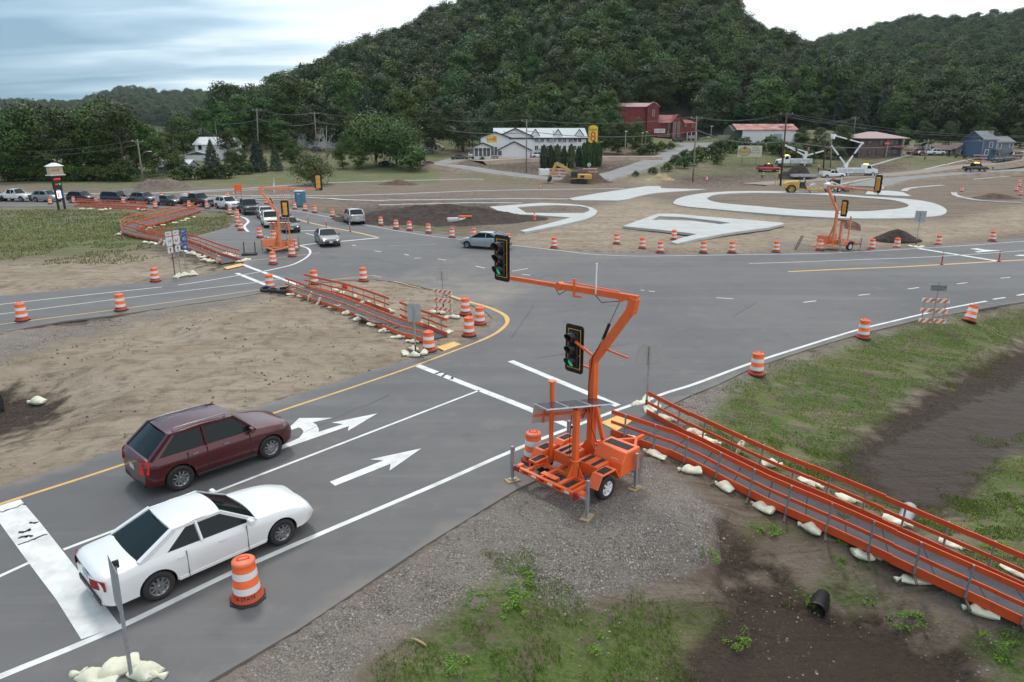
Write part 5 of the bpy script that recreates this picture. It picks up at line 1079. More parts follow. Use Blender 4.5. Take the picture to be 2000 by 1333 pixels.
for kd, pm, px, py, h, lb, rk in (('sedan', P_blk, 757, 326, (.9, -.3), 'black car parked under the spreading tree', 0), ('hatch', P_bur, 832, 327, (-.6, -.5), 'burgundy car parked right of the round green shrub', 0), ('sedan', P_blk, 898, 313, (1, .1), 'small black car parked left of the motel', 0), ('suv', P_whi, 925, 309, (.3, .9), 'white car half hidden behind the motel sunroom', 0), ('suv', P_whi, 1052, 309, (1, .05), 'white car parked in front of the motel wall', 0), ('sedan', P_bur, 1105, 309, (1, 0), 'burgundy car parked behind the narrow evergreens', 0),
                                  ('suv', P_blk, 1325, 278, (-.95, -.3), 'black car parked in front of the red mill', 0), ('pickup', P_red, 1500, 336, (.97, .1), 'red pickup truck parked left of the first bucket truck', 0), ('pickup', P_blk, 1903, 342, (1, .1), 'black pickup truck with amber beacons on its roof', 0), ('suv', P_bur, 1787, 304, (-1, .1), 'dark burgundy car left of the parked white trucks', 0), ('pickup', P_whi, 1807, 304, (1, .0), 'white pickup, left one of the two by the brown brick building', 0), ('suv', P_whi, 1828, 304, (1, .0), 'white car, right one of the two by the brown brick building', 0),
                                  ('sedan', P_dkg, 1962, 320, (-.9, -.4), 'dark car driving down the road at the far right', 0), ('suv', P_bur, 1980, 316, (-.9, -.4), 'dark red car following the dark car at the far right', 0), ('sedan', P_dkg, 1948, 322, (-.9, -.4), 'low dark car at the head of the short file at the far right', 0), ('suv', P_blk, 622, 298, (.9, .1), 'dark vehicle parked below the white house with the brown roof', 0)):
    o = c_at(kd, pm, px, py, h, lb, 'pickup truck' if kd == 'pickup' else 'car', far=True)
    if px > 1895: o.location.z += .7
    if 'amber' in lb:
        m = MB(); m.box((.1, .45, 2.02), (.25, .5, .16)); m.build('beacon', M_amber, o, .03); m = MB(); m.box((.1, -.45, 2.02), (.25, .5, .16)); m.build('beacon', M_amber, o, .03)
    if 'red pickup' in lb:
        m = MB(); m.box((0, 0, 1.98), (.2, .5, .14)); m.build('beacon', M_amber, o, .03); m = MB(); m.b2(-2.7, -1.1, -.7, .7, .9, 1.6); m.build('tool_box', M_trim, o, .05)
# ============================================================ striped drums
def drum_proto():
    root = thing('traffic_drum', 'x', 'traffic drum'); R0, R1, H_ = .285, .225, .93
    rr = lambda z: lerp(R0, R1, (z - .10) / (H_ - .10))
    b = MB(); zs = [.07, .10, .20, .22, .38, .40, .56, .58, .74, .76, .90, .93]
    prof = [(R0 + .045, .07), (R0 + .045, .11), (R0 + .0, .13), (rr(.22), .235)]
    prof += [(rr(.24), .24), (rr(.40), .40), (rr(.40) - .006, .405), (rr(.57), .57), (rr(.57) - .006, .575), (rr(.74), .74), (rr(.74) - .006, .745), (rr(.90), .90)]
    b.lathe(prof, 28); b.build('drum_body', M_orange, root)
    lo = MB(); lo.lathe([(R0 + .050, .066), (R0 + .050, .112), (R0 + .004, .135), (rr(.22) + .004, .236)], 28); lo.build('drum_skirt', M_orange_base, root)
    for z0, z1 in ((.245, .395), (.58, .735)):
        s_ = MB(); s_.lathe([(rr(z0) + .004, z0), (rr(z1) + .004, z1)], 28); s_.build('reflective_band', M_white_refl, root)
    l = MB(); l.lathe([(rr(.90) + .012, .885), (rr(.93) + .014, .93), (R1 - .03, .958), (.001, .962)], 28); lid = l.build('drum_lid', M_orange_lid, root)
    h = MB(); h.tube([(-.12, 0, .955), (-.105, 0, 1.01), (-.06, 0, 1.03), (.06, 0, 1.03), (.105, 0, 1.01), (.12, 0, .955)], .016, 6); h.box((0, 0, .966), (.30, .05, .012)); h.build('handle', M_orange_lid, lid)
    r = MB(); n = 8; P = [(.39 * math.cos(6.283 * (i + .5) / n), .39 * math.sin(6.283 * (i + .5) / n)) for i in range(n)]; r.prism(P, .0, .045); P2 = [(p[0] * .86, p[1] * .86) for p in P]; r.prism(P2, .04, .075); r.build('rubber_base', M_rubber, root, .006)
    return root
DR = drum_proto(); first = [True]
def drum(px, py, label, group=None, rz=0, tilt=None, txt=None, s_=1.0):
    x_, y_, z_ = GT(px, py)
    if y_ < 130 and sdist(np.array([x_]), np.array([y_]), ASPH)[0] > 0: z_ = 0.0
    o = place(DR, first[0], (x_, y_, z_), rz, label, group, scale=s_, rot=tilt); first[0] = False
    if txt:
        M_stn = mat('stencil_black', (.03, .012, .01), .7); m = MB()
        a = math.atan2(-y_, -x_); T = Matrix.Translation((0, 0, .17)) @ Matrix.Rotation(a + math.pi / 2 - o.rotation_euler.z + txt[1], 4, 'Z') @ Matrix.Rotation(math.pi / 2, 4, 'X')
        text_into(m, txt[0], .115, T, wrap_r=.300); m.build('stencil', M_stn, o)
    return o
drum(485, 1174, 'striped traffic drum nearest the camera, on the shoulder beside the white coupe', rz=.4, txt=('& STATE', -.15))
drum(45, 629, 'striped traffic drum at the left edge beside the divided road'); drum(237, 609, 'striped traffic drum on the yellow line of the divided road'); drum(304, 552, 'striped traffic drum on the sand left of the route shield signs')
drum(528, 567, 'striped traffic drum standing behind the three old tyres'); drum(614, 556, 'striped traffic drum just behind the rail start of the median walkway'); drum(710, 550, 'striped traffic drum standing alone on the dusty asphalt above the median')
drum(838, 686, 'striped traffic drum beside the yellow mat at the end of the median walkway', txt=('STATE', -.1)); drum(909, 615, 'striped traffic drum of the nose trio, the one farthest back'); drum(937, 634, 'striped traffic drum of the nose trio, the rightmost'); drum(916, 656, 'striped traffic drum of the nose trio, nearest the camera')
drum(1477, 732, 'striped traffic drum on the gravel edge above the near walkway', txt=('STATE', .1)); drum(1685, 661, 'striped traffic drum at the top of the grass slope left of the barricade'); drum(1892, 629, 'leaning striped traffic drum on the grass right of the barricade', tilt=(R(-4), R(17), .3)); drum(1041, 905, 'striped traffic drum behind the left fender of the near signal trailer', txt=('STATE', 0))
g = 'drums at the far signal trailer'
for px, py, lb in ((534, 518, 'striped traffic drum below the far signal trailer on the dirty asphalt'), (571, 503, 'striped traffic drum in front of the right end of the far signal trailer'), (576, 491, 'striped traffic drum behind the right end of the far signal trailer'), (535, 471, 'striped traffic drum behind the mast of the far signal trailer'), (508, 466, 'striped traffic drum under the solar panel of the far signal trailer')): drum(px, py, lb, g)
g = 'drums round the painted island nose'
for px, py, lb in ((471, 451.5, 'nearest'), (466, 444, 'second nearest'), (464, 436, 'middle'), (464, 426, 'second farthest'), (450, 420, 'farthest')): drum(px, py, 'striped drum in the tight file beside the dark grey pickup, %s one' % lb, g)
g = 'drums along the queue of cars'
for px, py, lb in ((99, 400, 'between the legs of the price sign and the silver wagon'), (145, 398, 'at the left end of the farthest walkway'), (189, 398, 'between the black car and the dark blue minivan'), (242, 400, 'in front of the dark blue minivan'), (304, 407, 'left of the dark grey sedan'), (316, 388, 'behind the nose of the grey compact car'), (370, 407, 'in front of the tail of the black pickup'), (370, 388, 'behind the bed of the black pickup'), (405, 409, 'in front of the nose of the black pickup'), (445, 388, 'behind the white car in the queue')): drum(px, py, 'small striped drum ' + lb, g)
g = 'drums along the outer edge of the far arm'
nm_ = ['left of the patterned barrier', 'second left of the patterned barrier', 'in front of the patterned barrier', 'beside the blue toilet', 'right of the blue toilet', 'second right of the blue toilet', 'at the left foot of the dark soil heap', 'touching the silver car going away', 'right of the silver car going away', 'third right of the silver car', 'fourth right of the silver car', 'before the grey bundle of pipes', 'left of the silver hatchback', 'behind the silver hatchback', 'behind the hanging signal head']
for (px, py), lb in zip(((521, 400), (530, 402), (557, 405), (576, 410), (596, 413), (615, 417), (650, 425), (673, 428), (744, 442), (774, 449), (800, 452), (837, 457), (883, 466), (925, 467), (993, 478)), nm_): drum(px, py, 'striped drum ' + lb, g)
g = 'drums along the edge of the roundabout works'
for px, py, lb in ((1082, 485, 'standing alone in the mouth of the dirt road'), (1204, 477, 'left of the slotted slab'), (1254, 486, 'second left of the slotted slab tip'), (1289, 496, 'leaning at the soil edge below the slab'), (1316, 469, 'at the tip of the slotted concrete slab'), (1373, 494, 'fifth from the right trailer'), (1429, 494, 'third from the right trailer'), (1515, 493, 'left of the rusty stand by the right trailer'), (1601, 490, 'in front of the right signal trailer'), (1702, 488, 'right of the right signal trailer'), (1751, 486, 'in front of the small dark soil heap'), (1832, 480, 'right of the sign with sandbags'), (1937, 473, 'farthest right along the works edge')): drum(px, py, 'striped drum ' + lb, g)
g = 'drums in the far works'
for px, py, lb in ((1878, 375, 'leaning at the start of the curved kerb'), (1991, 358, 'far right, top of the pair'), (1984, 374, 'far right, left of the kerb end'), (1993, 382, 'far right, lowest of its group'), (1990, 366, 'far right, middle of its group'), (1848, 328, 'orange, beside the upper road by the lawn'), (1866, 340, 'orange, left of the black pickup with beacons'), (1689, 345, 'at the nose of the right bucket truck'), (1887, 320, 'left of the white far barricade'), (1905, 321, 'beside the left post of the far barricade'), (1919, 320, 'right of the far barricade'), (1937, 320, 'before the file of dark cars'), (1380, 354, 'in the soil right of the utility pole'), (1092, 347, 'between the barricades behind the excavator')): drum(px, py, 'small drum ' + lb, g)
# ============================================================ sandbags
def bag_mesh(seed, L_=.52, W_=.30, H_=.15, tail=True):
    r_ = random.Random(seed); mb = MB()
    def f(u, v):
        x_ = (u - .5) * L_; a = v * 2 * math.pi; e_ = 1 - abs(2 * u - 1) ** 3.5; k = .35 + .65 * e_
        y_ = math.cos(a) * W_ / 2 * (.72 + .28 * e_ + .16 * abs(2 * u - 1) ** 5) ; z_ = math.sin(a) * H_ / 2 * k * 1.05
        return (x_ + r_.uniform(-.007, .007) + .03 * math.cos(a) * (2 * u - 1), y_ + r_.uniform(-.008, .008), max(z_ + H_ * .42, .0) + r_.uniform(-.005, .005) + (.03 * math.sin(6 * u + seed) + .018 * math.sin(11 * u + 2 * a + seed)) * max(0, math.sin(a)))
    mb.grid(f, 12, 16)
    for s_ in (0, 1):
        pts = [f(s_, j / 16) for j in range(16)]; mb.add(pts, [tuple(range(16))])
    me_b = mb.mesh('sandbag', M_bag)
    t_ = MB(); x0 = L_ / 2 - .015; t_.tube([(x0 - .03, 0, .07), (x0 + .03, .01, .07), (x0 + .05, .015, .07), (x0 + .10, .03, .06), (x0 + .15, .045, .05)], [.09, .03, .022, .05, .065], 8)
    return me_b, t_.mesh('bag_neck', M_bag)
BAGS = [bag_mesh(1), bag_mesh(2, .46, .34, .19), bag_mesh(3, .56, .28, .13), bag_mesh(4, .40, .30, .20)]
rb_ = random.Random(12)
def bag(px, py, label, group=None, rz=None, k=None, up=0, s_=1.0, upright=False):
    x_, y_, z_ = GT(px, py); k = rb_.randrange(4) if k is None else k; rz = rb_.uniform(0, 6.28) if rz is None else rz
    o = bpy.data.objects.new('sandbag', BAGS[k][0]); C.objects.link(o); o.location = (x_, y_, z_ + up); o.rotation_euler = (rb_.uniform(-.06, .06), -1.15 if upright else rb_.uniform(-.08, .08), rz); o.scale = (s_,) * 3
    if upright: o.location.z += .12
    tag(o, label, 'sandbag', group); n_ = link('bag_neck', BAGS[k][1], o); return o
ordn = ['first', 'second', 'third', 'fourth', 'fifth', 'sixth', 'seventh', 'eighth', 'ninth', 'tenth', 'eleventh', 'twelfth', 'thirteenth', 'fourteenth', 'fifteenth', 'sixteenth']
g = 'sandbags along the near side of the right walkway'
for i, (px, py) in enumerate([(1241, 864), (1283, 892), (1352, 923), (1417, 957), (1494, 998), (1586, 1040), (1685, 1093), (1787, 1139), (1921, 1206)]): bag(px, py, 'pale sandbag, %s from the trailer, near side of the right walkway' % ordn[i], g, rz=-.7 + rb_.uniform(-.5, .5) + (math.pi if i != 6 else 0), s_=1.15)
g = 'sandbags along the far side of the right walkway'
for i, (px, py) in enumerate([(1297, 820), (1354, 849), (1380, 864), (1446, 886), (1502, 911), (1578, 945), (1651, 979), (1746, 1021), (1858, 1067), (1980, 1120)]): bag(px, py, 'pale sandbag, %s from the road along the far side of the right walkway' % ordn[i], g, rz=-.7 + rb_.uniform(-.6, .6), upright=(i in (3,)), s_=1.15)
for px, py, lb in ((1250, 790, 'leftmost'), (1262, 786, 'middle'), (1266, 806, 'frontmost'), (1281, 800, 'rightmost')): bag(px, py, 'plump sandbag at the foot of the sign by the right walkway, %s' % lb, 'sandbags at the near sign foot', s_=1.15)
g = 'sandbags along the near side of the median walkway'
for i, (px, py) in enumerate([(569, 577), (588, 581), (606, 588), (625, 595), (650, 602), (676, 615), (698, 627), (726, 637), (748, 650), (774, 661), (803, 669)]): bag(px, py, 'cream sandbag, %s from the tyres along the near side of the median walkway' % ordn[i], g, rz=rb_.uniform(-.6, .6), upright=(i in (2, 3)), s_=1.1)
g = 'sandbags along the far side of the median walkway'
for i, (px, py) in enumerate([(655, 570), (668, 573.5), (693, 582), (714, 592), (737.7, 602), (762.6, 611), (786, 623), (817, 633), (842.7, 643), (875, 652)]): bag(px, py, 'cream sandbag, %s from the left along the far side of the median walkway' % ordn[i], g, s_=1.1)
for px, py, lb in ((792, 693, 'left'), (810, 686, 'back'), (811, 697, 'front'), (829, 693, 'right')): bag(px, py, 'cream sandbag piled on the foot of the median sign, %s one' % lb, 'sandbags on the median sign foot', s_=1.1)
for px, py, lb in ((849, 612, 'far left'), (864, 613, 'middle'), (870, 623, 'near'), (889, 622, 'right')): bag(px, py, 'cream sandbag on the feet of the striped barricade, %s one' % lb, 'sandbags on the barricade feet', s_=1.1)
g = 'sandbags along the near side of the left walkway'
for i, (px, py) in enumerate([(285, 476), (297, 477), (305, 478), (314.5, 479), (323.5, 479), (332, 483), (363, 493), (372, 496), (380.5, 499), (389, 502), (396.7, 505), (404, 509), (412, 512), (427, 515)]): bag(px, py, 'cream sandbag, %s from the bend along the near side of the left walkway' % ordn[i], g, upright=(i in (3, 4, 13)), s_=1.25)
g = 'sandbags along the far side of the left walkway'
for i, (px, py) in enumerate([(440, 497), (448, 500), (457, 503), (472, 512), (484, 510)]): bag(px, py, 'cream sandbag, %s along the far side of the left walkway end' % ordn[i], g, s_=1.2)
for i, (px, py) in enumerate([(233, 460), (237.5, 457), (243, 453)]): bag(px, py, 'cream sandbag, %s of three outside the walkway bend' % ordn[i], 'sandbags at the walkway bend', s_=1.2)
for i, (px, py) in enumerate([(281.6, 451.5), (293, 447.5), (302, 445), (319, 441.5), (341, 437), (359, 432.5), (366.6, 429.5), (379.5, 425.5)]): bag(px, py, 'small cream sandbag, %s on the grass below the upper left walkway' % ordn[i], 'sandbags below the upper walkway', s_=1.2)
for i, (px, py) in enumerate([(160, 409), (175, 409.5), (198, 412), (207, 411), (216, 409.5), (270, 411), (280.5, 411)]): bag(px, py, 'tiny cream sandbag, %s in front of the farthest walkway' % ordn[i], 'sandbags at the farthest walkway', s_=1.3)
for i, (px, py) in enumerate([(345, 544), (352, 541), (358, 541), (364, 537), (370, 539), (376, 535), (381, 538), (349, 540)]): bag(px, py, 'cream sandbag heaped under the route shield signs, %s from the left' % ordn[i], 'sandbags under the route shields', s_=1.15)
for i, (px, py) in enumerate([(1780, 483.5), (1789, 485), (1797.5, 484.5)]): bag(px, py, 'cream sandbag at the foot of the right roadside sign, %s from the left' % ordn[i], 'sandbags at the right roadside sign', s_=1.3)
for (px, py, up_), lb in zip(((196, 1330, 0), (240, 1312, .03), (282, 1322, 0)), ('left', 'middle, largest', 'right')): bag(px, py, 'pale sandbag at the foot of the near tilted sign, %s one' % lb, 'sandbags at the near tilted sign', rz={'left': 2.9, 'middle, largest': 3.5, 'right': -.3}[lb], up=up_, s_=1.35)
bag(77, 789, 'lone greenish sandbag in the hollow of the sandy median', s_=1.4)
# ============================================================ walkways
def walkway(label, A, B, step=1.9, mrail=M_rail, za=None, zb=None, hh=.98, rails=True, gap=None, end_mats=(), lean=0.0, nseg=3, dz=.06):
    """A, B: the two edges as picture points"""
    PA = [Vector((*GT(a, b)[:2], 0)) for a, b in A]; PB = [Vector((*GT(a, b)[:2], 0)) for a, b in B]
    if za:
        PA = [Vector((*G(a, b, z), z)) for (a, b), z in zip(A, za)]; PB = [Vector((*G(a, b, z), z)) for (a, b), z in zip(B, zb)]
    else:
        for p in PA + PB: p.z = max(hz(p.x, p.y), -.3) * .5
    def resample(P, n):
        L_ = [0]
        for i in range(1, len(P)): L_.append(L_[-1] + (P[i] - P[i - 1]).length)
        out = []
        for k in range(n + 1):
            t_ = L_[-1] * k / n; i = 1
            while i < len(P) - 1 and L_[i] < t_: i += 1
            out.append(P[i - 1].lerp(P[i], (t_ - L_[i - 1]) / max(1e-6, L_[i] - L_[i - 1])))
        return out, L_[-1]
    _, la = resample(PA, 2); n = max(2, round(la / step)); QA, _ = resample(PA, n); QB, _ = resample(PB, n)
    base = (QA[0] + QB[0]) / 2; root = thing('pedestrian_walkway', label, 'walkway', tuple(base)); QA = [p - base for p in QA]; QB = [p - base for p in QB]
    for k in range(n):
        m = MB(); a0, a1, b0, b1 = QA[k], QA[k + 1], QB[k], QB[k + 1]; g_ = .01; d_ = (a1 - a0).normalized() * g_
        top = [a0 + d_, a1 - d_, b1 - d_, b0 + d_]; m.add([p + Vector((0, 0, dz)) for p in top] + [p + Vector((0, 0, dz - .05)) for p in top], [(0, 1, 2, 3), (7, 6, 5, 4), (0, 4, 5, 1), (1, 5, 6, 2), (2, 6, 7, 3), (3, 7, 4, 0)]); m.build('deck_panel', M_deck, root)
    for side, Q, sg in (('a', QA, 1), ('b', QB, -1)):
        out = [(QA[k] - QB[k]).normalized() * sg for k in range(n + 1)]
        rr_ = random.Random(len(Q) + (sg > 0))
        jog = 0
        for k in range(n):
            if gap and side == gap[0] and gap[1] <= k < gap[2]: continue
            p0, p1 = Q[k] + out[k] * .03, Q[k + 1] + out[k + 1] * .03
            if k % nseg == 0: jog = rr_.uniform(-.018, .018)
            o_ = out[k] * (.012 if (k // nseg) % 2 else 0); e0 = (p1 - p0).normalized() * .02
            for nm_, z0, hgt in (('toe_board', .13, .23), ('mid_rail', .53, .10), ('top_rail', .90, .14)):
                m = MB(); m.beam(p0 + o_ - e0 * .4 + Vector((0, 0, z0 * hh + jog)), p1 + o_ + e0 * .4 + Vector((0, 0, z0 * hh + jog)), .035, hgt); m.build(nm_, mrail, root)
        for k in range(n):
            p = (Q[k].lerp(Q[k + 1], .5)) + out[k] * .075
            if gap and side == gap[0] and gap[1] <= k < gap[2]: continue
            d_ = (Q[k + 1] - Q[k]).normalized(); up = Vector((0, 0, 1)) if not lean else Vector((d_.x * -d_.z, d_.y * -d_.z, 1)).normalized()
            m = MB(); m.beam(p + Vector((0, 0, .02)), p + up * (.97 * hh), .045, .045, up=d_); m.build('post', M_galv, root)
            m = MB(); m.beam(p - out[k] * .02 + Vector((0, 0, .03)), p + out[k] * .42 + Vector((0, 0, .02)), .05, .05); m.build('foot', M_steel, root)
    return root
za = [.0, -.06, -.28, -.40, -.55, -.62, -.66, -.70]
walkway('orange railed walkway running down to the right edge of the picture', [(1194, 850), (1328, 898), (1430, 953), (1500, 989), (1646, 1055), (1867, 1161), (2000, 1222), (2180, 1310)], [(1262, 812), (1338, 854), (1432, 900), (1500, 933), (1620, 984), (1746, 1041), (1930, 1125), (2080, 1196)], za=za, zb=[.0, -.06, -.24, -.36, -.52, -.60, -.66, -.70], step=1.05, nseg=2, lean=1, hh=.95)
walkway('orange railed walkway crossing the sandy median between tyres and drums', [(560, 571), (608, 589), (658, 605), (697, 622), (728, 634), (786, 659), (828, 672)], [(595, 562), (668, 581), (728, 602), (778, 623), (826, 643), (873, 659)], step=1.2, mrail=M_rail2, gap=('b', 8, 9))
walkway('long bent orange railed walkway on the left grass', [(435, 517.6), (388, 495), (345, 482), (302, 473), (267, 467), (243, 460), (236, 453), (250, 441), (280, 434.5), (323, 422), (366, 412), (382, 409)], [(470, 512), (431, 500), (388, 483), (345, 470), (313, 464), (285, 459), (266, 454), (280, 447), (323, 437), (366, 423), (392, 414)], step=2.0, mrail=M_rail2, nseg=2)
walkway('farthest orange railed walkway below the queue of cars', [(146, 404), (215, 408), (287, 411.5)], [(152, 401), (215, 404.5), (290, 408)], step=2.0, mrail=M_rail2)
def tactile(label, P, z=.015):
    m = MB(); Q = [G(a, b, z) for a, b in P]; m.prism(Q, .006, z + .01)
    for i in range(7):
        for j in range(7):
            u, v = (i + .5) / 7, (j + .5) / 7; a = [lerp(Q[0][k], Q[1][k], u) for k in (0, 1)]; b = [lerp(Q[3][k], Q[2][k], u) for k in (0, 1)]; m.cyl((lerp(a[0], b[0], v), lerp(a[1], b[1], v), z + .008), (lerp(a[0], b[0], v), lerp(a[1], b[1], v), z + .016), .025, n=6)
    o = m.build('tactile_mat', M_tact); tag(o, label, 'tactile mat')
tactile('yellow tactile mat at the start of the right walkway', [(1173, 826), (1207, 843), (1240, 818), (1212, 810)]); tactile('yellow tactile mat at the right end of the median walkway', [(853, 678.6), (867.6, 686), (900.5, 673), (886, 668)]); tactile('yellow tactile mat at the left end of the median walkway', [(581, 571), (589, 575), (615, 571), (610, 568)]); tactile('yellow tactile mat at the end of the left walkway', [(437, 522.5), (443, 526.5), (478, 518.5), (470, 515)])
# ============================================================ portable signal trailers
def signal_head(parent, p, face, back_black=True, s_=1.0, lit=True, tilt=0.0):
    """three lamp head hanging at p; face = direction it looks"""
    f = Vector((face[0], face[1], 0)).normalized(); s = Vector((-f.y, f.x, 0)); Mx = Matrix((f, s, Vector((0, 0, 1)))).transposed().to_4x4(); Mx = Matrix.Translation(p) @ Mx @ Matrix.Rotation(tilt, 4, 'X')
    def mk(): m = MB(); m.M = Mx; return m
    h = mk(); 
    for k in (-1, 0, 1): h.box((0, 0, k * .355), (.20, .36, .345))
    hd_ = h.build('signal_housing', M_sigblk if lit else M_sigyel, parent, .03)
    bp_ = mk(); rr = .09; P = []
    for cx_, cz_, a0 in ((.24, .62, 0), (-.24, .62, 90), (-.24, -.62, 180), (.24, -.62, 270)):
        for j in range(5): a = R(a0 + j * 22.5); P.append((cx_ + rr * math.cos(a), cz_ + rr * math.sin(a)))
    bp_.prism([(q[0], q[1]) for q in P], -.012, .012, axis='X'); bp_.build('backplate', M_sigblk, parent)
    bo = mk()
    for y0, z0, dy_, dz_ in ((0, .575, .46, .02), (0, -.575, .46, .02), (.225, 0, .02, 1.15), (-.225, 0, .02, 1.15), (0, .178, .46, .012), (0, -.178, .46, .012)): bo.box((.015, y0, z0), (.012, dy_, dz_))
    bo.build('yellow_border', M_sigyel, parent)
    cols = (('red_lens', (.10, .005, .005), None), ('amber_lens', (.10, .035, .004), None), ('green_lens', (.01, .18, .10), (.02, .45, .24) if lit else None))
    for k, (nm_, c_, em) in zip((1, 0, -1), cols):
        l = mk(); l.lathe([(.001, .155), (.09, .14), (.145, .105)], 20, 'X', c=(0, 0, k * .355)); l.build(nm_, mat(nm_ + str(bool(em)), c_, .15, emit=em, estr=.5 if em else 0, spec=.7), parent)
        v = mk(); n = 20; vs = []; 
        for r_, o_ in ((.155, 0), (.150, 0)):
            for q in (0, 1):
                for j in range(n + 1):
                    a = R(-50) + (R(280)) * j / n; y_ = r_ * math.cos(a); z_ = r_ * math.sin(a); ext = .10 + q * (.10 + .17 * max(0, .4 + .6 * math.sin(a))); vs.append((ext, y_, z_ + k * .355))
        w_ = n + 1; fs = [(j, j + 1, w_ + j + 1, w_ + j) for j in range(n)] + [(2 * w_ + j, 3 * w_ + j, 3 * w_ + j + 1, 2 * w_ + j + 1) for j in range(n)] + [(w_ + j, w_ + j + 1, 3 * w_ + j + 1, 3 * w_ + j) for j in range(n)]
        v.add(vs, fs, True); v.build('visor', M_sigblk, hd_)
    return hd_
def signal_trailer(label, O, f, mm, near=True, armlen=4.6, lean=1.15, hface=None, heads=True, txt=False, panels=True, legs=True):
    f = Vector((*f, 0)).normalized(); rz = math.atan2(f.y, f.x); root = thing('signal_trailer', label, 'signal trailer', (O[0], O[1], 0), rz)
    def B(name, fn, m_=None, bev=.006, par=None):
        m = MB(); fn(m); return m.mesh and m.build(name, m_ or mm, par or root, bev)
    # frame
    def frame(m):
        m.box((0, 0, .48), (.10, 2.35, .14)); m.box((.10, -1.12, .50), (.2, .14, .16)); m.box((.10, 1.12, .50), (.2, .14, .16))
        for yy in (-.85, .85, -.30, .30): m.box((1.4, yy, .46), (2.9, .09, .11))
        for xx in (.75, 1.45, 2.15, 2.85): m.box((xx, 0, .455), (.09, 1.9, .10))
        m.beam((2.85, -.8, .45), (4.1, 0, .42), .09, .11); m.beam((2.85, .8, .45), (4.1, 0, .42), .09, .11); m.beam((4.0, 0, .42), (4.5, 0, .42), .10, .10)
        m.box((.16, .05, .60), (.18, .55, .03)); m.box((.24, .05, .55), (.03, .55, .12))
        m.beam((.1, -.35, .49), (.75, -.35, .49), .07, .08); m.beam((.1, -.7, .49), (.75, -.7, .49), .07, .08)
    B('frame', frame)
    for i in range(8):
        yy = -1.05 + i * .30; B('reflective_tape', lambda m: m.box((-.055, yy, .49), (.012, .17, .06)), M_white_refl if i % 2 else M_red, 0)
    for s_ in (-1, 1):
        B('taillight', lambda m: m.box((-.07, s_ * 1.08, .52), (.08, .17, .15)), M_red, .01)
        def fender(m):
            m.box((1.1, s_ * 1.08, .80), (.62, .34, .04)); m.beam((1.40, s_ * 1.08, .79), (1.60, s_ * 1.08, .46), .34, .04); m.beam((.80, s_ * 1.08, .79), (.62, s_ * 1.08, .46), .34, .04)
            m.prism([(.64, .46), (.82, .80), (1.38, .80), (1.58, .46)], s_ * .90 - .015, s_ * .90 + .015, axis='Y')
        B('fender', fender); B('grip_pad', lambda m: m.box((1.1, s_ * 1.08, .825), (.38, .24, .012)), M_tread, 0)
    wheel_set(root, (1.1,), 1.12, .34, M_rim, .20, 6)
    # four jacks on timber pads
    if legs:
        for (jx, jy) in ((-.02, -1.42), (.02, 1.36), (2.15, -1.38), (2.55, 1.45)):
            def jack(m): m.box((jx, jy, .60), (.08, .08, .95)); m.box((jx, jy, .28), (.06, .06, .5)); m.box((jx, jy, .055), (.16, .16, .03)); m.beam((jx, jy * .8, .5), (jx, jy, .5), .06, .06); m.tube([(jx, jy, 1.0), (jx + .10, jy + .02, 1.0), (jx + .12, jy + .02, .88)], .012, 5)
            B('jack_leg', jack, M_galv, .004); B('timber_pad', lambda m: m.box((jx, jy, .02), (.40, .26, .035), (0, 0, rb_.uniform(-.6, .6))), M_wood, .004)
    # boxes
    def cab(m): m.prism([(-.45, .50), (-.45, .86), (-.28, 1.16), (.28, 1.16), (.40, 1.05), (.40, .50)], -.42, .42, axis='X')
    mm_ = MB(); mm_.M = Matrix.Translation((2.02, -.78, 0)); mm_.prism([(-.46, .50), (-.40, .88), (-.20, 1.16), (.42, 1.16), (.44, .50)], -.50, .50, axis='Y'); cb_ = mm_.build('equipment_box', mm, root, .02)
    B('grip_pad', lambda m: m.box((2.14, -.78, 1.165), (.30, .8, .012)), M_tread, 0); B('warning_label', lambda m: m.box((1.66, -.98, .86), (.006, .26, .20), (0, R(8), 0)), M_white_refl, 0, cb_)
    B('battery_box', lambda m: m.b2(1.05, 1.75, .12, .72, .50, .84), None, .015); B('battery_box', lambda m: m.b2(1.05, 1.62, -.86, -.16, .50, .84), None, .015)
    for yy in (.30, .54): B('grip_pad', lambda m: m.box((1.40, yy, .846), (.56, .12, .012)), M_tread, 0)
    for yy in (-.34, -.68): B('grip_pad', lambda m: m.box((1.33, yy, .846), (.5, .12, .012)), M_tread, 0)
    B('step', lambda m: (m.b2(.30, .85, .72, 1.0, .66, .70), m.b2(.30, .34, .74, .78, .48, .68), m.b2(.80, .84, .74, .78, .48, .68), m.b2(.30, .34, .94, .98, .48, .68)), None, .004); B('grip_pad', lambda m: m.box((.575, .86, .706), (.45, .18, .012)), M_tread, 0)
    B('tool_box', lambda m: m.prism([(1.45, .50), (1.45, .80), (1.60, .92), (2.1, .92), (2.1, .50)], .78, 1.12, axis='Y'), None, .012); B('grip_pad', lambda m: m.box((1.85, .95, .926), (.38, .2, .012)), M_tread, 0)
    # solar mast, brace and panels
    sx, sy = .80, -.30
    def post(m): m.cyl((sx, sy, .50), (sx, sy, .98), .105, .105, 16); m.box((sx, sy, 1.7), (.15, .15, 1.5)); m.prism([(sx - .35, .5), (sx - .06, .92), (sx + .06, .92), (sx + .35, .5)], sy - .012, sy + .012, axis='Y'); m.prism([(sy - .35, .5), (sy - .06, .92), (sy + .06, .92), (sy + .35, .5)], sx - .012, sx + .012, axis='X')
    B('solar_post', post); B('post_ring', lambda m: m.lathe([(.105, .94), (.15, .95), (.15, .99), (.10, .995)], 16, c=(sx, sy, 0)), None, 0)
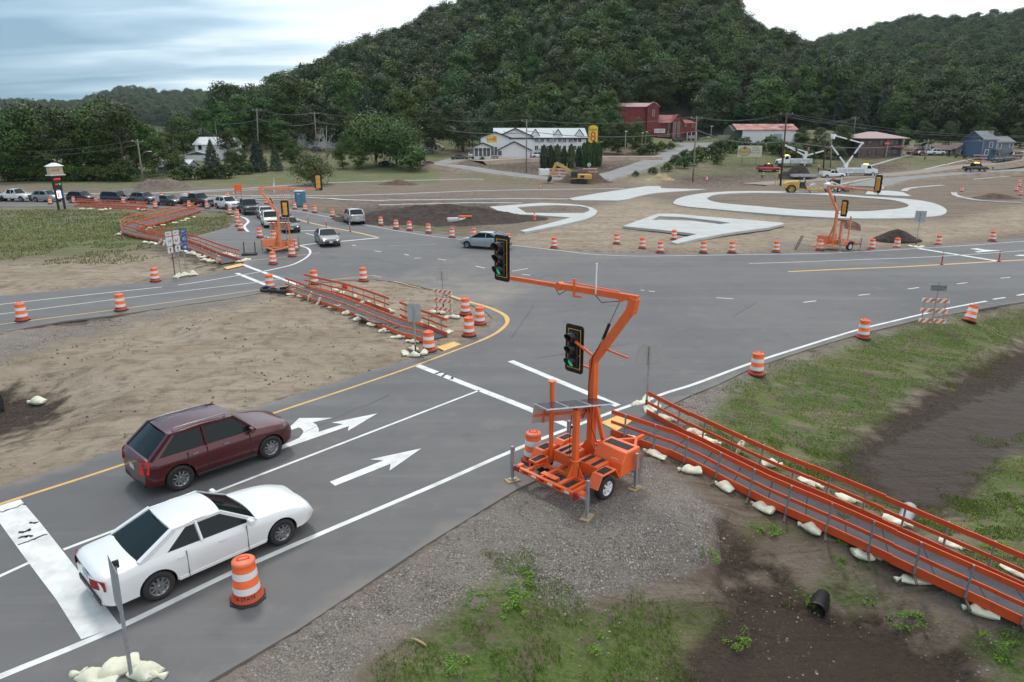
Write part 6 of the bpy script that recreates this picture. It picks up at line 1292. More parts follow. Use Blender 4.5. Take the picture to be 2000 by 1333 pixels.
    if panels:
        wx = Vector((.975, .22, 0)); wy = Vector((-.22, .975, 0))
        lx = Vector((wx.dot(f), wx.dot(Vector((-f.y, f.x, 0))), 0)); ly = Vector((wy.dot(f), wy.dot(Vector((-f.y, f.x, 0))), 0))
        if not near: lx, ly = Vector((0, 1, 0)), Vector((-1, 0, 0))
        cpt = Vector((sx, sy, 2.45)) + ly * .45 + lx * .05
        for row, (c0, c1, z0, z1) in enumerate(((-.62, .62, .12, -.20), (.66, .98, -.22, -.92))):
            for k in range(3):
                ux = (k - 1) * .625
                def pan(m):
                    P = [cpt + lx * (ux + a * .305) + ly * b + Vector((0, 0, z)) for a, b, z in ((-1, c0, z0), (1, c0, z0), (1, c1, z1), (-1, c1, z1))]; nn = (P[1] - P[0]).cross(P[2] - P[1]).normalized() * .035
                    m.add([p + nn for p in P] + [p for p in P], [(0, 1, 2, 3), (7, 6, 5, 4), (0, 4, 5, 1), (1, 5, 6, 2), (2, 6, 7, 3), (3, 7, 4, 0)])
                pf = B('solar_panel', pan, mat('panel_frame', (.55, .56, .56), .4, metal=.3), 0)
                def cell(m):
                    P = [cpt + lx * (ux + a * .28) + ly * b + Vector((0, 0, z)) for a, b, z in ((-1, lerp(c0, c1, .03), lerp(z0, z1, .03)), (1, lerp(c0, c1, .03), lerp(z0, z1, .03)), (1, lerp(c0, c1, .97), lerp(z0, z1, .97)), (-1, lerp(c0, c1, .97), lerp(z0, z1, .97)))]; nn = (P[1] - P[0]).cross(P[2] - P[1]).normalized() * .040
                    m.add([p + nn for p in P], [(0, 1, 2, 3)])
                B('solar_cells', cell, mat('solar_cells', (.035, .04, .06), .18, spec=.7), 0, pf)
        def rack(m):
            for a in (-.6, .6): m.beam(cpt + lx * a + ly * -.55 + Vector((0, 0, .06)), cpt + lx * a + ly * .6 + Vector((0, 0, -.22)), .04, .05); m.beam(cpt + lx * a + ly * .62 + Vector((0, 0, -.25)), cpt + lx * a + ly * .93 + Vector((0, 0, -.9)), .04, .05)
            m.beam(cpt + lx * -.9 + ly * .80 + Vector((0, 0, -.62)), cpt + lx * .9 + ly * .80 + Vector((0, 0, -.62)), .05, .06); m.beam(cpt + lx * -.85 - Vector((0, 0, .08)), cpt + lx * .85 - Vector((0, 0, .08)), .06, .06); m.beam((sx, sy, 2.38), cpt - Vector((0, 0, .08)), .12, .10)
        B('panel_rack', rack, None, .004)
    # mast in the plane across the trailer, upper boom leaning away, arm over the road
    ax, ay = 2.10, .20; e1 = Vector((ax, ay, 3.45)); e2 = Vector((ax, ay - lean, 5.05)); e3 = Vector((ax, ay - lean - .12, 5.42)); e4 = Vector((ax, ay - lean + armlen, 5.30))
    B('mast', lambda m: (m.beam((ax, ay, .46), e1, .20, .20), m.beam((ax + .1, ay - .55, .5), (ax + .02, ay - .1, 2.1), .10, .12), m.prism([(ay - .45, .5), (ay - .1, 1.0), (ay + .1, 1.0), (ay + .4, .5)], ax - .12, ax - .09, axis='X')))
    B('boom', lambda m: (m.beam(e1 - Vector((0, -.04, .1)), e2, .18, .20), m.beam(e2 - Vector((0, .02, .05)), e3, .19, .24)))
    mid = e3.lerp(e4, .55)
    B('arm', lambda m: (m.beam(e3 + Vector((0, -.1, 0)), mid, .13, .17), m.beam(mid - Vector((0, .06, 0)), e4, .10, .12), m.cyl(mid - Vector((.09, 0, 0)), mid + Vector((.09, 0, 0)), .12, n=14), m.beam(e3 + Vector((.0, .5, .10)), e3 + Vector((0, 2.3, .10)), .05, .03)))
    B('arm_hook', lambda m: (m.beam(e3.lerp(e4, .42) + Vector((-.09, 0, -.22)), e3.lerp(e4, .42) + Vector((-.09, 0, .30)), .05, .06), m.beam(e3.lerp(e4, .42) + Vector((-.09, 0, -.2)), e3.lerp(e4, .34) + Vector((-.2, 0, -.16)), .05, .05)), None, .004)
    B('antenna', lambda m: (m.cyl(e3.lerp(e4, .26) + Vector((-.08, 0, -.05)), e3.lerp(e4, .26) + Vector((-.08, 0, .78)), .022, n=8), m.cyl(e3.lerp(e4, .26) + Vector((-.08, 0, .78)), e3.lerp(e4, .26) + Vector((-.08, 0, .81)), .03, n=8)), M_white, 0)
    B('hydraulic_ram', lambda m: (m.cyl(e1.lerp(e2, .42) + Vector((-.05, .15, 0)), e1.lerp(e2, .72) + Vector((-.05, .30, .0)), .045, n=10)), M_black, 0); B('ram_rod', lambda m: m.cyl(e1.lerp(e2, .72) + Vector((-.05, .30, 0)), e3 + Vector((-.05, .42, -.12)), .02, n=8), M_galv, 0)
    B('ram_bracket', lambda m: m.box(e3 + Vector((-.02, .42, -.11)), (.10, .10, .10)))
    B('boom_cradle', lambda m: (m.beam(e1 + Vector((-.1, 0, .15)), e1 + Vector((-.25, .55, .50)), .05, .07), m.beam(e1.lerp(e2, .25) + Vector((0, 0, 0)), e1.lerp(e2, .25) + Vector((-.1, -.95, -.05)), .05, .05)), None, .004)
    B('stow_post', lambda m: (m.box((1.05, .82, 1.70), (.10, .10, 2.4)), m.box((1.05, .82, 2.91), (.20, .20, .02))))
    for c_ in ([(sx - .1, sy + .08, 2.3), (sx - .14, sy + .1, 1.6), (sx - .12, sy + .1, 1.05), (sx + .1, sy - .1, .9), (sx - .3, sy - .35, .62)], [e1 + Vector((-.1, .02, -1.6)), e1 + Vector((-.14, .06, -.8)), e1 + Vector((-.12, -.04, .1)), e1 + Vector((-.11, -.4, .75))],
        [(ax - .1, ay - .1, 2.3), (ax - .25, ay - .2, 1.5), (ax - .15, ay - .35, 1.0)], [(sx + .1, sy, 2.3), (sx + .5, sy + .15, 2.05), (ax - .2, ay, 2.3)], [mid + Vector((0, .2, -.06)), mid + Vector((0, .02, -.26)), mid + Vector((0, -.25, -.08))], [e3.lerp(e4, .26) + Vector((-.08, 0, -.08)), e3.lerp(e4, .22) + Vector((-.06, 0, -.25)), e3.lerp(e4, .10) + Vector((0, 0, -.15))]):
        B('cable', lambda m: m.tube(c_, .012, 5), M_black, 0)
    hf = hface or (-1, 0)
    signal_head(root, e4 + Vector((-.05, .22, .58)), hf, lit=near); B('head_bracket', lambda m: (m.beam(e4, e4 + Vector((0, .25, 0)), .06, .06), m.beam(e4 + Vector((.06, .2, -.1)), e4 + Vector((.06, .2, 1.15)), .05, .05)), None, .004)
    h2 = Vector((ax - .12, ay + .62, 3.65)); signal_head(root, h2, hf, lit=near); B('head_bracket', lambda m: (m.beam((ax, ay, 3.15), h2 + Vector((.08, -.05, -.45)), .05, .05), m.beam(h2 + Vector((.10, -.10, -.5)), h2 + Vector((.10, -.10, .45)), .05, .06)), None, .004)
    return root
signal_trailer('bright orange signal trailer in the foreground with solar panels and two green lights', (.95, 16.65), (.71, .70), M_machine)
x_, y_ = G(547, 492); signal_trailer('faded orange signal trailer among drums at the far left corner of the junction', (x_ - .35, y_ + 2.1), (.12, -1), M_machine_old, near=False, armlen=4.5)
x_, y_ = G(1625, 488); signal_trailer('faded orange signal trailer at the right edge of the roundabout works', (x_ + 1.9, y_ + 1.1), (-.9, -.38), M_machine_old, near=False, armlen=4.6)
# ============================================================ signs, barricades, small site things
def at(px, py):
    x_, y_, z_ = GT(px, py)
    return x_, y_, (max(z_, 0.0) if y_ > 45 else z_)
def facing(x_, y_, off=0.0): return math.atan2(-y_, -x_) + off      # local +X looks at the camera
def one(name, label, cat, loc, rz, parts, group=None):
    """parts: (name, fn, material, bevel)"""
    root = thing(name, label, cat, loc, rz, group); out = {}
    for q in parts:
        m = MB(); q[1](m); par = out.get(q[4], root) if len(q) > 4 else root; out[q[0]] = m.build(q[0], q[2], par, q[3])
    return root
TX = Matrix(((0, 0, 1, 0), (1, 0, 0, 0), (0, 1, 0, 0), (0, 0, 0, 1)))      # text x -> local y, text y -> z, out -> +x
def tx(x=0, y=0, z=0): return Matrix.Translation((x, y, z)) @ TX
def rounded(w_, h_, r_=.06):
    P = []
    for cx_, cz_, a0 in ((w_ / 2 - r_, h_ / 2 - r_, 0), (-w_ / 2 + r_, h_ / 2 - r_, 90), (-w_ / 2 + r_, -h_ / 2 + r_, 180), (w_ / 2 - r_, -h_ / 2 + r_, 270)):
        for j in range(4): a = R(a0 + j * 30); P.append((cx_ + r_ * math.cos(a), cz_ + r_ * math.sin(a)))
    return P
def panel(m, w_, h_, cy=0, cz=0, x0=0, t_=.006, r_=.04): m.prism([(p[0] + cy, p[1] + cz) for p in rounded(w_, h_, r_)], x0, x0 + t_, axis='X')
M_signw = mat('sign_white', (.62, .64, .65), .45, dirt=.15); M_signb = mat('sign_blue', (.02, .09, .30), .45); M_txt = mat('sign_black', (.02, .02, .02), .5); M_signg = mat('sign_green', (.20, .24, .22), .5)
def back_sign(label, px, py, h_, w_, hh_, off=0.0, lean=(0, 0), stand=False, group=None):
    """seen from behind: bare metal sheet on a post"""
    x_, y_, z_ = at(px, py); rz = facing(x_, y_, off)
    r = one('road_sign', label, 'road sign', (x_, y_, z_), rz, [('sign_panel', lambda m: panel(m, w_, hh_, 0, h_ - hh_ / 2, -.035), M_alu, 0), ('post', lambda m: m.box((0, 0, h_ / 2 - .1), (.05, .06, h_)), M_galv, .004), ('post_sleeve', lambda m: m.box((0, 0, .22), (.075, .075, .44)), M_steel, .004), ('bolt', lambda m: m.box((.02, 0, h_ - .2), (.03, .03, .03)), M_galv, 0)] + ([('stand_foot', lambda m: (m.beam((-.7, -.4, .04), (.7, .4, .04), .06, .06), m.beam((-.5, .6, .04), (.5, -.6, .04), .06, .06)), M_steel, .004)] if stand else []), group)
    r.rotation_euler = (lean[0], lean[1], rz); return r
back_sign('back of a grey square sign on a thin post by the right walkway start', 1262, 803, 2.55, .95, .80, off=.5, lean=(0, 0))
back_sign('back of a grey rectangular sign with sandbags, in front of the median walkway end', 812, 692, 2.35, .60, .82, off=-.1, stand=True)
back_sign('back of a grey sign with sandbags at the right edge of the works', 1788, 483, 3.1, .9, 1.0, off=.2)
back_sign('back of a grey sign standing behind the far signal trailer', 562, 478, 3.2, .7, .75, off=.1)
back_sign('back of a small grey sign behind the striped barricade on the median', 866, 608, 2.4, .75, .62, off=.3)
for px, lb in ((250, 'left'), (261, 'right')): back_sign('grey twin sign board behind the farthest walkway, the %s one' % lb, px, 398, 2.2, .6, 1.5, group='twin grey sign boards')
back_sign('pale blank sign board left of the dark grey sedan', 309, 405, 1.9, .55, 1.2)
# near tilted sign seen edge on
x_, y_, z_ = at(258, 1330)
r = one('road_sign', 'near sign seen edge on at the bottom left above three sandbags', 'road sign', (x_, y_, 0), facing(x_, y_, -1.47), [('sign_panel', lambda m: panel(m, .78, .95, 0, 1.85, .03, .006), M_alu, 0), ('post', lambda m: m.box((0, 0, 1.1), (.06, .07, 2.3)), M_galv, .004), ('bracket', lambda m: m.box((-.02, 0, 2.28), (.10, .05, .14)), M_trim, .004)])
r.rotation_euler = (R(3), R(-2), r.rotation_euler.z)
# route shields
x_, y_, z_ = at(354, 540); rz = facing(x_, y_, .88)
r = thing('route_sign_assembly', 'route shields 14, 61 and 43 with arrows beside the left walkway', 'road sign', (x_, y_, 0), rz)
for i, yy in enumerate((-.75, 0, .75)):
    dark = i == 0
    m = MB(); m.box((0, yy * .8, 1.3), (.05, .06, 2.6)); m.build('post', M_steel if dark else M_galv, r, .004)
    def shield(m, yy=yy, blue=(i == 2)):
        if blue: panel(m, .60, .60, yy, 2.55, .035)
        else: m.prism([(yy + a * .33, 2.55 + b * .33) for a, b in ((-.75, 1), (0, .9), (.75, 1), (1, .55), (.88, 0), (1, -.55), (.45, -.85), (0, -1), (-.45, -.85), (-1, -.55), (-.88, 0), (-1, .55))], .035, .041, axis='X')
    m = MB(); shield(m); p_ = m.build('route_shield', M_signb if i == 2 else M_signw, r)
    m = MB(); text_into(m, ('14', '61', '43')[i], .36, tx(.043, yy, 2.54), .002); m.build('route_number', M_signw if i == 2 else M_txt, p_)
    m = MB(); panel(m, .60, .30, yy, 3.08, .035); q_ = m.build('heading_plate', M_signb if i == 2 else M_signw, r); m = MB(); text_into(m, ('EAST', 'EAST', 'EAST')[i], .17, tx(.043, yy, 3.08), .002); m.build('heading_text', M_signw if i == 2 else M_txt, q_)
    m = MB(); panel(m, .52, .44, yy, 1.96, .035); q_ = m.build('arrow_plate', M_signb if i == 2 else M_signw, r)
    A = [(-.035, -.16), (.035, -.16), (.035, .02), (.11, .02), (0, .17), (-.11, .02), (-.035, .02)]
    if i == 2: A = [(b, -a) for a, b in A]
    m = MB(); m.prism([(yy + a, 1.96 + b) for a, b in A], .042, .045, axis='X'); m.build('arrow', M_signw if i == 2 else M_txt, q_)
# fallen sign beside the median walkway
x_, y_, z_ = at(748, 643)
r = thing('fallen_sign', 'fallen white sign with black lettering and its rusty stand beside the median walkway', 'road sign', (x_, y_, .0), R(-38))
m = MB(); m.box((-1.55, 0, .24), (.60, .04, .75), (R(55), 0, 0)); sp_ = m.build('sign_panel', M_signw, r, .004)
m = MB(); T = Matrix.Translation((-1.55, -.02, .26)) @ Matrix.Rotation(R(-35), 4, 'X')
for k, s_ in enumerate(('DETOUR', 'AHEAD', 'USE WALK', 'THIS SIDE')): text_into(m, s_, .10, Matrix.Translation((-1.55, -.055 - .045 * k, .40 - .10 * k)) @ Matrix.Rotation(R(55), 4, 'X') , .002)
m.build('lettering', M_txt, sp_)
m = MB(); m.beam((-1.3, 0, .18), (.1, 0, .12), .05, .05); m.build('post', M_galv, r, .004); m = MB(); m.beam((.1, -.65, .35), (.1, .65, .05), .05, .05); m.beam((.75, -.65, .05), (.75, .65, .05), .05, .05); m.beam((.1, 0, .2), (.75, 0, .05), .05, .05); m.build('stand_foot', M_steel, r, .004)
# barricades
M_stro = mat('barricade_orange', (.75, .17, .04), .5)
def barricade(label, px, py, off, w_=1.2, sign=None, feet=True, group=None, s_=1.0, h_=1.5, x_y=None):
    x_, y_, z_ = x_y or at(px, py); rz = facing(x_, y_, off); r = thing('striped_barricade', label, 'barricade', (x_, y_, z_), rz, group); r.scale = (s_,) * 3
    for sg in (-1, 1):
        m = MB(); m.box((-.03, sg * w_ * .38, h_ / 2), (.04, .045, h_)); m.build('upright', M_galv, r, .003)
        if feet: m = MB(); m.box((0, sg * w_ * .38, .03), (1.1, .05, .05)); m.build('foot', M_steel, r, .003)
    for k in range(3):
        z0 = h_ - .12 - k * .50 * h_ / 1.5; m = MB(); m.box((0, 0, z0), (.025, w_, .21)); b_ = m.build('board', M_white_refl, r, .003)
        n = max(4, int(w_ / .28)); q = MB(); wst = w_ / n * .52
        for i in range(n):
            c = -w_ / 2 + (i + .5) * w_ / n; a = .09; P = [(max(-w_ / 2, min(w_ / 2, c - wst / 2 - a)), z0 - .105), (max(-w_ / 2, min(w_ / 2, c + wst / 2 - a)), z0 - .105), (max(-w_ / 2, min(w_ / 2, c + wst / 2 + a)), z0 + .105), (max(-w_ / 2, min(w_ / 2, c - wst / 2 + a)), z0 + .105)]
            q.add([(.0145, p[0], p[1]) for p in P] + [(-.0145, p[0], p[1]) for p in P], [(0, 1, 2, 3), (7, 6, 5, 4)])
        q.build('stripes', M_stro, b_)
    if sign:
        m = MB(); m.box((.05, 0, 1.15), (.04, .05, 2.3)); m.build('sign_post', M_galv, r, .003); m = MB(); panel(m, .7, .28, 0, 2.0, .075); p_ = m.build('sign_panel', M_signg, r)
        m = MB(); text_into(m, 'SIDEWALK CLOSED', .072, tx(.083, 0, 2.06), .002); text_into(m, 'USE OTHER SIDE', .065, tx(.083, 0, 1.94), .002); m.build('lettering', M_txt, p_)
    return r
barricade('orange and white barricade with sandbags at the right end of the median walkway', 866, 617, -.62, 1.25)
barricade('orange and white barricade with a small dark sign on the grass slope', 1818, 642, .35, 1.2, sign=True, feet=False, s_=1.1)
for i, (px, w_) in enumerate(((1065, 2.3), (1083, 2.3), (1101, 1.8), (1152, 2.2))): barricade('striped barricade behind the excavator, %s from the left' % ordn[i], px, 349, 0, w_ * 1.5, group='barricades behind the excavator', h_=2.2)
barricade('striped barricade across the far road at the right', 1912, 321, 0, 3.2, h_=2.2); 
x_, y_, z_ = at(562, 404); r = barricade('patterned orange and white barrier left of the blue toilet', 562, 404, .3, 1.9, h_=2.6)
# tubular markers
for i, (px, py) in enumerate([(568.5, 428), (602, 437), (637.5, 446), (684, 454)]):
    x_, y_, _ = at(px, py); one('tubular_marker', 'thin red tubular marker on the yellow line of the far arm, %s from the left' % ordn[i], 'marker post', (x_, y_, 0), 0, [('tube', lambda m: m.cyl((0, 0, .04), (0, 0, .92), .05, n=12), mat('marker_red', (.55, .05, .05), .5), 0), ('base', lambda m: m.cyl((0, 0, 0), (0, 0, .05), .14, .11, n=12), M_rubber, 0), ('reflective_band', lambda m: (m.cyl((0, 0, .62), (0, 0, .70), .053, n=12), m.cyl((0, 0, .78), (0, 0, .9), .053, n=12)), M_white_refl, 0)], 'tubular markers on the far arm')
for i, (px, py) in enumerate([(1838.5, 519), (1950, 513)]):
    x_, y_, _ = at(px, py); one('tubular_marker', 'thin red tubular marker on the right arm, %s one' % ('left', 'right')[i], 'marker post', (x_, y_, 0), 0, [('tube', lambda m: m.cyl((0, 0, .04), (0, 0, .98), .05, n=12), mat('marker_red', (.55, .05, .05), .5), 0), ('base', lambda m: m.cyl((0, 0, 0), (0, 0, .05), .14, .11, n=12), M_rubber, 0), ('reflective_band', lambda m: (m.cyl((0, 0, .66), (0, 0, .74), .053, n=12), m.cyl((0, 0, .84), (0, 0, .96), .053, n=12)), M_white_refl, 0)], 'tubular markers on the right arm')
def cone(px, py, lb):
    x_, y_, _ = at(px, py); one('traffic_cone', lb, 'traffic cone', (x_, y_, 0), 0, [('cone', lambda m: m.cyl((0, 0, .03), (0, 0, 1.05), .17, .03, n=14), M_orange, 0), ('base', lambda m: m.box((0, 0, .02), (.45, .45, .05)), M_rubber, .01), ('reflective_band', lambda m: m.cyl((0, 0, .6), (0, 0, .75), .095, .075, n=14), M_white_refl, 0)])
cone(1055, 371, 'orange traffic cone on the far kerb in the middle of the works'); cone(1044, 432, 'thin orange cone beside the grey drain lid on the soil')
# old tyres by the median walkway
for i, (px, py, tl) in enumerate([(519, 571, .25), (534, 573, .1), (551, 577, .08), (557, 569, .15)]):
    x_, y_, _ = at(px, py); m = MB(); n = 20; prof = [(.19, -.09), (.28, -.11), (.33, -.07), (.335, .07), (.28, .11), (.19, .09), (.19, -.09)]; m.lathe(prof, n); o = m.build('old_tyre', M_tyre); o.location = (x_, y_, .12 + .02 * i); o.rotation_euler = (tl, .05 * i, i); tag(o, ('crumpled old tyre at the left of the tyre heap', 'old tyre lying in front of the drum', 'old tyre nearest the camera in the heap', 'old tyre at the back right of the heap')[i], 'tyre', 'old tyres by the median walkway')
x_, y_, _ = at(674, 566); one('red_plastic_can', 'red plastic container leaning behind the median walkway rail', 'container', (x_, y_, 0), .4, [('can', lambda m: m.lathe([(.001, 0), (.16, 0), (.17, .3), (.13, .38), (.05, .42), (.001, .43)], 14), mat('can_red', (.6, .02, .01), .4), 0), ('handle', lambda m: m.tube([(-.1, 0, .40), (0, 0, .52), (.1, 0, .40)], .015, 5), mat('can_red', (.6, .02, .01), .4), 0)])
# lying grass-cutter of pipes / kerb debris
x_, y_, _ = at(900, 437); one('pipe_bundle', 'grey and white pipe pieces with an orange mesh roll on the soil', 'pipes', (x_, y_, 0), .25, [('grey_pipe', lambda m: m.cyl((-1.6, 0, .35), (-.3, .1, .35), .35, n=14), mat('pipe_grey', (.42, .43, .42), .6, bump=.2), 0), ('white_pipe', lambda m: m.cyl((-.2, .2, .3), (1.4, .5, .3), .28, n=14), M_white, 0), ('mesh_roll', lambda m: m.cyl((-.2, .2, .75), (1.3, .1, .72), .13, n=10), M_orange, 0)])
# rusty stand beside the right trailer, pallet-like frame left of the far trailer
x_, y_, _ = at(1552, 488); one('rusty_stand', 'rusty sign stand leaning left of the right signal trailer', 'sign stand', (x_, y_, 0), .3, [('leg', lambda m: m.beam((0, 0, 0), (.6, 0, 1.15), .06, .06), M_steel, 0), ('leg', lambda m: m.beam((.2, 0, 0), (.85, .1, 1.1), .06, .06), M_steel, 0), ('foot', lambda m: m.beam((-.3, -.5, .04), (.5, .6, .04), .06, .06), M_steel, 0)])
x_, y_, _ = at(1578, 487); one('fallen_post', 'pale metal post lying on stones left of the right signal trailer', 'post', (x_, y_, 0), R(-28), [('post', lambda m: m.beam((-1.0, 0, .35), (.9, 0, .05), .08, .05), M_galv, 0), ('end_plate', lambda m: m.box((-1.0, 0, .36), (.02, .16, .12)), M_galv, 0)])
x_, y_, _ = at(490, 500); one('rusty_stand', 'two rusty uprights with dark rubble left of the far signal trailer', 'sign stand', (x_, y_, 0), 0, [('upright', lambda m: m.beam((-.55, 0, 0), (-.5, 0, 1.1), .07, .07), M_steel, 0), ('upright', lambda m: m.beam((.35, .1, 0), (.4, .1, 1.1), .07, .07), M_steel, 0), ('foot', lambda m: m.box((-.1, 0, .1), (1.2, .8, .12), (0, 0, .2)), M_rubber, .03)])
# portable toilet
x_, y_, _ = at(588, 404); M_toil = mat('toilet_blue', (.06, .17, .26), .5)
one('portable_toilet', 'blue portable toilet beside the drums of the far arm', 'portable toilet', (x_, y_, 0), facing(x_, y_, -.5), [('cabin', lambda m: m.box((0, 0, 1.08), (1.15, 1.15, 2.1)), M_toil, .03), ('roof', lambda m: m.prism([(-.62, 2.12), (-.5, 2.3), (.5, 2.3), (.62, 2.12)], -.62, .62, axis='Y'), mat('toilet_roof', (.5, .55, .57), .5), .02), ('door', lambda m: m.box((.585, .1, 1.05), (.03, .75, 1.85)), mat('toilet_door', (.10, .24, .33), .5), .01), ('vent', lambda m: m.cyl((-.4, -.4, 2.2), (-.4, -.4, 2.6), .06, n=8), M_trim, 0), ('vent_grille', lambda m: m.box((.605, .1, 1.85), (.015, .5, .10)), M_white, 0)])
x_, y_, _ = at(468, 398); one('warning_sign', 'orange square warning sign on a small stand behind the queue', 'warning sign', (x_, y_, 0), facing(x_, y_), [('sign_panel', lambda m: m.box((0, 0, 2.3), (.03, 1.1, .95)), mat('sign_orange', (.85, .13, .02), .5), .01), ('leg', lambda m: m.beam((0, -.4, 0), (0, -.35, 2.0), .05, .05), M_steel, 0), ('leg', lambda m: m.beam((0, .4, 0), (0, .35, 2.0), .05, .05), M_steel, 0)])
x_, y_, _ = at(458, 398); one('marker_post', 'red and white striped post left of the orange warning sign', 'marker post', (x_, y_, 0), 0, [('post', lambda m: m.box((0, 0, 1.2), (.12, .12, 2.4)), M_white_refl, 0), ('stripes', lambda m: [m.box((0, 0, .3 + .5 * k), (.13, .13, .2)) for k in range(5)], M_stro, 0)])
x_, y_, _ = at(536, 377); one('marker_post', 'thin white post standing in the soil behind the far trailer arm', 'marker post', (x_, y_, 0), 0, [('post', lambda m: m.box((0, 0, .9), (.15, .12, 1.8)), M_white_refl, 0), ('cap', lambda m: m.box((0, 0, 1.82), (.17, .14, .06)), M_trim, 0)])
# culverts and silt fence
def culvert(px, py, label, m_, rad, rz, dz=0, L_=1.6, rib=True):
    x_, y_, z_ = GT(px, py); r = thing('culvert_pipe', label, 'culvert', (x_, y_, z_ + rad * .75 + dz), rz); m = MB(); prof = []
    n = 24
    for i in range(n + 1):
        x0 = -L_ * i / n; prof += [(rad * (1.05 if i % 2 else .97), x0)] if rib else [(rad, x0)]
    m.lathe(prof, 24, 'X'); m.lathe([(rad * .90, -L_), (rad * .90, 0), (rad * .97, 0)], 24, 'X'); m.build('pipe', m_, r)
    m = MB(); m.lathe([(.001, -L_ * .55), (rad * .90, -L_ * .55)], 20, 'X'); m.build('inner_end', M_rubber, r); return r
culvert(1593, 1204, 'black ribbed culvert pipe opening in the bank under the right walkway', mat('black_plastic', (.012, .012, .014), .35), .21, -2.2)
culvert(1775, 1002, 'grey metal culvert end behind the right walkway', M_galv, .2, .9, rib=False, L_=1.6)
x_, y_, z_ = GT(-20, 800); m = MB(); P = [(x_ - 1.4, y_ + .6), (x_ - .3, y_ + .15), (x_ + .35, y_ + .25), (x_ + .62, y_ - .1), (x_ + .7, y_ - .35)]
m.grid(lambda u, v: (lambda i, f_: (lerp(P[i][0], P[i + 1][0], f_) + .05 * math.sin(9 * u + 3 * v), lerp(P[i][1], P[i + 1][1], f_) + .05 * math.cos(7 * u), z_ - .1 + v * (.75 + .06 * math.sin(14 * u))))(min(3, int(u * 3.999)), (u * 4) % 1 if u < 1 else 1.0), 24, 4); o = m.build('silt_fence', mat('silt_cloth', (.012, .014, .018), .6)); so = o.modifiers.new('t', 'SOLIDIFY'); so.thickness = .012; tag(o, 'black silt cloth fence in the hollow at the left edge', 'silt fence')
x_, y_, z_ = GT(818, 1256); m = MB(); m.tube([(-.2, 0, .03), (-.05, .01, .035), (.1, 0, .03), (.2, -.02, .03)], [.02, .03, .028, .015], 7); o = m.build('wood_stick', M_wood); o.location = (x_, y_, z_); o.rotation_euler = (0, 0, -.5); tag(o, 'short brown piece of wood lying in the near grass', 'stick')
# heaps of soil
def heap(name, label, px, py, rx, ry, h_, m_, seed=0, n=46, cat='soil heap', amp=.22, z0=None):
    x_, y_, z_ = GT(px, py); z_ = max(z_, 0) if z0 is None else z0; r_ = np.random.RandomState(seed); m = MB(); ox, oy = seed * 7.7, seed * 3.1
    def f(u, v):
        a = u * 2 * math.pi; t_ = v; e_ = 1 + .18 * float(vnoise(np.array([math.cos(a) * 2 + ox]), np.array([math.sin(a) * 2 + oy]))[0]); X_, Y_ = math.cos(a) * rx * t_ * e_, math.sin(a) * ry * t_ * e_
        hh_ = h_ * (math.cos(min(1, t_) * math.pi) * .5 + .5) ** .85; nz = float(fbm(np.array([X_ + ox * 3]), np.array([Y_ + oy]), .8, 4)[0]) * amp * h_ * 1.5 * (1 - t_ ** 3)
        return (X_, Y_, max(-.3, hh_ + nz) - .15 * (t_ > .97))
    m.grid(f, n, 22); o = m.build(name, m_); o.location = (x_, y_, z_); return tag(o, label, cat)
def soilmat(name, a, b):
    m = bpy.data.materials.new(name); m.use_nodes = True; t = m.node_tree; g_ = nd(t, 'ShaderNodeTexCoord').outputs['Object']; n1 = noise(t, g_, 1.5, 8, .7); n2 = noise(t, g_, 7, 5, .7)
    t.links.new(mixc(t, mrange(t, math_(t, 'ADD', math_(t, 'MULTIPLY', n1, .6), math_(t, 'MULTIPLY', n2, .4)), .38, .62), a, b), t.nodes['Principled BSDF'].inputs['Base Color']); t.nodes['Principled BSDF'].inputs['Roughness'].default_value = .95; t.nodes['Principled BSDF'].inputs['Specular IOR Level'].default_value = .15
    bp = nd(t, 'ShaderNodeBump'); bp.inputs['Strength'].default_value = 1.0; bp.inputs['Distance'].default_value = .25; t.links.new(math_(t, 'ADD', n1, math_(t, 'MULTIPLY', n2, .5)), bp.inputs['Height']); t.links.new(bp.outputs[0], t.nodes['Principled BSDF'].inputs['Normal']); return m
S_dark = soilmat('dark_soil', (.035, .026, .022), (.10, .078, .066)); S_brown = soilmat('brown_soil', (.07, .045, .03), (.17, .12, .09)); S_tan = soilmat('tan_soil', (.13, .10, .08), (.26, .21, .17)); S_chip = soilmat('limestone_chips', (.24, .17, .09), (.55, .44, .28))
heap('soil_heap', 'long dark soil heap left of the splitter island', 862, 427, 13.5, 8.5, 1.55, S_dark, 3, 64)
heap('soil_heap', 'brown soil heap in front of the excavator', 1140, 357, 6.8, 4, 2.6, S_brown, 4); heap('soil_heap', 'small dark cone of soil behind a drum at the works edge', 1752, 472, 2.3, 1.6, .95, S_dark, 5)
heap('soil_heap', 'pale soil heap below the left hedge', 318, 372, 9, 4, 2.0, S_tan, 6); heap('soil_heap', 'dark soil heap beside the first bucket truck', 1556, 350, 5, 3, 2.8, S_dark, 7); heap('rubble_heap', 'heap of pale limestone rubble right of the side road', 1289, 352, 3.6, 2.4, 1.3, S_chip, 8, amp=.4, cat='rubble heap'); heap('soil_heap', 'low spoil heap with pale rubble on the far left works', 778, 361, 4.5, 2.5, .9, S_brown, 9); heap('soil_heap', 'low soil heap inside the right curved kerb', 1945, 387, 4, 2.5, .7, S_brown, 10); heap('soil_heap', 'low mound inside the splitter island', 1105, 411, 4.2, 2.6, .5, S_tan, 11)
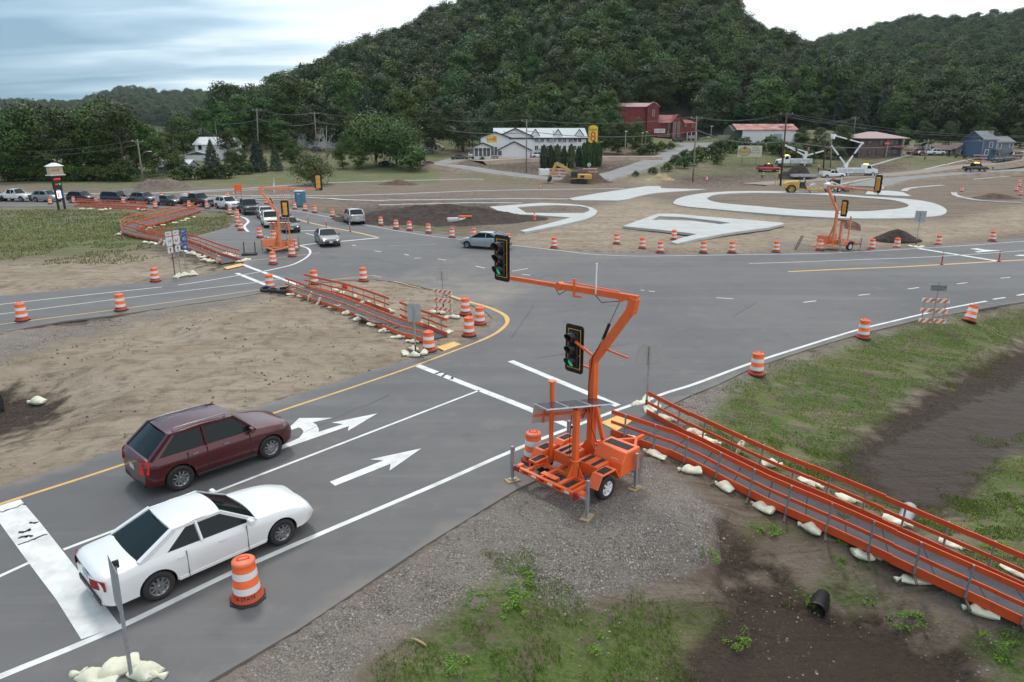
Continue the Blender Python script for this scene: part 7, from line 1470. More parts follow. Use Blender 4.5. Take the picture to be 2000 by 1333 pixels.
# ============================================================ poles, wires, lamps
TOPS = {}
def pole(key, px, py, topy, label, brown=False, arm=True, lean=0, arms=1, r_=.15, trans=False, guy=False, dbl=None, lamp=None, topx=None):
    x_, y_, z_ = GT(px, py); d = atY(topx if topx is not None else px, topy, y_); H_ = d.z - z_; lx = d.x - x_ if topx is not None else 0
    root = thing('utility_pole', label, 'utility pole', (x_, y_, z_ - .2), 0); mt_ = M_polebrown if brown else M_polewood
    m = MB(); m.tube([(0, 0, 0), (lx * .5, 0, H_ / 2), (lx, 0, H_ + .2)], [r_ * 1.25, r_ * 1.1, r_ * .8], 10); m.build('pole', mt_, root)
    if arm:
        for k in range(arms): m = MB(); m.box((lx, 0, H_ - .3 - k * 2.4), (2.6, .12, .14)); m.beam((lx - .8, 0, H_ - .35 - k * 2.4), (lx, 0, H_ - 1.0 - k * 2.4), .05, .05); m.beam((lx + .8, 0, H_ - .35 - k * 2.4), (lx, 0, H_ - 1.0 - k * 2.4), .05, .05); m.build('crossarm', mt_, root)
        for a in (-1.15, 0, 1.15): m = MB(); m.cyl((lx + a, 0, H_ - .2), (lx + a, 0, H_ + .05), .05, n=8); m.build('insulator', M_white, root)
    if trans:
        for a in (-.45, .45): m = MB(); m.cyl((lx + a, -.1, H_ - 2.4), (lx + a, -.1, H_ - 1.2), .33, n=12); m.build('transformer', M_galv, root)
    if lamp: m = MB(); m.tube([(lx, 0, H_ * lamp[0]), (lx + lamp[1] * .6, -.3, H_ * lamp[0] + .9), (lx + lamp[1], -.4, H_ * lamp[0] + 1.1)], .05, 6); m.build('lamp_arm', M_galv, root); m = MB(); m.box((lx + lamp[1] * 1.15, -.4, H_ * lamp[0] + 1.08), (.7, .3, .14)); m.build('lamp_head', M_white, root, .03)
    TOPS[key] = Vector((x_ + lx, y_, z_ + H_ - .2)); return root
pole('p280', 280, 356, 272, 'leaning grey wooden pole with a lamp arm at the left hedge', topx=268, lamp=(.62, 2.2)); pole('p345', 347, 300, 217, 'thin grey pole before the far hill', topx=343, r_=.12)
pole('p500', 505, 310, 212, 'grey wooden pole above the white house with the grey roof', topx=501.5); pole('p617', 619, 300, 219, 'grey wooden pole in front of the white house with the brown roof', topx=614); pole('p817', 818, 290, 225, 'grey wooden pole right of the spreading tree', topx=816)
pole('p1029', 1028, 338, 233, 'tall grey wooden pole in front of the white motel', dbl=1); pole('p1358', 1353, 356, 227, 'tall grey pole right of the side road with a small lamp arm', topx=1361, lamp=(.62, 2.4)); pole('p1530', 1524, 364, 219, 'tall dark brown pole with two crossarms beside the worker', brown=True, arms=2, topx=1537, r_=.17)
pole('p1615', 1608, 330, 266, 'slim dark pole between the two bucket trucks', brown=True, topx=1613); pole('p1627', 1622, 328, 262, 'weathered pole the right bucket truck works on', arm=True, topx=1625); pole('p1812', 1806, 312, 272, 'grey pole with two round transformers right of the brick building', trans=True, topx=1814); pole('p1920', 1915, 317, 272, 'thin grey pole in front of the blue house', topx=1922, r_=.12); pole('p1668', 1667, 262, 228, 'far pole standing up on the wooded slope', r_=.12)
def wire(a, b, sag, r_=.03, label='overhead wire strung between the poles', grp='overhead wires'):
    P = [a.lerp(b, i / 14) - Vector((0, 0, sag * 4 * (i / 14) * (1 - i / 14))) for i in range(15)]; m = MB(); m.tube(P, r_, 5); o = m.build('overhead_wire', M_wire); tag(o, label, 'wire', grp)
seq = ['p345', 'p500', 'p617', 'p817', 'p1029', 'p1358', 'p1530']
FARL = atY(-120, 290, 156)
for a, b in zip(seq[:-1], seq[1:]):
    A, B_ = TOPS[a], TOPS[b]
    for dx_ in (-1.1, 1.1): wire(A + Vector((dx_ * .6, 0, .1)), B_ + Vector((dx_ * .6, 0, .1)), 1.2, .028)
    wire(A - Vector((0, 0, 2.6)), B_ - Vector((0, 0, 3.0 if b != 'p1530' else 5.5)), 1.3, .075)
for t_, dz in (('p1530', 0), ('p1530', -.4)): wire(TOPS[t_] + Vector((0, 0, dz)), TOPS['p1668'] + Vector((0, 0, dz)), 1.5, .03); wire(TOPS[t_] + Vector((0, 0, dz * 2)), atY(2150, 258, 200), 2.5, .03)
wire(TOPS['p1530'] - Vector((0, 0, 3.2)), TOPS['p1627'] + Vector((0, 0, 0)), .5, .04); wire(TOPS['p1530'] - Vector((0, 0, 5.5)), TOPS['p1812'] - Vector((0, 0, .6)), 1.4, .07); wire(TOPS['p1812'] - Vector((0, 0, .2)), TOPS['p1920'] - Vector((0, 0, .1)), .3, .06); wire(TOPS['p1920'], atY(2100, 280, 190), .3, .06)
wire(TOPS['p280'], FARL, 1.5, .03); wire(TOPS['p280'] - Vector((0, 0, 1)), FARL - Vector((0, 0, 1)), 1.5, .03); wire(TOPS['p345'] + Vector((0, 0, 0)), atY(150, 235, 215), 1.0, .03)
for px, py, ty, lb in ((984, 309, 257, 'lamp post left of the white motel'), (1080, 312, 256, 'thin lamp post in front of the motel wall'), (1220, 310, 257, 'bare lamp post, left one of the three'), (1252.5, 302, 260, 'bare lamp post, middle one of the three'), (1260, 301, 258, 'bare lamp post, right one of the three'), (1387, 283, 247, 'lamp post in the yard right of the red mill')):
    x_, y_, z_ = GT(px if px != 984 else 985, py); H_ = atY(px, ty, y_).z - z_; one('lamp_post', lb, 'lamp post', (x_, y_, z_), 0, [('post', lambda m: m.tube([(0, 0, -.2), (0, 0, H_)], [.12, .08], 8), M_galv if px < 1200 else mat('tan_post', (.33, .28, .22), .7), 0), ('lamp_head', lambda m: m.box((.1, 0, H_), (.8, .35, .18)), M_white, .03)])
# ============================================================ signs of the town
x_, y_, z_ = GT(121, 409); rz = facing(x_, y_, .75); M_led = mat('led_red', (.5, .01, .01), .4, emit=(1, .03, .02), estr=1.6); M_ledg = mat('led_green', (.01, .4, .04), .4, emit=(.05, 1, .15), estr=1.2)
sg = thing('price_sign', 'tall pylon price sign with red digits and a small peaked roof at the left', 'pylon sign', (x_, y_, 0), rz); sc_ = 1.0
def part(par, name, m_, fn, bev=0): m = MB(); fn(m); return m.build(name, m_, par, bev)
sg.scale = (.70,) * 3
part(sg, 'leg', M_trim, lambda m: m.box((0, -.72, 3.4), (.3, .3, 6.9))); part(sg, 'leg', M_trim, lambda m: m.box((0, .72, 3.4), (.3, .3, 6.9)))
cab = part(sg, 'price_cabinet', M_trim, lambda m: m.b2(-.25, .25, -.95, .75, 3.9, 6.5)); part(cab, 'price_digits', M_led, lambda m: (text_into(m, '3.19', .42, tx(.26, -.50, 5.85), .01), text_into(m, '3.59', .42, tx(.26, .28, 5.85), .01), text_into(m, '3.9', .42, tx(.26, -.45, 4.85), .01))); part(cab, 'price_digits', M_ledg, lambda m: text_into(m, '79', .42, tx(.26, .28, 4.85), .01))
top = part(sg, 'name_cabinet', mat('cream_sign', (.46, .38, .28), .5), lambda m: m.b2(-.4, .4, -1.5, 1.5, 6.75, 8.25), .02); part(top, 'name_text', mat('dark_red_letters', (.45, .02, .02), .5), lambda m: text_into(m, 'KWIK TRIP', .52, tx(.41, -.28, 7.5), .01, squash=.75))
part(sg, 'sign_roof', M_white, lambda m: (m.add([(-.7, -1.7, 8.3), (.7, -1.7, 8.3), (.7, 1.7, 8.3), (-.7, 1.7, 8.3), (0, -.5, 8.95), (0, .5, 8.95)], [(0, 1, 4), (1, 2, 5, 4), (2, 3, 5), (3, 0, 4, 5), (3, 2, 1, 0)]), m.b2(-.6, .6, -1.75, 1.75, 6.55, 6.72)))
scr = part(sg, 'screen_cabinet', M_signb, lambda m: m.b2(-.2, .2, -.75, .80, 2.15, 3.7)); part(scr, 'screen', mat('lit_screen', (.7, .65, .75), .4, emit=(.9, .8, .95), estr=.9), lambda m: m.b2(.205, .215, -.72, .25, 2.2, 3.65)); part(scr, 'screen_figure', M_led, lambda m: m.b2(.217, .222, -.55, -.3, 2.4, 3.3))
# motel pylon sign
x_, y_, z_ = GT(1158, 320); y_ = 196; x_ = atY(1157, 300, y_).x; z_ = hz(x_, y_); rz = facing(x_, y_, .15); yel = mat('motel_yellow', (.72, .50, .03), .45); rd = mat('motel_red', (.60, .03, .02), .45)
ms_ = thing('motel_sign', 'tall yellow motel sign with a red numeral behind the narrow evergreens', 'pylon sign', (x_, y_, z_), rz); topz = atY(1157, 245, y_).z - z_; botz = atY(1157, 280, y_).z - z_; hh_ = topz - botz; w2 = hh_ * .27
part(ms_, 'post', M_trim, lambda m: m.box((0, -w2 * .75, botz / 2), (.2, .2, botz))); part(ms_, 'post', M_trim, lambda m: m.box((0, w2 * .75, botz / 2), (.2, .2, botz))); part(ms_, 'reader_board', mat('cream_sign', (.46, .38, .28), .5), lambda m: m.box((0, 0, botz - 1.1), (.2, w2 * 1.6, 1.3)))
def capsule(w_, h_, k=9):
    P = []
    for i in range(k + 1): a = math.pi * i / k; P.append((w_ * math.cos(a), h_ - w_ * .55 + w_ * .55 * math.sin(a)))
    for i in range(k + 1): a = math.pi + math.pi * i / k; P.append((w_ * math.cos(a), -h_ + w_ * .55 + w_ * .55 * math.sin(a)))
    return P
cz = (topz + botz) / 2; part(ms_, 'sign_back', M_trim, lambda m: m.prism([(a * 1.08, b * 1.03 + cz) for a, b in capsule(w2, hh_ / 2)], -.25, .20, axis='X')); fc_ = part(ms_, 'sign_face', yel, lambda m: m.prism([(a, b + cz) for a, b in capsule(w2, hh_ / 2)], .19, .26, axis='X')); part(fc_, 'sign_numeral', rd, lambda m: text_into(m, '8', hh_ * .78, tx(.27, 0, cz - hh_ * .16), .02, squash=.95)); part(fc_, 'sign_word', M_txt, lambda m: text_into(m, 'Super', hh_ * .25, tx(.27, 0, cz + hh_ * .27), .02, squash=.85))
# billboard
x_, y_, z_ = GT(1465, 322); A = atY(1441, 307, y_); B_ = atY(1488, 285, y_); wv = B_.x - A.x; hv = B_.z - A.z; rz = facing(x_, y_, 0.1); bb = thing('billboard', 'cream billboard with an oval emblem among the green bushes', 'billboard', ((A.x + B_.x) / 2, y_, A.z), rz); crm = mat('billboard_cream', (.58, .54, .42), .6, dirt=.2)
part(bb, 'board', crm, lambda m: m.box((0, 0, hv / 2), (.15, wv, hv)), .02); part(bb, 'post', M_polewood, lambda m: m.box((-.15, -wv * .3, -1), (.2, .2, 4))); part(bb, 'post', M_polewood, lambda m: m.box((-.15, wv * .3, -1), (.2, .2, 4)))
ov = lambda rx, ry, x0, x1, cy=0, cz_=0: (lambda m: m.prism([(cy + rx * math.cos(R(a)), cz_ + ry * math.sin(R(a))) for a in range(0, 360, 15)], x0, x1, axis='X'))
em_ = part(bb, 'emblem_ring', mat('emblem_brown', (.10, .05, .03), .6), ov(wv * .255, hv * .38, .08, .09, -wv * .21, hv * .46)); part(em_, 'emblem_face', mat('emblem_gold', (.50, .38, .14), .6), ov(wv * .235, hv * .34, .09, .10, -wv * .21, hv * .46)); part(em_, 'emblem_badge', mat('emblem_amber', (.32, .12, .03), .6), ov(wv * .07, hv * .15, .10, .115, -wv * .21, hv * .80))
part(em_, 'emblem_word', mat('emblem_violet', (.10, .07, .22), .6), lambda m: text_into(m, 'Treasures', hv * .26, tx(.105, -wv * .21, hv * .46), .01, squash=.9))
part(bb, 'lettering', mat('billboard_grey', (.12, .13, .14), .6), lambda m: [text_into(m, s_, hv * .19, tx(.085, wv * .25, hv * zf), .01, squash=.8) for s_, zf in (('Antiques', .82), ('Collectibles', .60), ('Rustic Decor', .38))])
# ============================================================ buildings
M_siding = mat('white_siding', (.66, .67, .68), .7, var=.05, dirt=.1); M_roofg = mat('pale_metal_roof', (.42, .46, .46), .55, var=.08); M_roofd = mat('brown_shingles', (.13, .085, .075), .85, var=.2); M_redw = mat('red_boards', (.17, .024, .022), .75, var=.2, vscale=1, dirt=.3, dirtcol=(.30, .10, .09)); M_redroof = mat('red_metal_roof', (.27, .07, .06), .55, var=.1); M_rustroof = mat('patchy_red_roof', (.34, .12, .10), .7, var=.3, vscale=.6, dirt=.6, dirtcol=(.55, .48, .42)); M_brickd = mat('brown_brick', (.13, .085, .07), .85, var=.2, vscale=3); M_greyblk = mat('grey_block', (.30, .33, .34), .8); M_dtrim = mat('dark_green_trim', (.02, .028, .026), .6); M_blueh = mat('blue_siding', (.07, .12, .20), .7); M_tanh = mat('tan_siding', (.26, .24, .18), .8); M_greyroof = mat('grey_shingles', (.16, .18, .19), .8, var=.15)
def gable(m, x0, x1, y0, y1, ze, zr, over=.4, axis='X', t_=.18, hip=0):
    """roof slabs; ridge along axis"""
    if axis == 'X': c = (y0 + y1) / 2; P = [(x0 - over, y0 - over, ze - .15), (x1 + over, y0 - over, ze - .15), (x1 + over - hip, c, zr), (x0 - over + hip, c, zr), (x0 - over, y1 + over, ze - .15), (x1 + over, y1 + over, ze - .15)]; fs = [(0, 1, 2, 3), (3, 2, 5, 4)]
    else: c = (x0 + x1) / 2; P = [(x0 - over, y0 - over, ze - .15), (x0 - over, y1 + over, ze - .15), (c, y1 + over - hip, zr), (c, y0 - over + hip, zr), (x1 + over, y0 - over, ze - .15), (x1 + over, y1 + over, ze - .15)]; fs = [(1, 0, 3, 2), (2, 3, 4, 5)]
    if hip: fs += [(0, 3, 4), (1, 5, 2)] if axis == 'X' else [(0, 4, 3), (1, 2, 5)]
    m.add(P + [(p[0], p[1], p[2] + t_) for p in P], fs + [tuple(i + 6 for i in f)[::-1] for f in fs] + ([(0, 1, 7, 6), (4, 10, 11, 5), (0, 6, 9, 3), (3, 9, 10, 4), (1, 2, 8, 7), (2, 5, 11, 8)] if axis == 'X' else [(0, 6, 7, 1), (4, 5, 11, 10), (0, 3, 9, 6), (3, 4, 10, 9), (1, 7, 8, 2), (2, 8, 11, 5)]))
def walls(m, x0, x1, y0, y1, z0, ze, zr=None, axis='X'):
    z0 = z0 - 3 if z0 == 0 else z0
    if zr is None: m.b2(x0, x1, y0, y1, z0, ze); return
    if axis == 'X': m.prism([(y0, z0), (y1, z0), (y1, ze), ((y0 + y1) / 2, zr - .05), (y0, ze)], x0, x1, axis='X')
    else: m.prism([(x0, z0), (x1, z0), (x1, ze), ((x0 + x1) / 2, zr - .05), (x0, ze)], y0, y1, axis='Y')
def window(root, c, w_, h_, n='y-', frame=None, pane_m=None, bars=1):
    """window on a wall: n is the side it looks to"""
    ax = {'y-': ((1, 0, 0), (0, -1, 0)), 'x-': ((0, 1, 0), (-1, 0, 0)), 'x+': ((0, 1, 0), (1, 0, 0))}[n]; u = Vector(ax[0]); nn = Vector(ax[1]); c = Vector(c)
    m = MB(); m.box(c + nn * .03, tuple(abs(u[i]) * (w_ + .2) + abs(nn[i]) * .10 + (h_ + .2 if i == 2 else 0) for i in range(3))); f = m.build('window', frame or M_white, root); m = MB()
    for b in range(bars):
        m.box(c + nn * .09 + u * ((b + .5) / bars - .5) * w_, tuple(abs(u[i]) * (w_ / bars - .08) + abs(nn[i]) * .03 + (h_ if i == 2 else 0) for i in range(3)))
    m.build('pane', pane_m or M_winglass, f)
# the white motel: local x along the long front, y away from the camera
yM = 205.0; xl_, xr_ = atY(926, 310, yM).x, atY(1142, 308, yM).x; zM = atY(1000, 312, yM).z; Lm = xr_ - xl_
mo = thing('motel', 'white two storey motel with a sunroom, grey roof and yellow name board', 'motel', (xl_, yM, zM - .1), R(4)); F = lambda px: (px - 926) / 216 * Lm; Zp = lambda py, y_=yM: atY(1030, py, y_).z - zM
ze = Zp(268.5); zr = Zp(250)
xa = F(1030); part(mo, 'wall', M_siding, lambda m: walls(m, xa - 9, Lm + 1, 2.6, 14, 0, ze, zr, 'X')); part(mo, 'roof', M_roofg, lambda m: gable(m, xa - 9, Lm + 1, 2.6, 14, ze, zr, .5, 'X')); part(mo, 'eaves_trim', M_dtrim, lambda m: (m.b2(xa - 8.8, Lm + 1.4, 1.95, 2.08, ze - .4, ze - .05)))
part(mo, 'plinth', M_greyblk, lambda m: m.b2(F(940), F(1034), .9, 2.58, 0, 1.5))
# lobby wing gables
def gwing(px0, px1, y0, y1, pe, pr, nm='wing'):
    a, b = F(px0), F(px1); z1, z2 = Zp(pe), Zp(pr); w_ = part(mo, 'wing_wall', M_siding, lambda m: walls(m, a, b, y0, y1, 0, z1, z2, 'Y')); part(mo, 'wing_roof', M_roofg, lambda m: gable(m, a, b, y0, y1, z1, z2, .5, 'Y')); part(mo, 'gable_trim', M_dtrim, lambda m: (m.beam((a - .55, y0 - .52, z1 - .12), ((a + b) / 2, y0 - .52, z2 + .1), .06, .32), m.beam(((a + b) / 2, y0 - .52, z2 + .1), (b + .55, y0 - .52, z1 - .12), .06, .32)))
gwing(940, 995, 1.2, 9, 268.5, 258); gwing(974, 1036, .6, 2.5, 293, 277); gwing(926, 959, -1.2, 1.1, 286, 279.5); gwing(975, 1040, 2.2, 6, 266, 251)
nb = part(mo, 'name_board', yel, lambda m: m.b2(F(952), F(971), 1.08, 1.18, Zp(277.5), Zp(265.5))); TY = lambda x, z, y: Matrix.Translation((x, y, z)) @ Matrix.Rotation(math.pi / 2, 4, 'X')
part(nb, 'name_word', M_txt, lambda m: text_into(m, 'Super', 1.05, TY(F(958.5), Zp(271.5), 1.06), .01, squash=.9)); part(nb, 'name_numeral', rd, lambda m: text_into(m, '8', 1.9, TY(F(967), Zp(271.5), 1.05), .01))
for px in (930.5, 938.5, 946.5, 954): window(mo, (F(px), -1.24, Zp(297.5)), 1.0, 2.0, bars=1); window(mo, (F(px), -1.24, Zp(291)), 1.0, .7, bars=1)
for px in (962, 968.5): window(mo, (F(px), .55, Zp(295)), .9, 2.4)
window(mo, (F(976.5), .52, Zp(299)), 1.2, 1.3)
for i, px in enumerate((1037, 1050, 1062, 1073, 1085, 1096, 1106, 1117, 1127, 1136)):
    for py in (273, 289): window(mo, (F(px), 2.55, Zp(py)), .95, 1.25, bars=2, pane_m=M_winglass)
for px in (1055.5, 1079, 1101, 1122): 
    for py in (276, 292): part(mo, 'air_conditioner', M_greyblk, lambda m: m.box((F(px), 2.45, Zp(py)), (1.2, .25, .45)))
for px in (1048, 1093, 1136): part(mo, 'dormer', M_siding, lambda m: m.add([(F(px) - 1.3, 3.4, ze + .55), (F(px) + 1.3, 3.4, ze + .55), (F(px), 3.4, ze + 2.3), (F(px), 6.6, ze + 2.3)], [(0, 1, 2), (0, 2, 3), (1, 3, 2)])); part(mo, 'dormer_trim', M_dtrim, lambda m: (m.beam((F(px) - 1.4, 3.3, ze + .5), (F(px), 3.3, ze + 2.4), .08, .2), m.beam((F(px), 3.3, ze + 2.4), (F(px) + 1.4, 3.3, ze + .5), .08, .2)))
part(mo, 'railing', M_white, lambda m: (m.b2(F(962), F(1013), -.9, -.84, 1.15, 1.25), [m.b2(F(962 + 5.6 * k), F(962 + 5.6 * k) + .1, -.9, -.84, 0, 1.2) for k in range(10)]))
# red mill
yR = 262.0; f2 = lambda px, py, y_: atY(px, py, y_); o_ = f2(1280, 277, yR)
rm = thing('red_mill', 'tall red wooden mill building with stepped red roofs on the slope', 'mill', (o_.x, yR, o_.z - 1), R(0)); Xr = lambda px: f2(px, 260, yR).x - o_.x; Zr = lambda py: f2(1300, py, yR).z - o_.z + 1
part(rm, 'tower_wall', M_redw, lambda m: walls(m, Xr(1205), Xr(1286), 3, 15, 0, Zr(208), Zr(200), 'X')); part(rm, 'tower_roof', mat('pale_red_roof', (.42, .25, .24), .6, var=.1), lambda m: gable(m, Xr(1205), Xr(1286), 3, 15, Zr(208), Zr(200), .5, 'X'))
part(rm, 'tower_front', M_redw, lambda m: walls(m, Xr(1264), Xr(1286), 1.5, 3.1, 0, Zr(208), Zr(199.5), 'Y')); part(rm, 'tower_front_roof', mat('pale_red_roof', (.42, .25, .24), .6), lambda m: gable(m, Xr(1264), Xr(1286), 1.5, 3.1, Zr(208), Zr(199.5), .4, 'Y'))
part(rm, 'wing_wall', M_redw, lambda m: walls(m, Xr(1286), Xr(1320), 2.0, 14, 0, Zr(240), Zr(225), 'X')); part(rm, 'wing_roof', M_redroof, lambda m: gable(m, Xr(1286), Xr(1322), 2.0, 14, Zr(240), Zr(224.5), .4, 'X'))
part(rm, 'gable_wall', M_redw, lambda m: walls(m, Xr(1312), Xr(1332), -.4, 10, 0, Zr(240), Zr(226), 'Y')); part(rm, 'gable_roof', M_redroof, lambda m: gable(m, Xr(1312), Xr(1332), -.4, 10, Zr(240), Zr(224.5), .4, 'Y'))
part(rm, 'end_wall', M_redw, lambda m: walls(m, Xr(1331), Xr(1358), .4, 12, 0, Zr(241), Zr(234), 'X')); part(rm, 'end_roof', M_redroof, lambda m: gable(m, Xr(1331), Xr(1358), .4, 12, Zr(241), Zr(234), .5, 'X', hip=2.5))
for px, py, yy, w_, h_ in ((1275.5, 221, 1.45, .7, 2.2), (1309, 246, 1.95, .6, 2.2), (1316, 246, -.45, .7, 2.4), (1324, 246, -.45, .7, 2.4), (1331, 246, .35, .5, 2), (1339, 245, .35, .5, .9), (1353, 246, .35, .5, .9), (1316, 262, -.45, .6, 2.4), (1324, 262, -.45, .6, 2.4), (1308, 262, 1.95, .6, 2.2), (1330, 262, .35, .5, 2)): window(rm, (Xr(px), yy, Zr(py)), w_, h_, frame=mat('cream_frame', (.42, .34, .26), .7))
part(rm, 'porch_roof', M_redroof, lambda m: m.b2(Xr(1338), Xr(1359), -2.5, .5, Zr(258), Zr(257))); part(rm, 'porch_post', M_white, lambda m: [m.b2(Xr(p), Xr(p) + .2, -2.4, -2.2, 0, Zr(258)) for p in (1339, 1347, 1357)]); part(rm, 'lower_porch', M_redroof, lambda m: m.b2(Xr(1284), Xr(1310), 0, 2.2, Zr(268), Zr(265.5))); part(rm, 'balcony_rail', M_greyblk, lambda m: m.b2(Xr(1342), Xr(1357), -2.5, -2.4, Zr(271), Zr(265)))
bn = part(rm, 'banner', M_signw, lambda m: m.b2(Xr(1277), Xr(1298), -.65, -.55, Zr(260), Zr(252))); part(bn, 'banner_text', M_txt, lambda m: text_into(m, 'S & CRAFTS', 1.15, TY(Xr(1287.5), Zr(256), -.67), .01, squash=.58))
# long red-roofed shed
yS = 232.0; s0 = atY(1418, 268, yS); sh = thing('long_shed', 'long low shed with a patchy red roof behind the bushes', 'shed', (s0.x, yS, s0.z - 3.5), R(-3)); Xs = lambda px: atY(px, 260, yS).x - s0.x; Zs = lambda py: atY(1450, py, yS).z - s0.z + 3.5
part(sh, 'wall', M_siding, lambda m: walls(m, Xs(1450), Xs(1552), 0, 12, 0, Zs(254), Zs(243.5), 'X')); part(sh, 'roof', M_rustroof, lambda m: gable(m, Xs(1440), Xs(1554), 0, 12, Zs(254), Zs(243), .4, 'X')); part(sh, 'end_wall', mat('green_boards', (.04, .075, .06), .8), lambda m: walls(m, Xs(1432), Xs(1451), 1, 13, 0, Zs(256), Zs(244), 'X')); part(sh, 'lean_to', M_tanh, lambda m: m.b2(Xs(1415), Xs(1436), 2, 9, 0, Zs(264))); part(sh, 'door', M_greyblk, lambda m: m.b2(Xs(1510), Xs(1526), -.1, 0, 0, Zs(262)))
# brown brick building
yB = 198.0; b0 = atY(1678, 304, yB); bk = thing('brick_building', 'brown brick two storey building with a low hipped roof', 'building', (b0.x, yB, b0.z - .3), R(0)); Xb = lambda px: atY(px, 290, yB).x - b0.x; Zb = lambda py: atY(1720, py, yB).z - b0.z + .3
part(bk, 'wall', M_brickd, lambda m: walls(m, Xb(1678), Xb(1762), 0, 12, 0, Zb(271))); part(bk, 'roof', mat('pale_red_roof2', (.36, .24, .23), .6, var=.1), lambda m: gable(m, Xb(1678), Xb(1762), 0, 12, Zb(270.5), Zb(258.5), 1.2, 'X', hip=6)); 
for px, py, w_, h_ in ((1696, 279, .9, 1.0), (1699, 298, 1.0, 1.0), (1720, 279.5, 1.2, 1.1), (1716, 298, .9, 1.1), (1740, 278.5, 1.2, 1.3), (1751, 278.5, 1.5, 1.3), (1680, 297, 1, 1), (1738, 297, 1.0, 1.2), (1748, 297, 1.6, 1.2)): window(bk, (Xb(px), -.03, Zb(py)), w_, h_, frame=M_dtrim)
part(bk, 'pillar', M_tanh, lambda m: m.b2(Xb(1730), Xb(1733), -.35, -.0, 0, Zb(272))); part(bk, 'pillar', M_tanh, lambda m: m.b2(Xb(1757), Xb(1760), -1.2, -.9, 0, Zb(272))); part(bk, 'awning', M_redroof, lambda m: m.prism([(0, Zb(291)), (-1.8, Zb(289)), (0, Zb(284))], Xb(1742), Xb(1760), axis='X')); sb_ = part(bk, 'red_sign', rd, lambda m: m.b2(Xb(1724.5), Xb(1735), -.5, -.4, Zb(283.5), Zb(277.5))); part(sb_, 'sign_text', M_signw, lambda m: text_into(m, 'OPEN', .5, TY(Xb(1729.8), Zb(280.5), -.52), .01))
# blue house, tan house at the right
yH = 190.0; h0 = atY(1925, 306, yH); bh = thing('blue_house', 'large blue house with steep roof and chimney at the right edge', 'house', (h0.x, yH, h0.z - .3), R(0)); Xh = lambda px: atY(px, 290, yH).x - h0.x; Zh = lambda py: atY(1950, py, yH).z - h0.z + .3
part(bh, 'wall', M_blueh, lambda m: walls(m, Xh(1921), Xh(1944), 0, 9, 0, Zh(275), Zh(258), 'X')); part(bh, 'roof', M_greyroof, lambda m: gable(m, Xh(1921), Xh(1944), 0, 9, Zh(273), Zh(257), .4, 'X')); part(bh, 'wing_wall', mat('pale_blue_siding', (.16, .20, .22), .7), lambda m: walls(m, Xh(1940), Xh(1984), 1, 8, 0, Zh(279), Zh(268.5), 'X')); part(bh, 'wing_roof', M_greyroof, lambda m: gable(m, Xh(1940), Xh(1984), 1, 8, Zh(278.5), Zh(268), .4, 'X')); part(bh, 'chimney', mat('tan_brick', (.30, .24, .17), .8), lambda m: m.b2(Xh(1945), Xh(1950), 3, 4.2, 0, Zh(255)))
for px, py in ((1928, 298), (1934, 283), (1947, 285), (1956, 285), (1955, 299), (1979, 284), (1944, 285)): window(bh, (Xh(px), .98 if px > 1940 else -.03, Zh(py)), .8, 1.3)
part(bh, 'porch_roof', M_greyroof, lambda m: m.b2(Xh(1938), Xh(1962), -1.5, 1, Zh(294), Zh(292.5)))
yT = 200.0; t0 = atY(1833, 305, yT); th = thing('tan_house', 'long low tan house behind the small clipped shrubs', 'house', (t0.x, yT, t0.z - .3), R(0)); Xt = lambda px: atY(px, 300, yT).x - t0.x; Zt = lambda py: atY(1870, py, yT).z - t0.z + .3
part(th, 'wall', M_tanh, lambda m: walls(m, Xt(1833), Xt(1912), 0, 9, 0, Zt(293), Zt(285), 'X')); part(th, 'roof', M_roofd, lambda m: gable(m, Xt(1833), Xt(1912), 0, 9, Zt(293), Zt(285), .4, 'X')); part(th, 'gable', M_tanh, lambda m: walls(m, Xt(1862), Xt(1884), -1.2, 4, 0, Zt(291), Zt(283), 'Y')); part(th, 'gable_roof', M_roofd, lambda m: gable(m, Xt(1862), Xt(1884), -1.2, 4, Zt(291), Zt(283), .4, 'Y'))
for px in (1840, 1853, 1873, 1878, 1892, 1902): window(th, (Xt(px), -1.25 if 1862 < px < 1884 else -.03, Zt(298)), .9, 1.1)
for i, (px, py) in enumerate([(1852, 306.5), (1867, 308.5), (1884, 309.5), (1905, 312)]): x_, y_, z_ = GT(px, py); tree('bu', x_, y_, .3 + .12 * (i == 3), 'small dark clipped shrub on the lawn, %s from the left below the tan house' % ordn[i], 'shrub', 'shrub', 'clipped shrubs on the lawn', z=z_)
# houses at the left
def left_house(label, x0p, x1p, basep, eavep, ridgep, dist, mw, mr, axis='X', depth=9, name='white_house', ang=0, wins=()):
    a = atY(x0p, basep, dist); b = atY(x1p, basep, dist); r = thing(name, label, 'house', (a.x, dist, a.z - .8), R(ang)); W_ = b.x - a.x; Zl = lambda py: atY(x0p, py, dist).z - a.z + .8
    part(r, 'wall', mw, lambda m: walls(m, 0, W_, 0, depth, 0, Zl(eavep), Zl(ridgep), axis)); part(r, 'roof', mr, lambda m: gable(m, 0, W_, 0, depth, Zl(eavep), Zl(ridgep), .5, axis))
    for px, py, w_, h_ in wins: window(r, ((px - x0p) / (x1p - x0p) * W_, -.03, Zl(py)), w_, h_, frame=M_dtrim if px == 394 else M_white)
    return r, W_, Zl
r, W_, Zl = left_house('white house with a grey roof behind the big spruce', 384, 452, 316, 283, 269, 205, M_siding, M_roofg, 'X', 9, wins=((394, 287, .8, 1.5), (445, 300, .9, 1.3), (390, 305, .5, .8)))
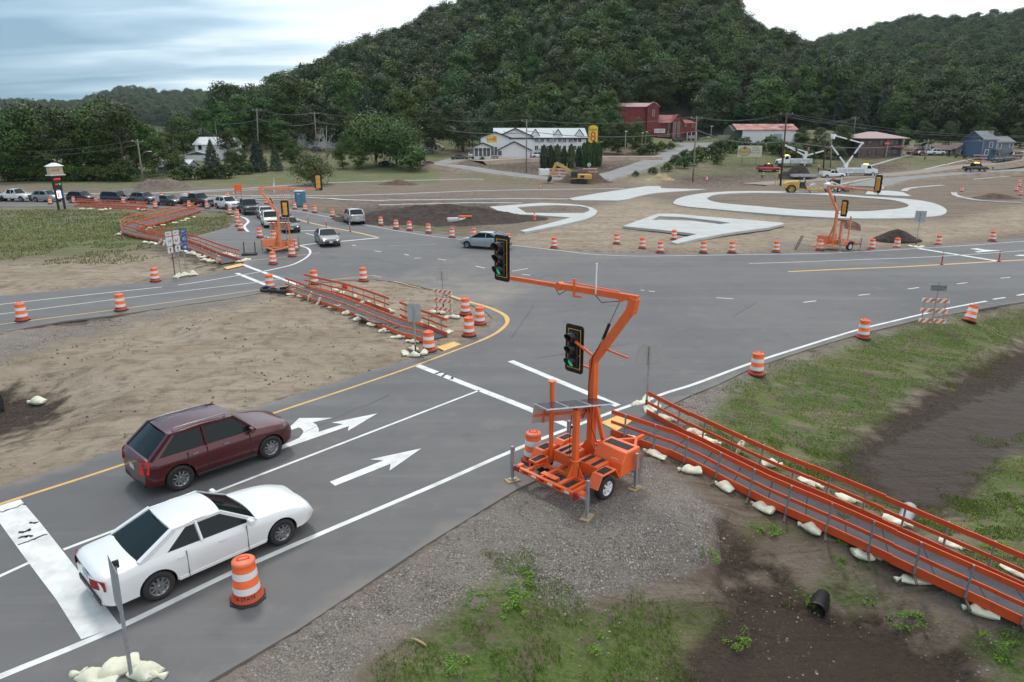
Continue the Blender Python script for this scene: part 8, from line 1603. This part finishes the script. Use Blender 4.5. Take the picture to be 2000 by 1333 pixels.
part(r, 'porch', M_siding, lambda m: m.b2(-2.2, 5.5, -2.5, 0, 0, Zl(303))); part(r, 'porch_roof', M_roofg, lambda m: gable(m, -2.2, 5.5, -2.5, 0, Zl(303), Zl(297), .4, 'Y')); part(r, 'gable', M_siding, lambda m: walls(m, W_ - 5, W_ + .4, -1.4, 3, 0, Zl(298), Zl(286), 'Y')); part(r, 'gable_roof', M_roofg, lambda m: gable(m, W_ - 5, W_ + .4, -1.4, 3, Zl(298), Zl(286), .3, 'Y'))
r, W_, Zl = left_house('low pale blue garage, left one of the pair behind the hedge', 309, 345, 341, 326, 315, 178, mat('pale_blue_block', (.36, .42, .45), .7), M_roofg, 'X', 7, 'garage', wins=((330, 331, .7, .8), (317, 331, .6, .8))); r, W_, Zl = left_house('low pale blue garage, right one of the pair behind the hedge', 334, 366, 338, 325, 314, 184, mat('pale_blue_block', (.36, .42, .45), .7), M_roofg, 'X', 7, 'garage')
r, W_, Zl = left_house('white house with a brown roof on the slope behind the bare tree', 580, 655, 277, 260, 250.5, 236, M_siding, M_roofd, 'X', 8, ang=-3, wins=((603, 263, 1.2, 1.1), (617, 262, .9, 1.1), (649, 260, .6, 1.1), (612, 274, 1.0, 1.0), (628, 274, .9, 1.0), (640, 274, .9, 1)))
r, W_, Zl = left_house('dark red barn behind the white house with the brown roof', 602, 622, 252, 240, 228, 262, M_redw, M_redroof, 'Y', 8, 'red_barn', wins=((612, 246, .6, .8),))
r, W_, Zl = left_house('grey house with a dark roof beside the grey pole', 484, 530, 256, 252, 241, 246, mat('grey_boards', (.22, .21, .20), .8), M_greyroof, 'X', 8, 'grey_house', wins=((492, 252, .7, .7),)); part(r, 'chimney', M_brickd, lambda m: m.b2(W_ * .48, W_ * .48 + .6, 3, 3.7, 0, Zl(236)))
r, W_, Zl = left_house('small white house with a tan roof beside the wooden garden fence', 825, 862, 302, 289, 279, 228, M_siding, mat('tan_roof', (.33, .22, .17), .8), 'Y', 10, 'white_cottage', wins=((852, 289, .7, 1.0), (848, 298, .6, .8)))
r, W_, Zl = left_house('tan house half hidden by the spreading tree', 700, 760, 268, 262, 253, 240, M_tanh, mat('tan_roof', (.33, .22, .17), .8), 'X', 8, 'tan_cottage')
a = atY(860, 302, 226); b = atY(922, 300, 226); fz = thing('garden_fence', 'grey board fence between the cottage and the motel', 'fence', (a.x, 226, a.z - .3)); 
for k in range(14): part(fz, 'fence_board_panel', M_polewood, lambda m: m.b2((b.x - a.x) * k / 14 + .05, (b.x - a.x) * (k + 1) / 14 - .05, -.05, .05, 0, 1.9 + .05 * (k % 2)))
# ============================================================ machines
def track(root, L_, W_, h_, y_):
    m = MB(); r_ = h_ / 2; P = [(-L_ / 2 + r_ + r_ * math.cos(R(a)), r_ + r_ * math.sin(R(a))) for a in range(90, 271, 30)] + [(L_ / 2 - r_ + r_ * math.cos(R(a)), r_ + r_ * math.sin(R(a))) for a in range(-90, 91, 30)]
    m.prism(P, y_ - W_ / 2, y_ + W_ / 2, axis='Y')
    for k in range(int(L_ / .3)):
        m.box((-L_ / 2 + .2 + k * .3, y_, h_ - .0), (.06, W_ * 1.04, .05)); m.box((-L_ / 2 + .2 + k * .3, y_, .02), (.06, W_ * 1.04, .04))
    m.build('track', M_tyre, root)
# excavator: local +x towards its boom
ye = 150.0; q = atY(1113, 352, ye); ex = thing('excavator', 'yellow excavator with raised boom behind the brown soil heap', 'excavator', (q.x + 1.9, ye, hz(q.x, ye)), math.pi - .15); ex.scale = (.82,) * 3
for s_ in (-1, 1): track(ex, 4.2, .6, .95, s_ * 1.15)
M_mblk = mat('machine_black', (.03, .03, .03), .6); hs_ = part(ex, 'engine_housing', M_yellowm, lambda m: (m.b2(-3.0, .3, -1.3, 1.3, 1.15, 2.35), m.b2(-1.6, 1.6, -1.3, 1.3, 1.15, 1.45)), .08); part(hs_, 'counterweight', M_yellowm, lambda m: m.b2(-3.3, -2.8, -1.35, 1.35, 1.1, 2.2), .15); part(hs_, 'side_vent', M_mblk, lambda m: m.b2(-1.5, -.4, 1.30, 1.33, 1.5, 2.1)); part(hs_, 'exhaust', M_mblk, lambda m: m.cyl((-1.4, -.6, 2.3), (-1.4, -.6, 2.9), .08, n=8))
cb2 = part(ex, 'cab', M_mblk, lambda m: m.b2(.3, 1.9, .25, 1.3, 1.4, 3.1), .1)
for d_, n_ in (((1.1, 1.31, 2.45), (1.2, .03, 1.0)), ((1.91, .78, 2.3), (.03, .8, 1.3))): part(cb2, 'cab_window', M_winglass, lambda m: m.box(d_, n_), .02)
part(ex, 'turntable', M_mblk, lambda m: m.cyl((0, 0, .8), (0, 0, 1.2), .8, n=20))
bm_ = part(ex, 'boom', M_yellowm, lambda m: (m.beam((1.2, -.1, 1.8), (3.6, -.1, 4.0), .45, .75, ), m.beam((3.4, -.1, 3.9), (6.2, -.1, 4.9), .40, .62)), .05); part(bm_, 'boom_cylinder', M_galv, lambda m: (m.cyl((1.9, .25, 1.5), (3.8, .25, 3.7), .1, n=8), m.cyl((1.9, -.45, 1.5), (3.8, -.45, 3.7), .1, n=8)))
part(ex, 'stick', M_yellowm, lambda m: (m.beam((5.7, -.1, 5.2), (7.4, -.1, 1.9), .34, .52), m.beam((6.0, -.1, 5.1), (6.9, -.1, 3.0), .40, .7)), .05); part(ex, 'stick_cylinder', M_galv, lambda m: m.cyl((3.9, -.1, 4.6), (5.9, -.1, 5.35), .1, n=8)); part(ex, 'bucket_linkage', M_mblk, lambda m: (m.beam((7.0, -.1, 2.6), (7.9, -.1, 1.8), .2, .15), m.beam((7.9, -.1, 1.8), (7.8, -.1, 1.1), .2, .15)))
part(ex, 'bucket', M_mblk, lambda m: m.prism([(7.2, 1.9), (7.9, 1.5), (8.3, .6), (7.9, .2), (7.3, .45), (7.0, 1.2)], -.75, .55, axis='Y'), .03)
q = atY(1063, 336, 152); one('white_tote', 'white plastic tank beside the excavator bucket', 'tank', (q.x, 152, 1.5), 0, [('tank', lambda m: m.box((0, 0, 1.0), (2.2, 1.6, 1.4)), M_white, .1), ('lid', lambda m: m.cyl((0, 0, 1.7), (0, 0, 1.82), .25, n=12), M_trim, 0)])
# roller
x_, y_, _ = GT(1562, 378); ro = thing('road_roller', 'yellow single drum road roller behind the roundabout ring', 'road roller', (x_, y_, 0), R(-14))
part(ro, 'engine_hood', M_yellowm, lambda m: m.prism([(-2.9, .9), (-2.9, 1.7), (-2.2, 2.05), (-.3, 2.2), (-.3, .8)], -.9, .9, axis='Y'), .08); part(ro, 'cab_platform', M_mblk, lambda m: (m.b2(-.3, .9, -.85, .85, .9, 1.3), m.b2(-.1, .5, -.35, .35, 1.3, 2.0), m.b2(.6, .75, -.3, .3, 1.3, 2.3)), .05)
part(ro, 'roll_bar', M_mblk, lambda m: m.tube([(-.3, -.8, 1.2), (-.3, -.8, 3.0), (-.3, .8, 3.0), (-.3, .8, 1.2)], .05, 6)); part(ro, 'drum_frame', M_yellowm, lambda m: (m.box((2.3, -1.12, .85), (2.5, .12, .4)), m.box((2.3, 1.12, .85), (2.5, .12, .4)), m.box((3.5, 0, .85), (.25, 2.3, .4)), m.box((1.1, 0, .9), (.4, 2.3, .5))), .03)
part(ro, 'steel_drum', mat('drum_steel', (.42, .41, .39), .5, metal=.2, dirt=.4), lambda m: (m.cyl((2.3, -1.04, .86), (2.3, 1.04, .86), .86, n=32))); wheel_set(ro, (-1.6,), 1.05, .78, mat('yellow_rim', (.55, .36, .05), .5), .5, 6)
# skid steer
x_, y_, _ = GT(1628, 375); sk = thing('skid_steer', 'white skid steer loader behind the right signal trailer boom', 'skid steer loader', (x_, y_, 0), R(8)); part(sk, 'body', M_white, lambda m: (m.b2(-1.5, .8, -.75, .75, .4, 1.3), m.prism([(-1.7, .6), (-1.7, 1.4), (-1.1, 1.7), (-.6, 1.7), (-.6, .6)], -.7, .7, axis='Y')), .06); ck_ = part(sk, 'cab', M_mblk, lambda m: m.b2(-.7, .8, -.55, .55, 1.3, 2.2), .05); part(ck_, 'cab_window', M_winglass, lambda m: m.b2(-.5, .6, -.57, -.55, 1.45, 2.05))
part(sk, 'lift_arm', M_white, lambda m: (m.beam((-1.3, -.85, 1.9), (2.0, -.85, .7), .14, .22), m.beam((-1.3, .85, 1.9), (2.0, .85, .7), .14, .22)), .03); part(sk, 'bucket', M_steel, lambda m: m.prism([(1.9, .1), (1.9, .9), (2.3, .75), (2.7, .05)], -.9, .9, axis='Y'), .02); wheel_set(sk, (-.9, .5), .85, .42, M_rim, .3, 6); part(sk, 'beacon', mat('orange_dome', (.85, .15, .03), .4), lambda m: m.box((-.3, 0, 2.35), (.5, .5, .3)), .06)
# bucket trucks: elbow and tip given as picture points at the truck's distance
def truck(label, px, py, Y, sgn, booms, s_=1.0, outr=True):
    q = atY(px, py, Y); z_ = hz(q.x, Y); r = thing('bucket_truck', label, 'bucket truck', (q.x, Y, z_), 0 if sgn > 0 else math.pi); S = Vector((sgn, sgn, 1)); r.scale = (s_,) * 3
    L2 = lambda a, b, dy=0: Vector(((atY(a, b, Y).x - q.x) * sgn / s_, dy, (atY(a, b, Y).z - z_) / s_))
    part(r, 'cab', M_white, lambda m: m.prism([(2.0, .7), (2.0, 2.75), (3.3, 2.75), (3.75, 1.9), (4.9, 1.75), (5.15, 1.4), (5.15, .7)], -1.1, 1.1, axis='Y'), .08); part(r, 'windshield', M_glass, lambda m: m.add([(3.36, -.95, 2.62), (3.36, .95, 2.62), (3.80, .95, 1.98), (3.80, -.95, 1.98)], [(0, 1, 2, 3)])); 
    for yy in (-1.11, 1.11): part(r, 'side_window', M_glass, lambda m: m.prism([(2.5, 1.85), (2.5, 2.55), (3.2, 2.55), (3.55, 1.85)], yy - .01, yy + .01, axis='Y'))
    part(r, 'chassis', M_trim, lambda m: m.b2(-3.6, 4.9, -.45, .45, .6, .9)); part(r, 'service_body', M_white, lambda m: (m.b2(-3.8, 1.9, .55, 1.2, .75, 1.95), m.b2(-3.8, 1.9, -1.2, -.55, .75, 1.95), m.b2(-3.8, 1.7, -.6, .6, .8, 1.1)), .03)
    for k in range(4): part(r, 'locker_door', mat('locker_grey', (.5, .52, .53), .5), lambda m: (m.b2(-3.6 + 1.38 * k, -2.35 + 1.38 * k, 1.2, 1.215, 1.2 if k in (1,) else .85, 1.85), m.b2(-3.6 + 1.38 * k, -2.35 + 1.38 * k, -1.215, -1.2, 1.2 if k in (1,) else .85, 1.85)))
    part(r, 'bumper', M_trim, lambda m: m.box((5.2, 0, .65), (.15, 2.2, .3)), .03); part(r, 'beacon', M_amber, lambda m: (m.box((2.6, -.6, 2.85), (.4, .35, .2)), m.box((2.6, .6, 2.85), (.4, .35, .2)))); part(r, 'grille', M_trim, lambda m: m.box((5.16, 0, 1.15), (.03, 1.3, .5)))
    wheel_set(r, (4.0, -1.9), 1.0, .5, M_rim, .35, 6); part(r, 'turret', M_white, lambda m: (m.cyl((-2.2, 0, 1.0), (-2.2, 0, 2.5), .45, .35, n=16), m.box((-2.2, 0, 2.6), (.9, .6, .7))), .0)
    for k, (P, buck) in enumerate(booms):
        pts_ = [L2(a, b, .25 * (k * 2 - 1)) for a, b in P]; pts_[0] = Vector((-2.2, .2 * (k * 2 - 1), 2.7)) if P[0] is None or k >= 0 else pts_[0]
        for i in range(len(pts_) - 1):
            b_ = part(r, 'lower_boom' if i == 0 else 'upper_boom', M_white, lambda m: m.beam(pts_[i], pts_[i + 1], .28, .34 if i == 0 else .28), .03); part(b_, 'boom_band', M_mblk, lambda m: m.beam(pts_[i].lerp(pts_[i + 1], .42), pts_[i].lerp(pts_[i + 1], .52), .30, .36))
        for p in pts_[1:-1]: part(r, 'elbow', M_white, lambda m: m.cyl(p - Vector((0, .25, 0)), p + Vector((0, .25, 0)), .28, n=12))
        if buck:
            e_ = pts_[-1]; bk_ = part(r, 'bucket', M_white, lambda m: (m.lathe([(.45, -.9), (.55, .2), (.50, .2), (.40, -.85), (.001, -.85)], 12, c=tuple(e_ + Vector((.2, 0, 0))))))
    return r
tk1 = truck('white bucket truck with two raised booms beside the dark pole', 1553, 334, 188, -1, [([(0, 0), (1536, 285)], 0), ([(0, 0), (1536, 285), (1578, 298)], 1)][1:] + [([(0, 0), (1609, 295)], 0)])
tk2 = truck('white bucket truck with an angular raised boom, left of the new roadway', 1667, 345, 168, 1, [([(0, 0), (1683, 280), (1625, 264)], 1), ([(0, 0), (1625, 285)], 0)])
q = atY(1625, 346, 164); ut = car('pickup', P_whi, 'white service pickup with side lockers left of the second bucket truck', 'pickup truck', q.x, 164, 0.05, z=hz(q.x, 164), far=True)
part(ut, 'service_body', M_white, lambda m: (m.b2(-2.8, -1.0, .75, 1.02, .9, 1.6), m.b2(-2.8, -1.0, -1.02, -.75, .9, 1.6)), .02); part(ut, 'ladder_rack', M_trim, lambda m: [m.b2(x0, x0 + .06, -.95, .95, 1.95, 2.01) for x0 in (-2.6, -1.2)] + [m.b2(-2.8, -.9, y0, y0 + .05, 2.0, 2.06) for y0 in (-.9, .85)] + [m.b2(x0, x0 + .06, y0, y0 + .05, 1.5, 2.0) for x0 in (-2.6, -1.2) for y0 in (-.9, .85)])
q = atY(1572, 349, 160); fl = thing('flat_trailer', 'grey flat trailer left of the white service pickup', 'trailer', (q.x, 160, hz(q.x, 160)), .1); part(fl, 'bed', M_galv, lambda m: (m.b2(-3, 2, -1.1, 1.1, .7, .85), m.b2(-3, 2, -1.1, -1.05, .85, 1.3), m.b2(-3, 2, 1.05, 1.1, .85, 1.3)), .02); part(fl, 'tongue', M_trim, lambda m: m.b2(2, 3.6, -.06, .06, .6, .7)); wheel_set(fl, (-.9,), 1.2, .38, M_rim, .22, 6)
# ============================================================ people
def person(px, py, label, rz, pose='stand', vest=None, hat=None, x_y=None, parent=None, s_=1.0):
    vest = vest or M_hivis; x_, y_, z_ = x_y or GT(px, py); z_ = z_ if y_ > 130 or x_y else max(z_, 0)
    V = {'stand': [(0, 0, .98), (0, 0, 1.2), (0, 0, 1.42), (0, 0, 1.53), (0, .0, 1.66), (.02, .09, .92), (.03, .10, .50), (0, .11, .08), (.16, .11, .03), (.02, -.09, .92), (.02, -.10, .50), (-.02, -.11, .08), (.14, -.11, .03), (0, .20, 1.42), (.02, .27, 1.14), (.12, .22, .95), (0, -.20, 1.42), (.02, -.27, 1.14), (.12, -.22, .95)],
         'stoop': [(0, 0, .72), (.14, 0, .88), (.32, 0, 1.02), (.40, 0, 1.10), (.48, 0, 1.18), (-.02, .10, .68), (.16, .13, .42), (-.04, .12, .08), (.12, .12, .03), (-.02, -.10, .68), (.16, -.13, .42), (-.04, -.12, .08), (.12, -.12, .03), (.32, .20, 1.0), (.42, .24, .74), (.52, .16, .55), (.32, -.20, 1.0), (.42, -.24, .74), (.52, -.16, .55)],
         'walk': [(0, 0, .96), (0, 0, 1.2), (0, 0, 1.42), (0, 0, 1.53), (.02, .0, 1.66), (.02, .09, .90), (.22, .10, .52), (.26, .10, .10), (.42, .10, .06), (-.02, -.09, .90), (-.10, -.09, .50), (-.34, -.09, .14), (-.22, -.09, .05), (0, .20, 1.42), (-.10, .25, 1.16), (-.02, .22, .96), (0, -.20, 1.42), (.10, -.25, 1.16), (.26, -.22, 1.02)]}[pose]
    E_ = [(0, 1), (1, 2), (2, 3), (3, 4), (0, 5), (5, 6), (6, 7), (7, 8), (0, 9), (9, 10), (10, 11), (11, 12), (2, 13), (13, 14), (14, 15), (2, 16), (16, 17), (17, 18)]
    RAD = [.15, .145, .15, .06, .10, .10, .07, .05, .045, .10, .07, .05, .045, .07, .052, .04, .07, .052, .04]
    r = thing('person', label, 'person', (x_, y_, z_), rz); r.scale = (s_,) * 3
    me_ = bpy.data.meshes.new('body'); me_.from_pydata(V, E_, []); o = bpy.data.objects.new('b', me_); C.objects.link(o); sm = o.modifiers.new('s', 'SKIN'); su = o.modifiers.new('u', 'SUBSURF'); su.levels = 1
    for i, sv_ in enumerate(me_.skin_vertices[0].data): sv_.radius = (RAD[i] * (.8 if i < 3 else 1), RAD[i]); sv_.use_root = (i == 0)
    dg = bpy.context.evaluated_depsgraph_get(); bme = bpy.data.meshes.new_from_object(o.evaluated_get(dg)); bpy.data.objects.remove(o)
    bme.materials.clear(); bme.materials.append(M_denim); bme.materials.append(M_skin); bme.materials.append(M_trim)
    hd0 = Vector(V[4]); 
    for p in bme.polygons:
        c = p.center; p.use_smooth = True; p.material_index = 1 if (c - hd0).length < .15 or min((c - Vector(V[15])).length, (c - Vector(V[18])).length) < .09 else (2 if c.z < .10 else 0)
    bme.name = 'body'; b = link('body', bme, r)
    # vest grown from the torso chain
    vm = bpy.data.meshes.new('v'); vm.from_pydata([V[0], V[1], V[2], V[13], V[16], V[14], V[17]], [(0, 1), (1, 2), (2, 3), (2, 4), (3, 5), (4, 6)], []); o = bpy.data.objects.new('b', vm); C.objects.link(o); o.modifiers.new('s', 'SKIN'); su = o.modifiers.new('u', 'SUBSURF'); su.levels = 1
    for i, sv_ in enumerate(vm.skin_vertices[0].data): rr_ = (.165, .165, .165, .085, .085, .065, .065)[i]; sv_.radius = (rr_ * (.85 if i < 3 else 1), rr_); sv_.use_root = (i == 0)
    dg = bpy.context.evaluated_depsgraph_get(); vme = bpy.data.meshes.new_from_object(o.evaluated_get(dg)); bpy.data.objects.remove(o); vme.materials.clear(); vme.materials.append(vest); vme.name = 'vest'
    for p in vme.polygons: p.use_smooth = True
    link('vest', vme, b)
    m = MB(); h0 = hd0 + Vector((0, 0, .05)); m.lathe([(.15, 0), (.125, .015), (.12, .06), (.08, .115), (.001, .13)], 14, c=tuple(h0)); m.build('hard_hat', hat or M_hardhat, b)
    m = MB()
    for k in (-1, 1):
        w_ = Vector(V[15] if k > 0 else V[18])
        for f_ in range(4): m.tube([w_ + Vector((.0, (f_ - 1.5) * .018, -.02)), w_ + Vector((.02, (f_ - 1.5) * .02, -.07)), w_ + Vector((.035, (f_ - 1.5) * .02, -.10 - .006 * (f_ in (1, 2)))) ], [.010, .009, .007], 5)
        m.tube([w_ + Vector((.02, 0, -.01)), w_ + Vector((.05, -k * .02, -.05))], [.011, .009], 5)
    m.build('fingers', M_skin, b)
    m = MB(); m.tube([hd0 + Vector((.095, 0, -.005)), hd0 + Vector((.125, 0, -.03))], [.012, .02], 5); m.build('nose', M_skin, b); return r
person(1714, 382, 'worker in a lime green shirt standing behind the roundabout ring', -2.0, x_y=(G(1714, 382)[0], G(1714, 382)[1], 0), s_=1.04)
person(1488, 350, 'worker in a lime vest stooping in the soil left of the dark pole', -1.2, 'stoop'); person(1521, 350, 'worker in a lime vest behind the yellow survey tripod', -1.8)
person(1938, 336, 'worker in a pale shirt walking beside the kerb at the far right', 0.2, 'walk', vest=M_white); person(1598, 338, 'worker in an orange vest standing behind the spoil of the bucket trucks', -1.6, vest=M_hivor)
b_ = atY(1578, 297, 188); person(0, 0, 'worker in an orange vest in the raised bucket of the left bucket truck', -1.6, vest=M_hivor, x_y=(b_.x, 187.8, b_.z - .75))
x_, y_, z_ = GT(1516, 364); one('survey_tripod', 'tall yellow wooden tripod left of the dark brown pole', 'tripod', (x_, y_, z_), 0, [('leg', lambda m: m.beam((-.45, 0, 0), (0, 0, 2.9), .08, .08), mat('yellow_wood', (.50, .36, .14), .7), 0), ('leg', lambda m: m.beam((.45, .1, 0), (0, 0, 2.9), .08, .08), mat('yellow_wood', (.5, .36, .14), .7), 0), ('leg', lambda m: m.beam((0, .6, 0), (0, 0, 2.9), .08, .08), mat('yellow_wood', (.5, .36, .14), .7), 0)])
x_, y_, z_ = GT(1346, 348); one('leaning_stake', 'yellow stake leaning beside the grey utility pole', 'stake', (x_, y_, z_), 0, [('stake', lambda m: m.beam((0, 0, 0), (.9, 0, 3.0), .12, .12), mat('yellow_wood', (.50, .36, .14), .7), 0), ('cap', lambda m: m.box((.92, 0, 3.05), (.2, .2, .12)), M_sigyel, 0)])
x_, y_, z_ = GT(1150, 345); one('road_sign', 'small round-backed grey sign right of the excavator', 'road sign', (x_, y_, z_), 0, [('post', lambda m: m.box((0, 0, 1.3), (.08, .08, 2.6)), M_galv, 0), ('sign_panel', lambda m: m.cyl((0, -.06, 2.7), (0, -.03, 2.7), .5, n=8, smooth=False), M_alu, 0)])

# ============================================================ haze
hm = MB(); hm.b2(-1900, 1500, -60, 1950, -6, 260); ho = hm.build('haze', []) if False else link('haze', hm.mesh('haze', bpy.data.materials.new('haze')))
hmt = ho.data.materials[0]; hmt.use_nodes = True; t = hmt.node_tree; t.nodes.remove(t.nodes['Principled BSDF']); pv = nd(t, 'ShaderNodeVolumePrincipled'); pv.inputs['Color'].default_value = (.78, .87, .95, 1); pv.inputs['Density'].default_value = .00006; pv.inputs['Anisotropy'].default_value = .2
t.links.new(pv.outputs[0], t.nodes['Material Output'].inputs['Volume']); tag(ho, 'thin pale haze in the valley air', 'haze', kind='stuff')
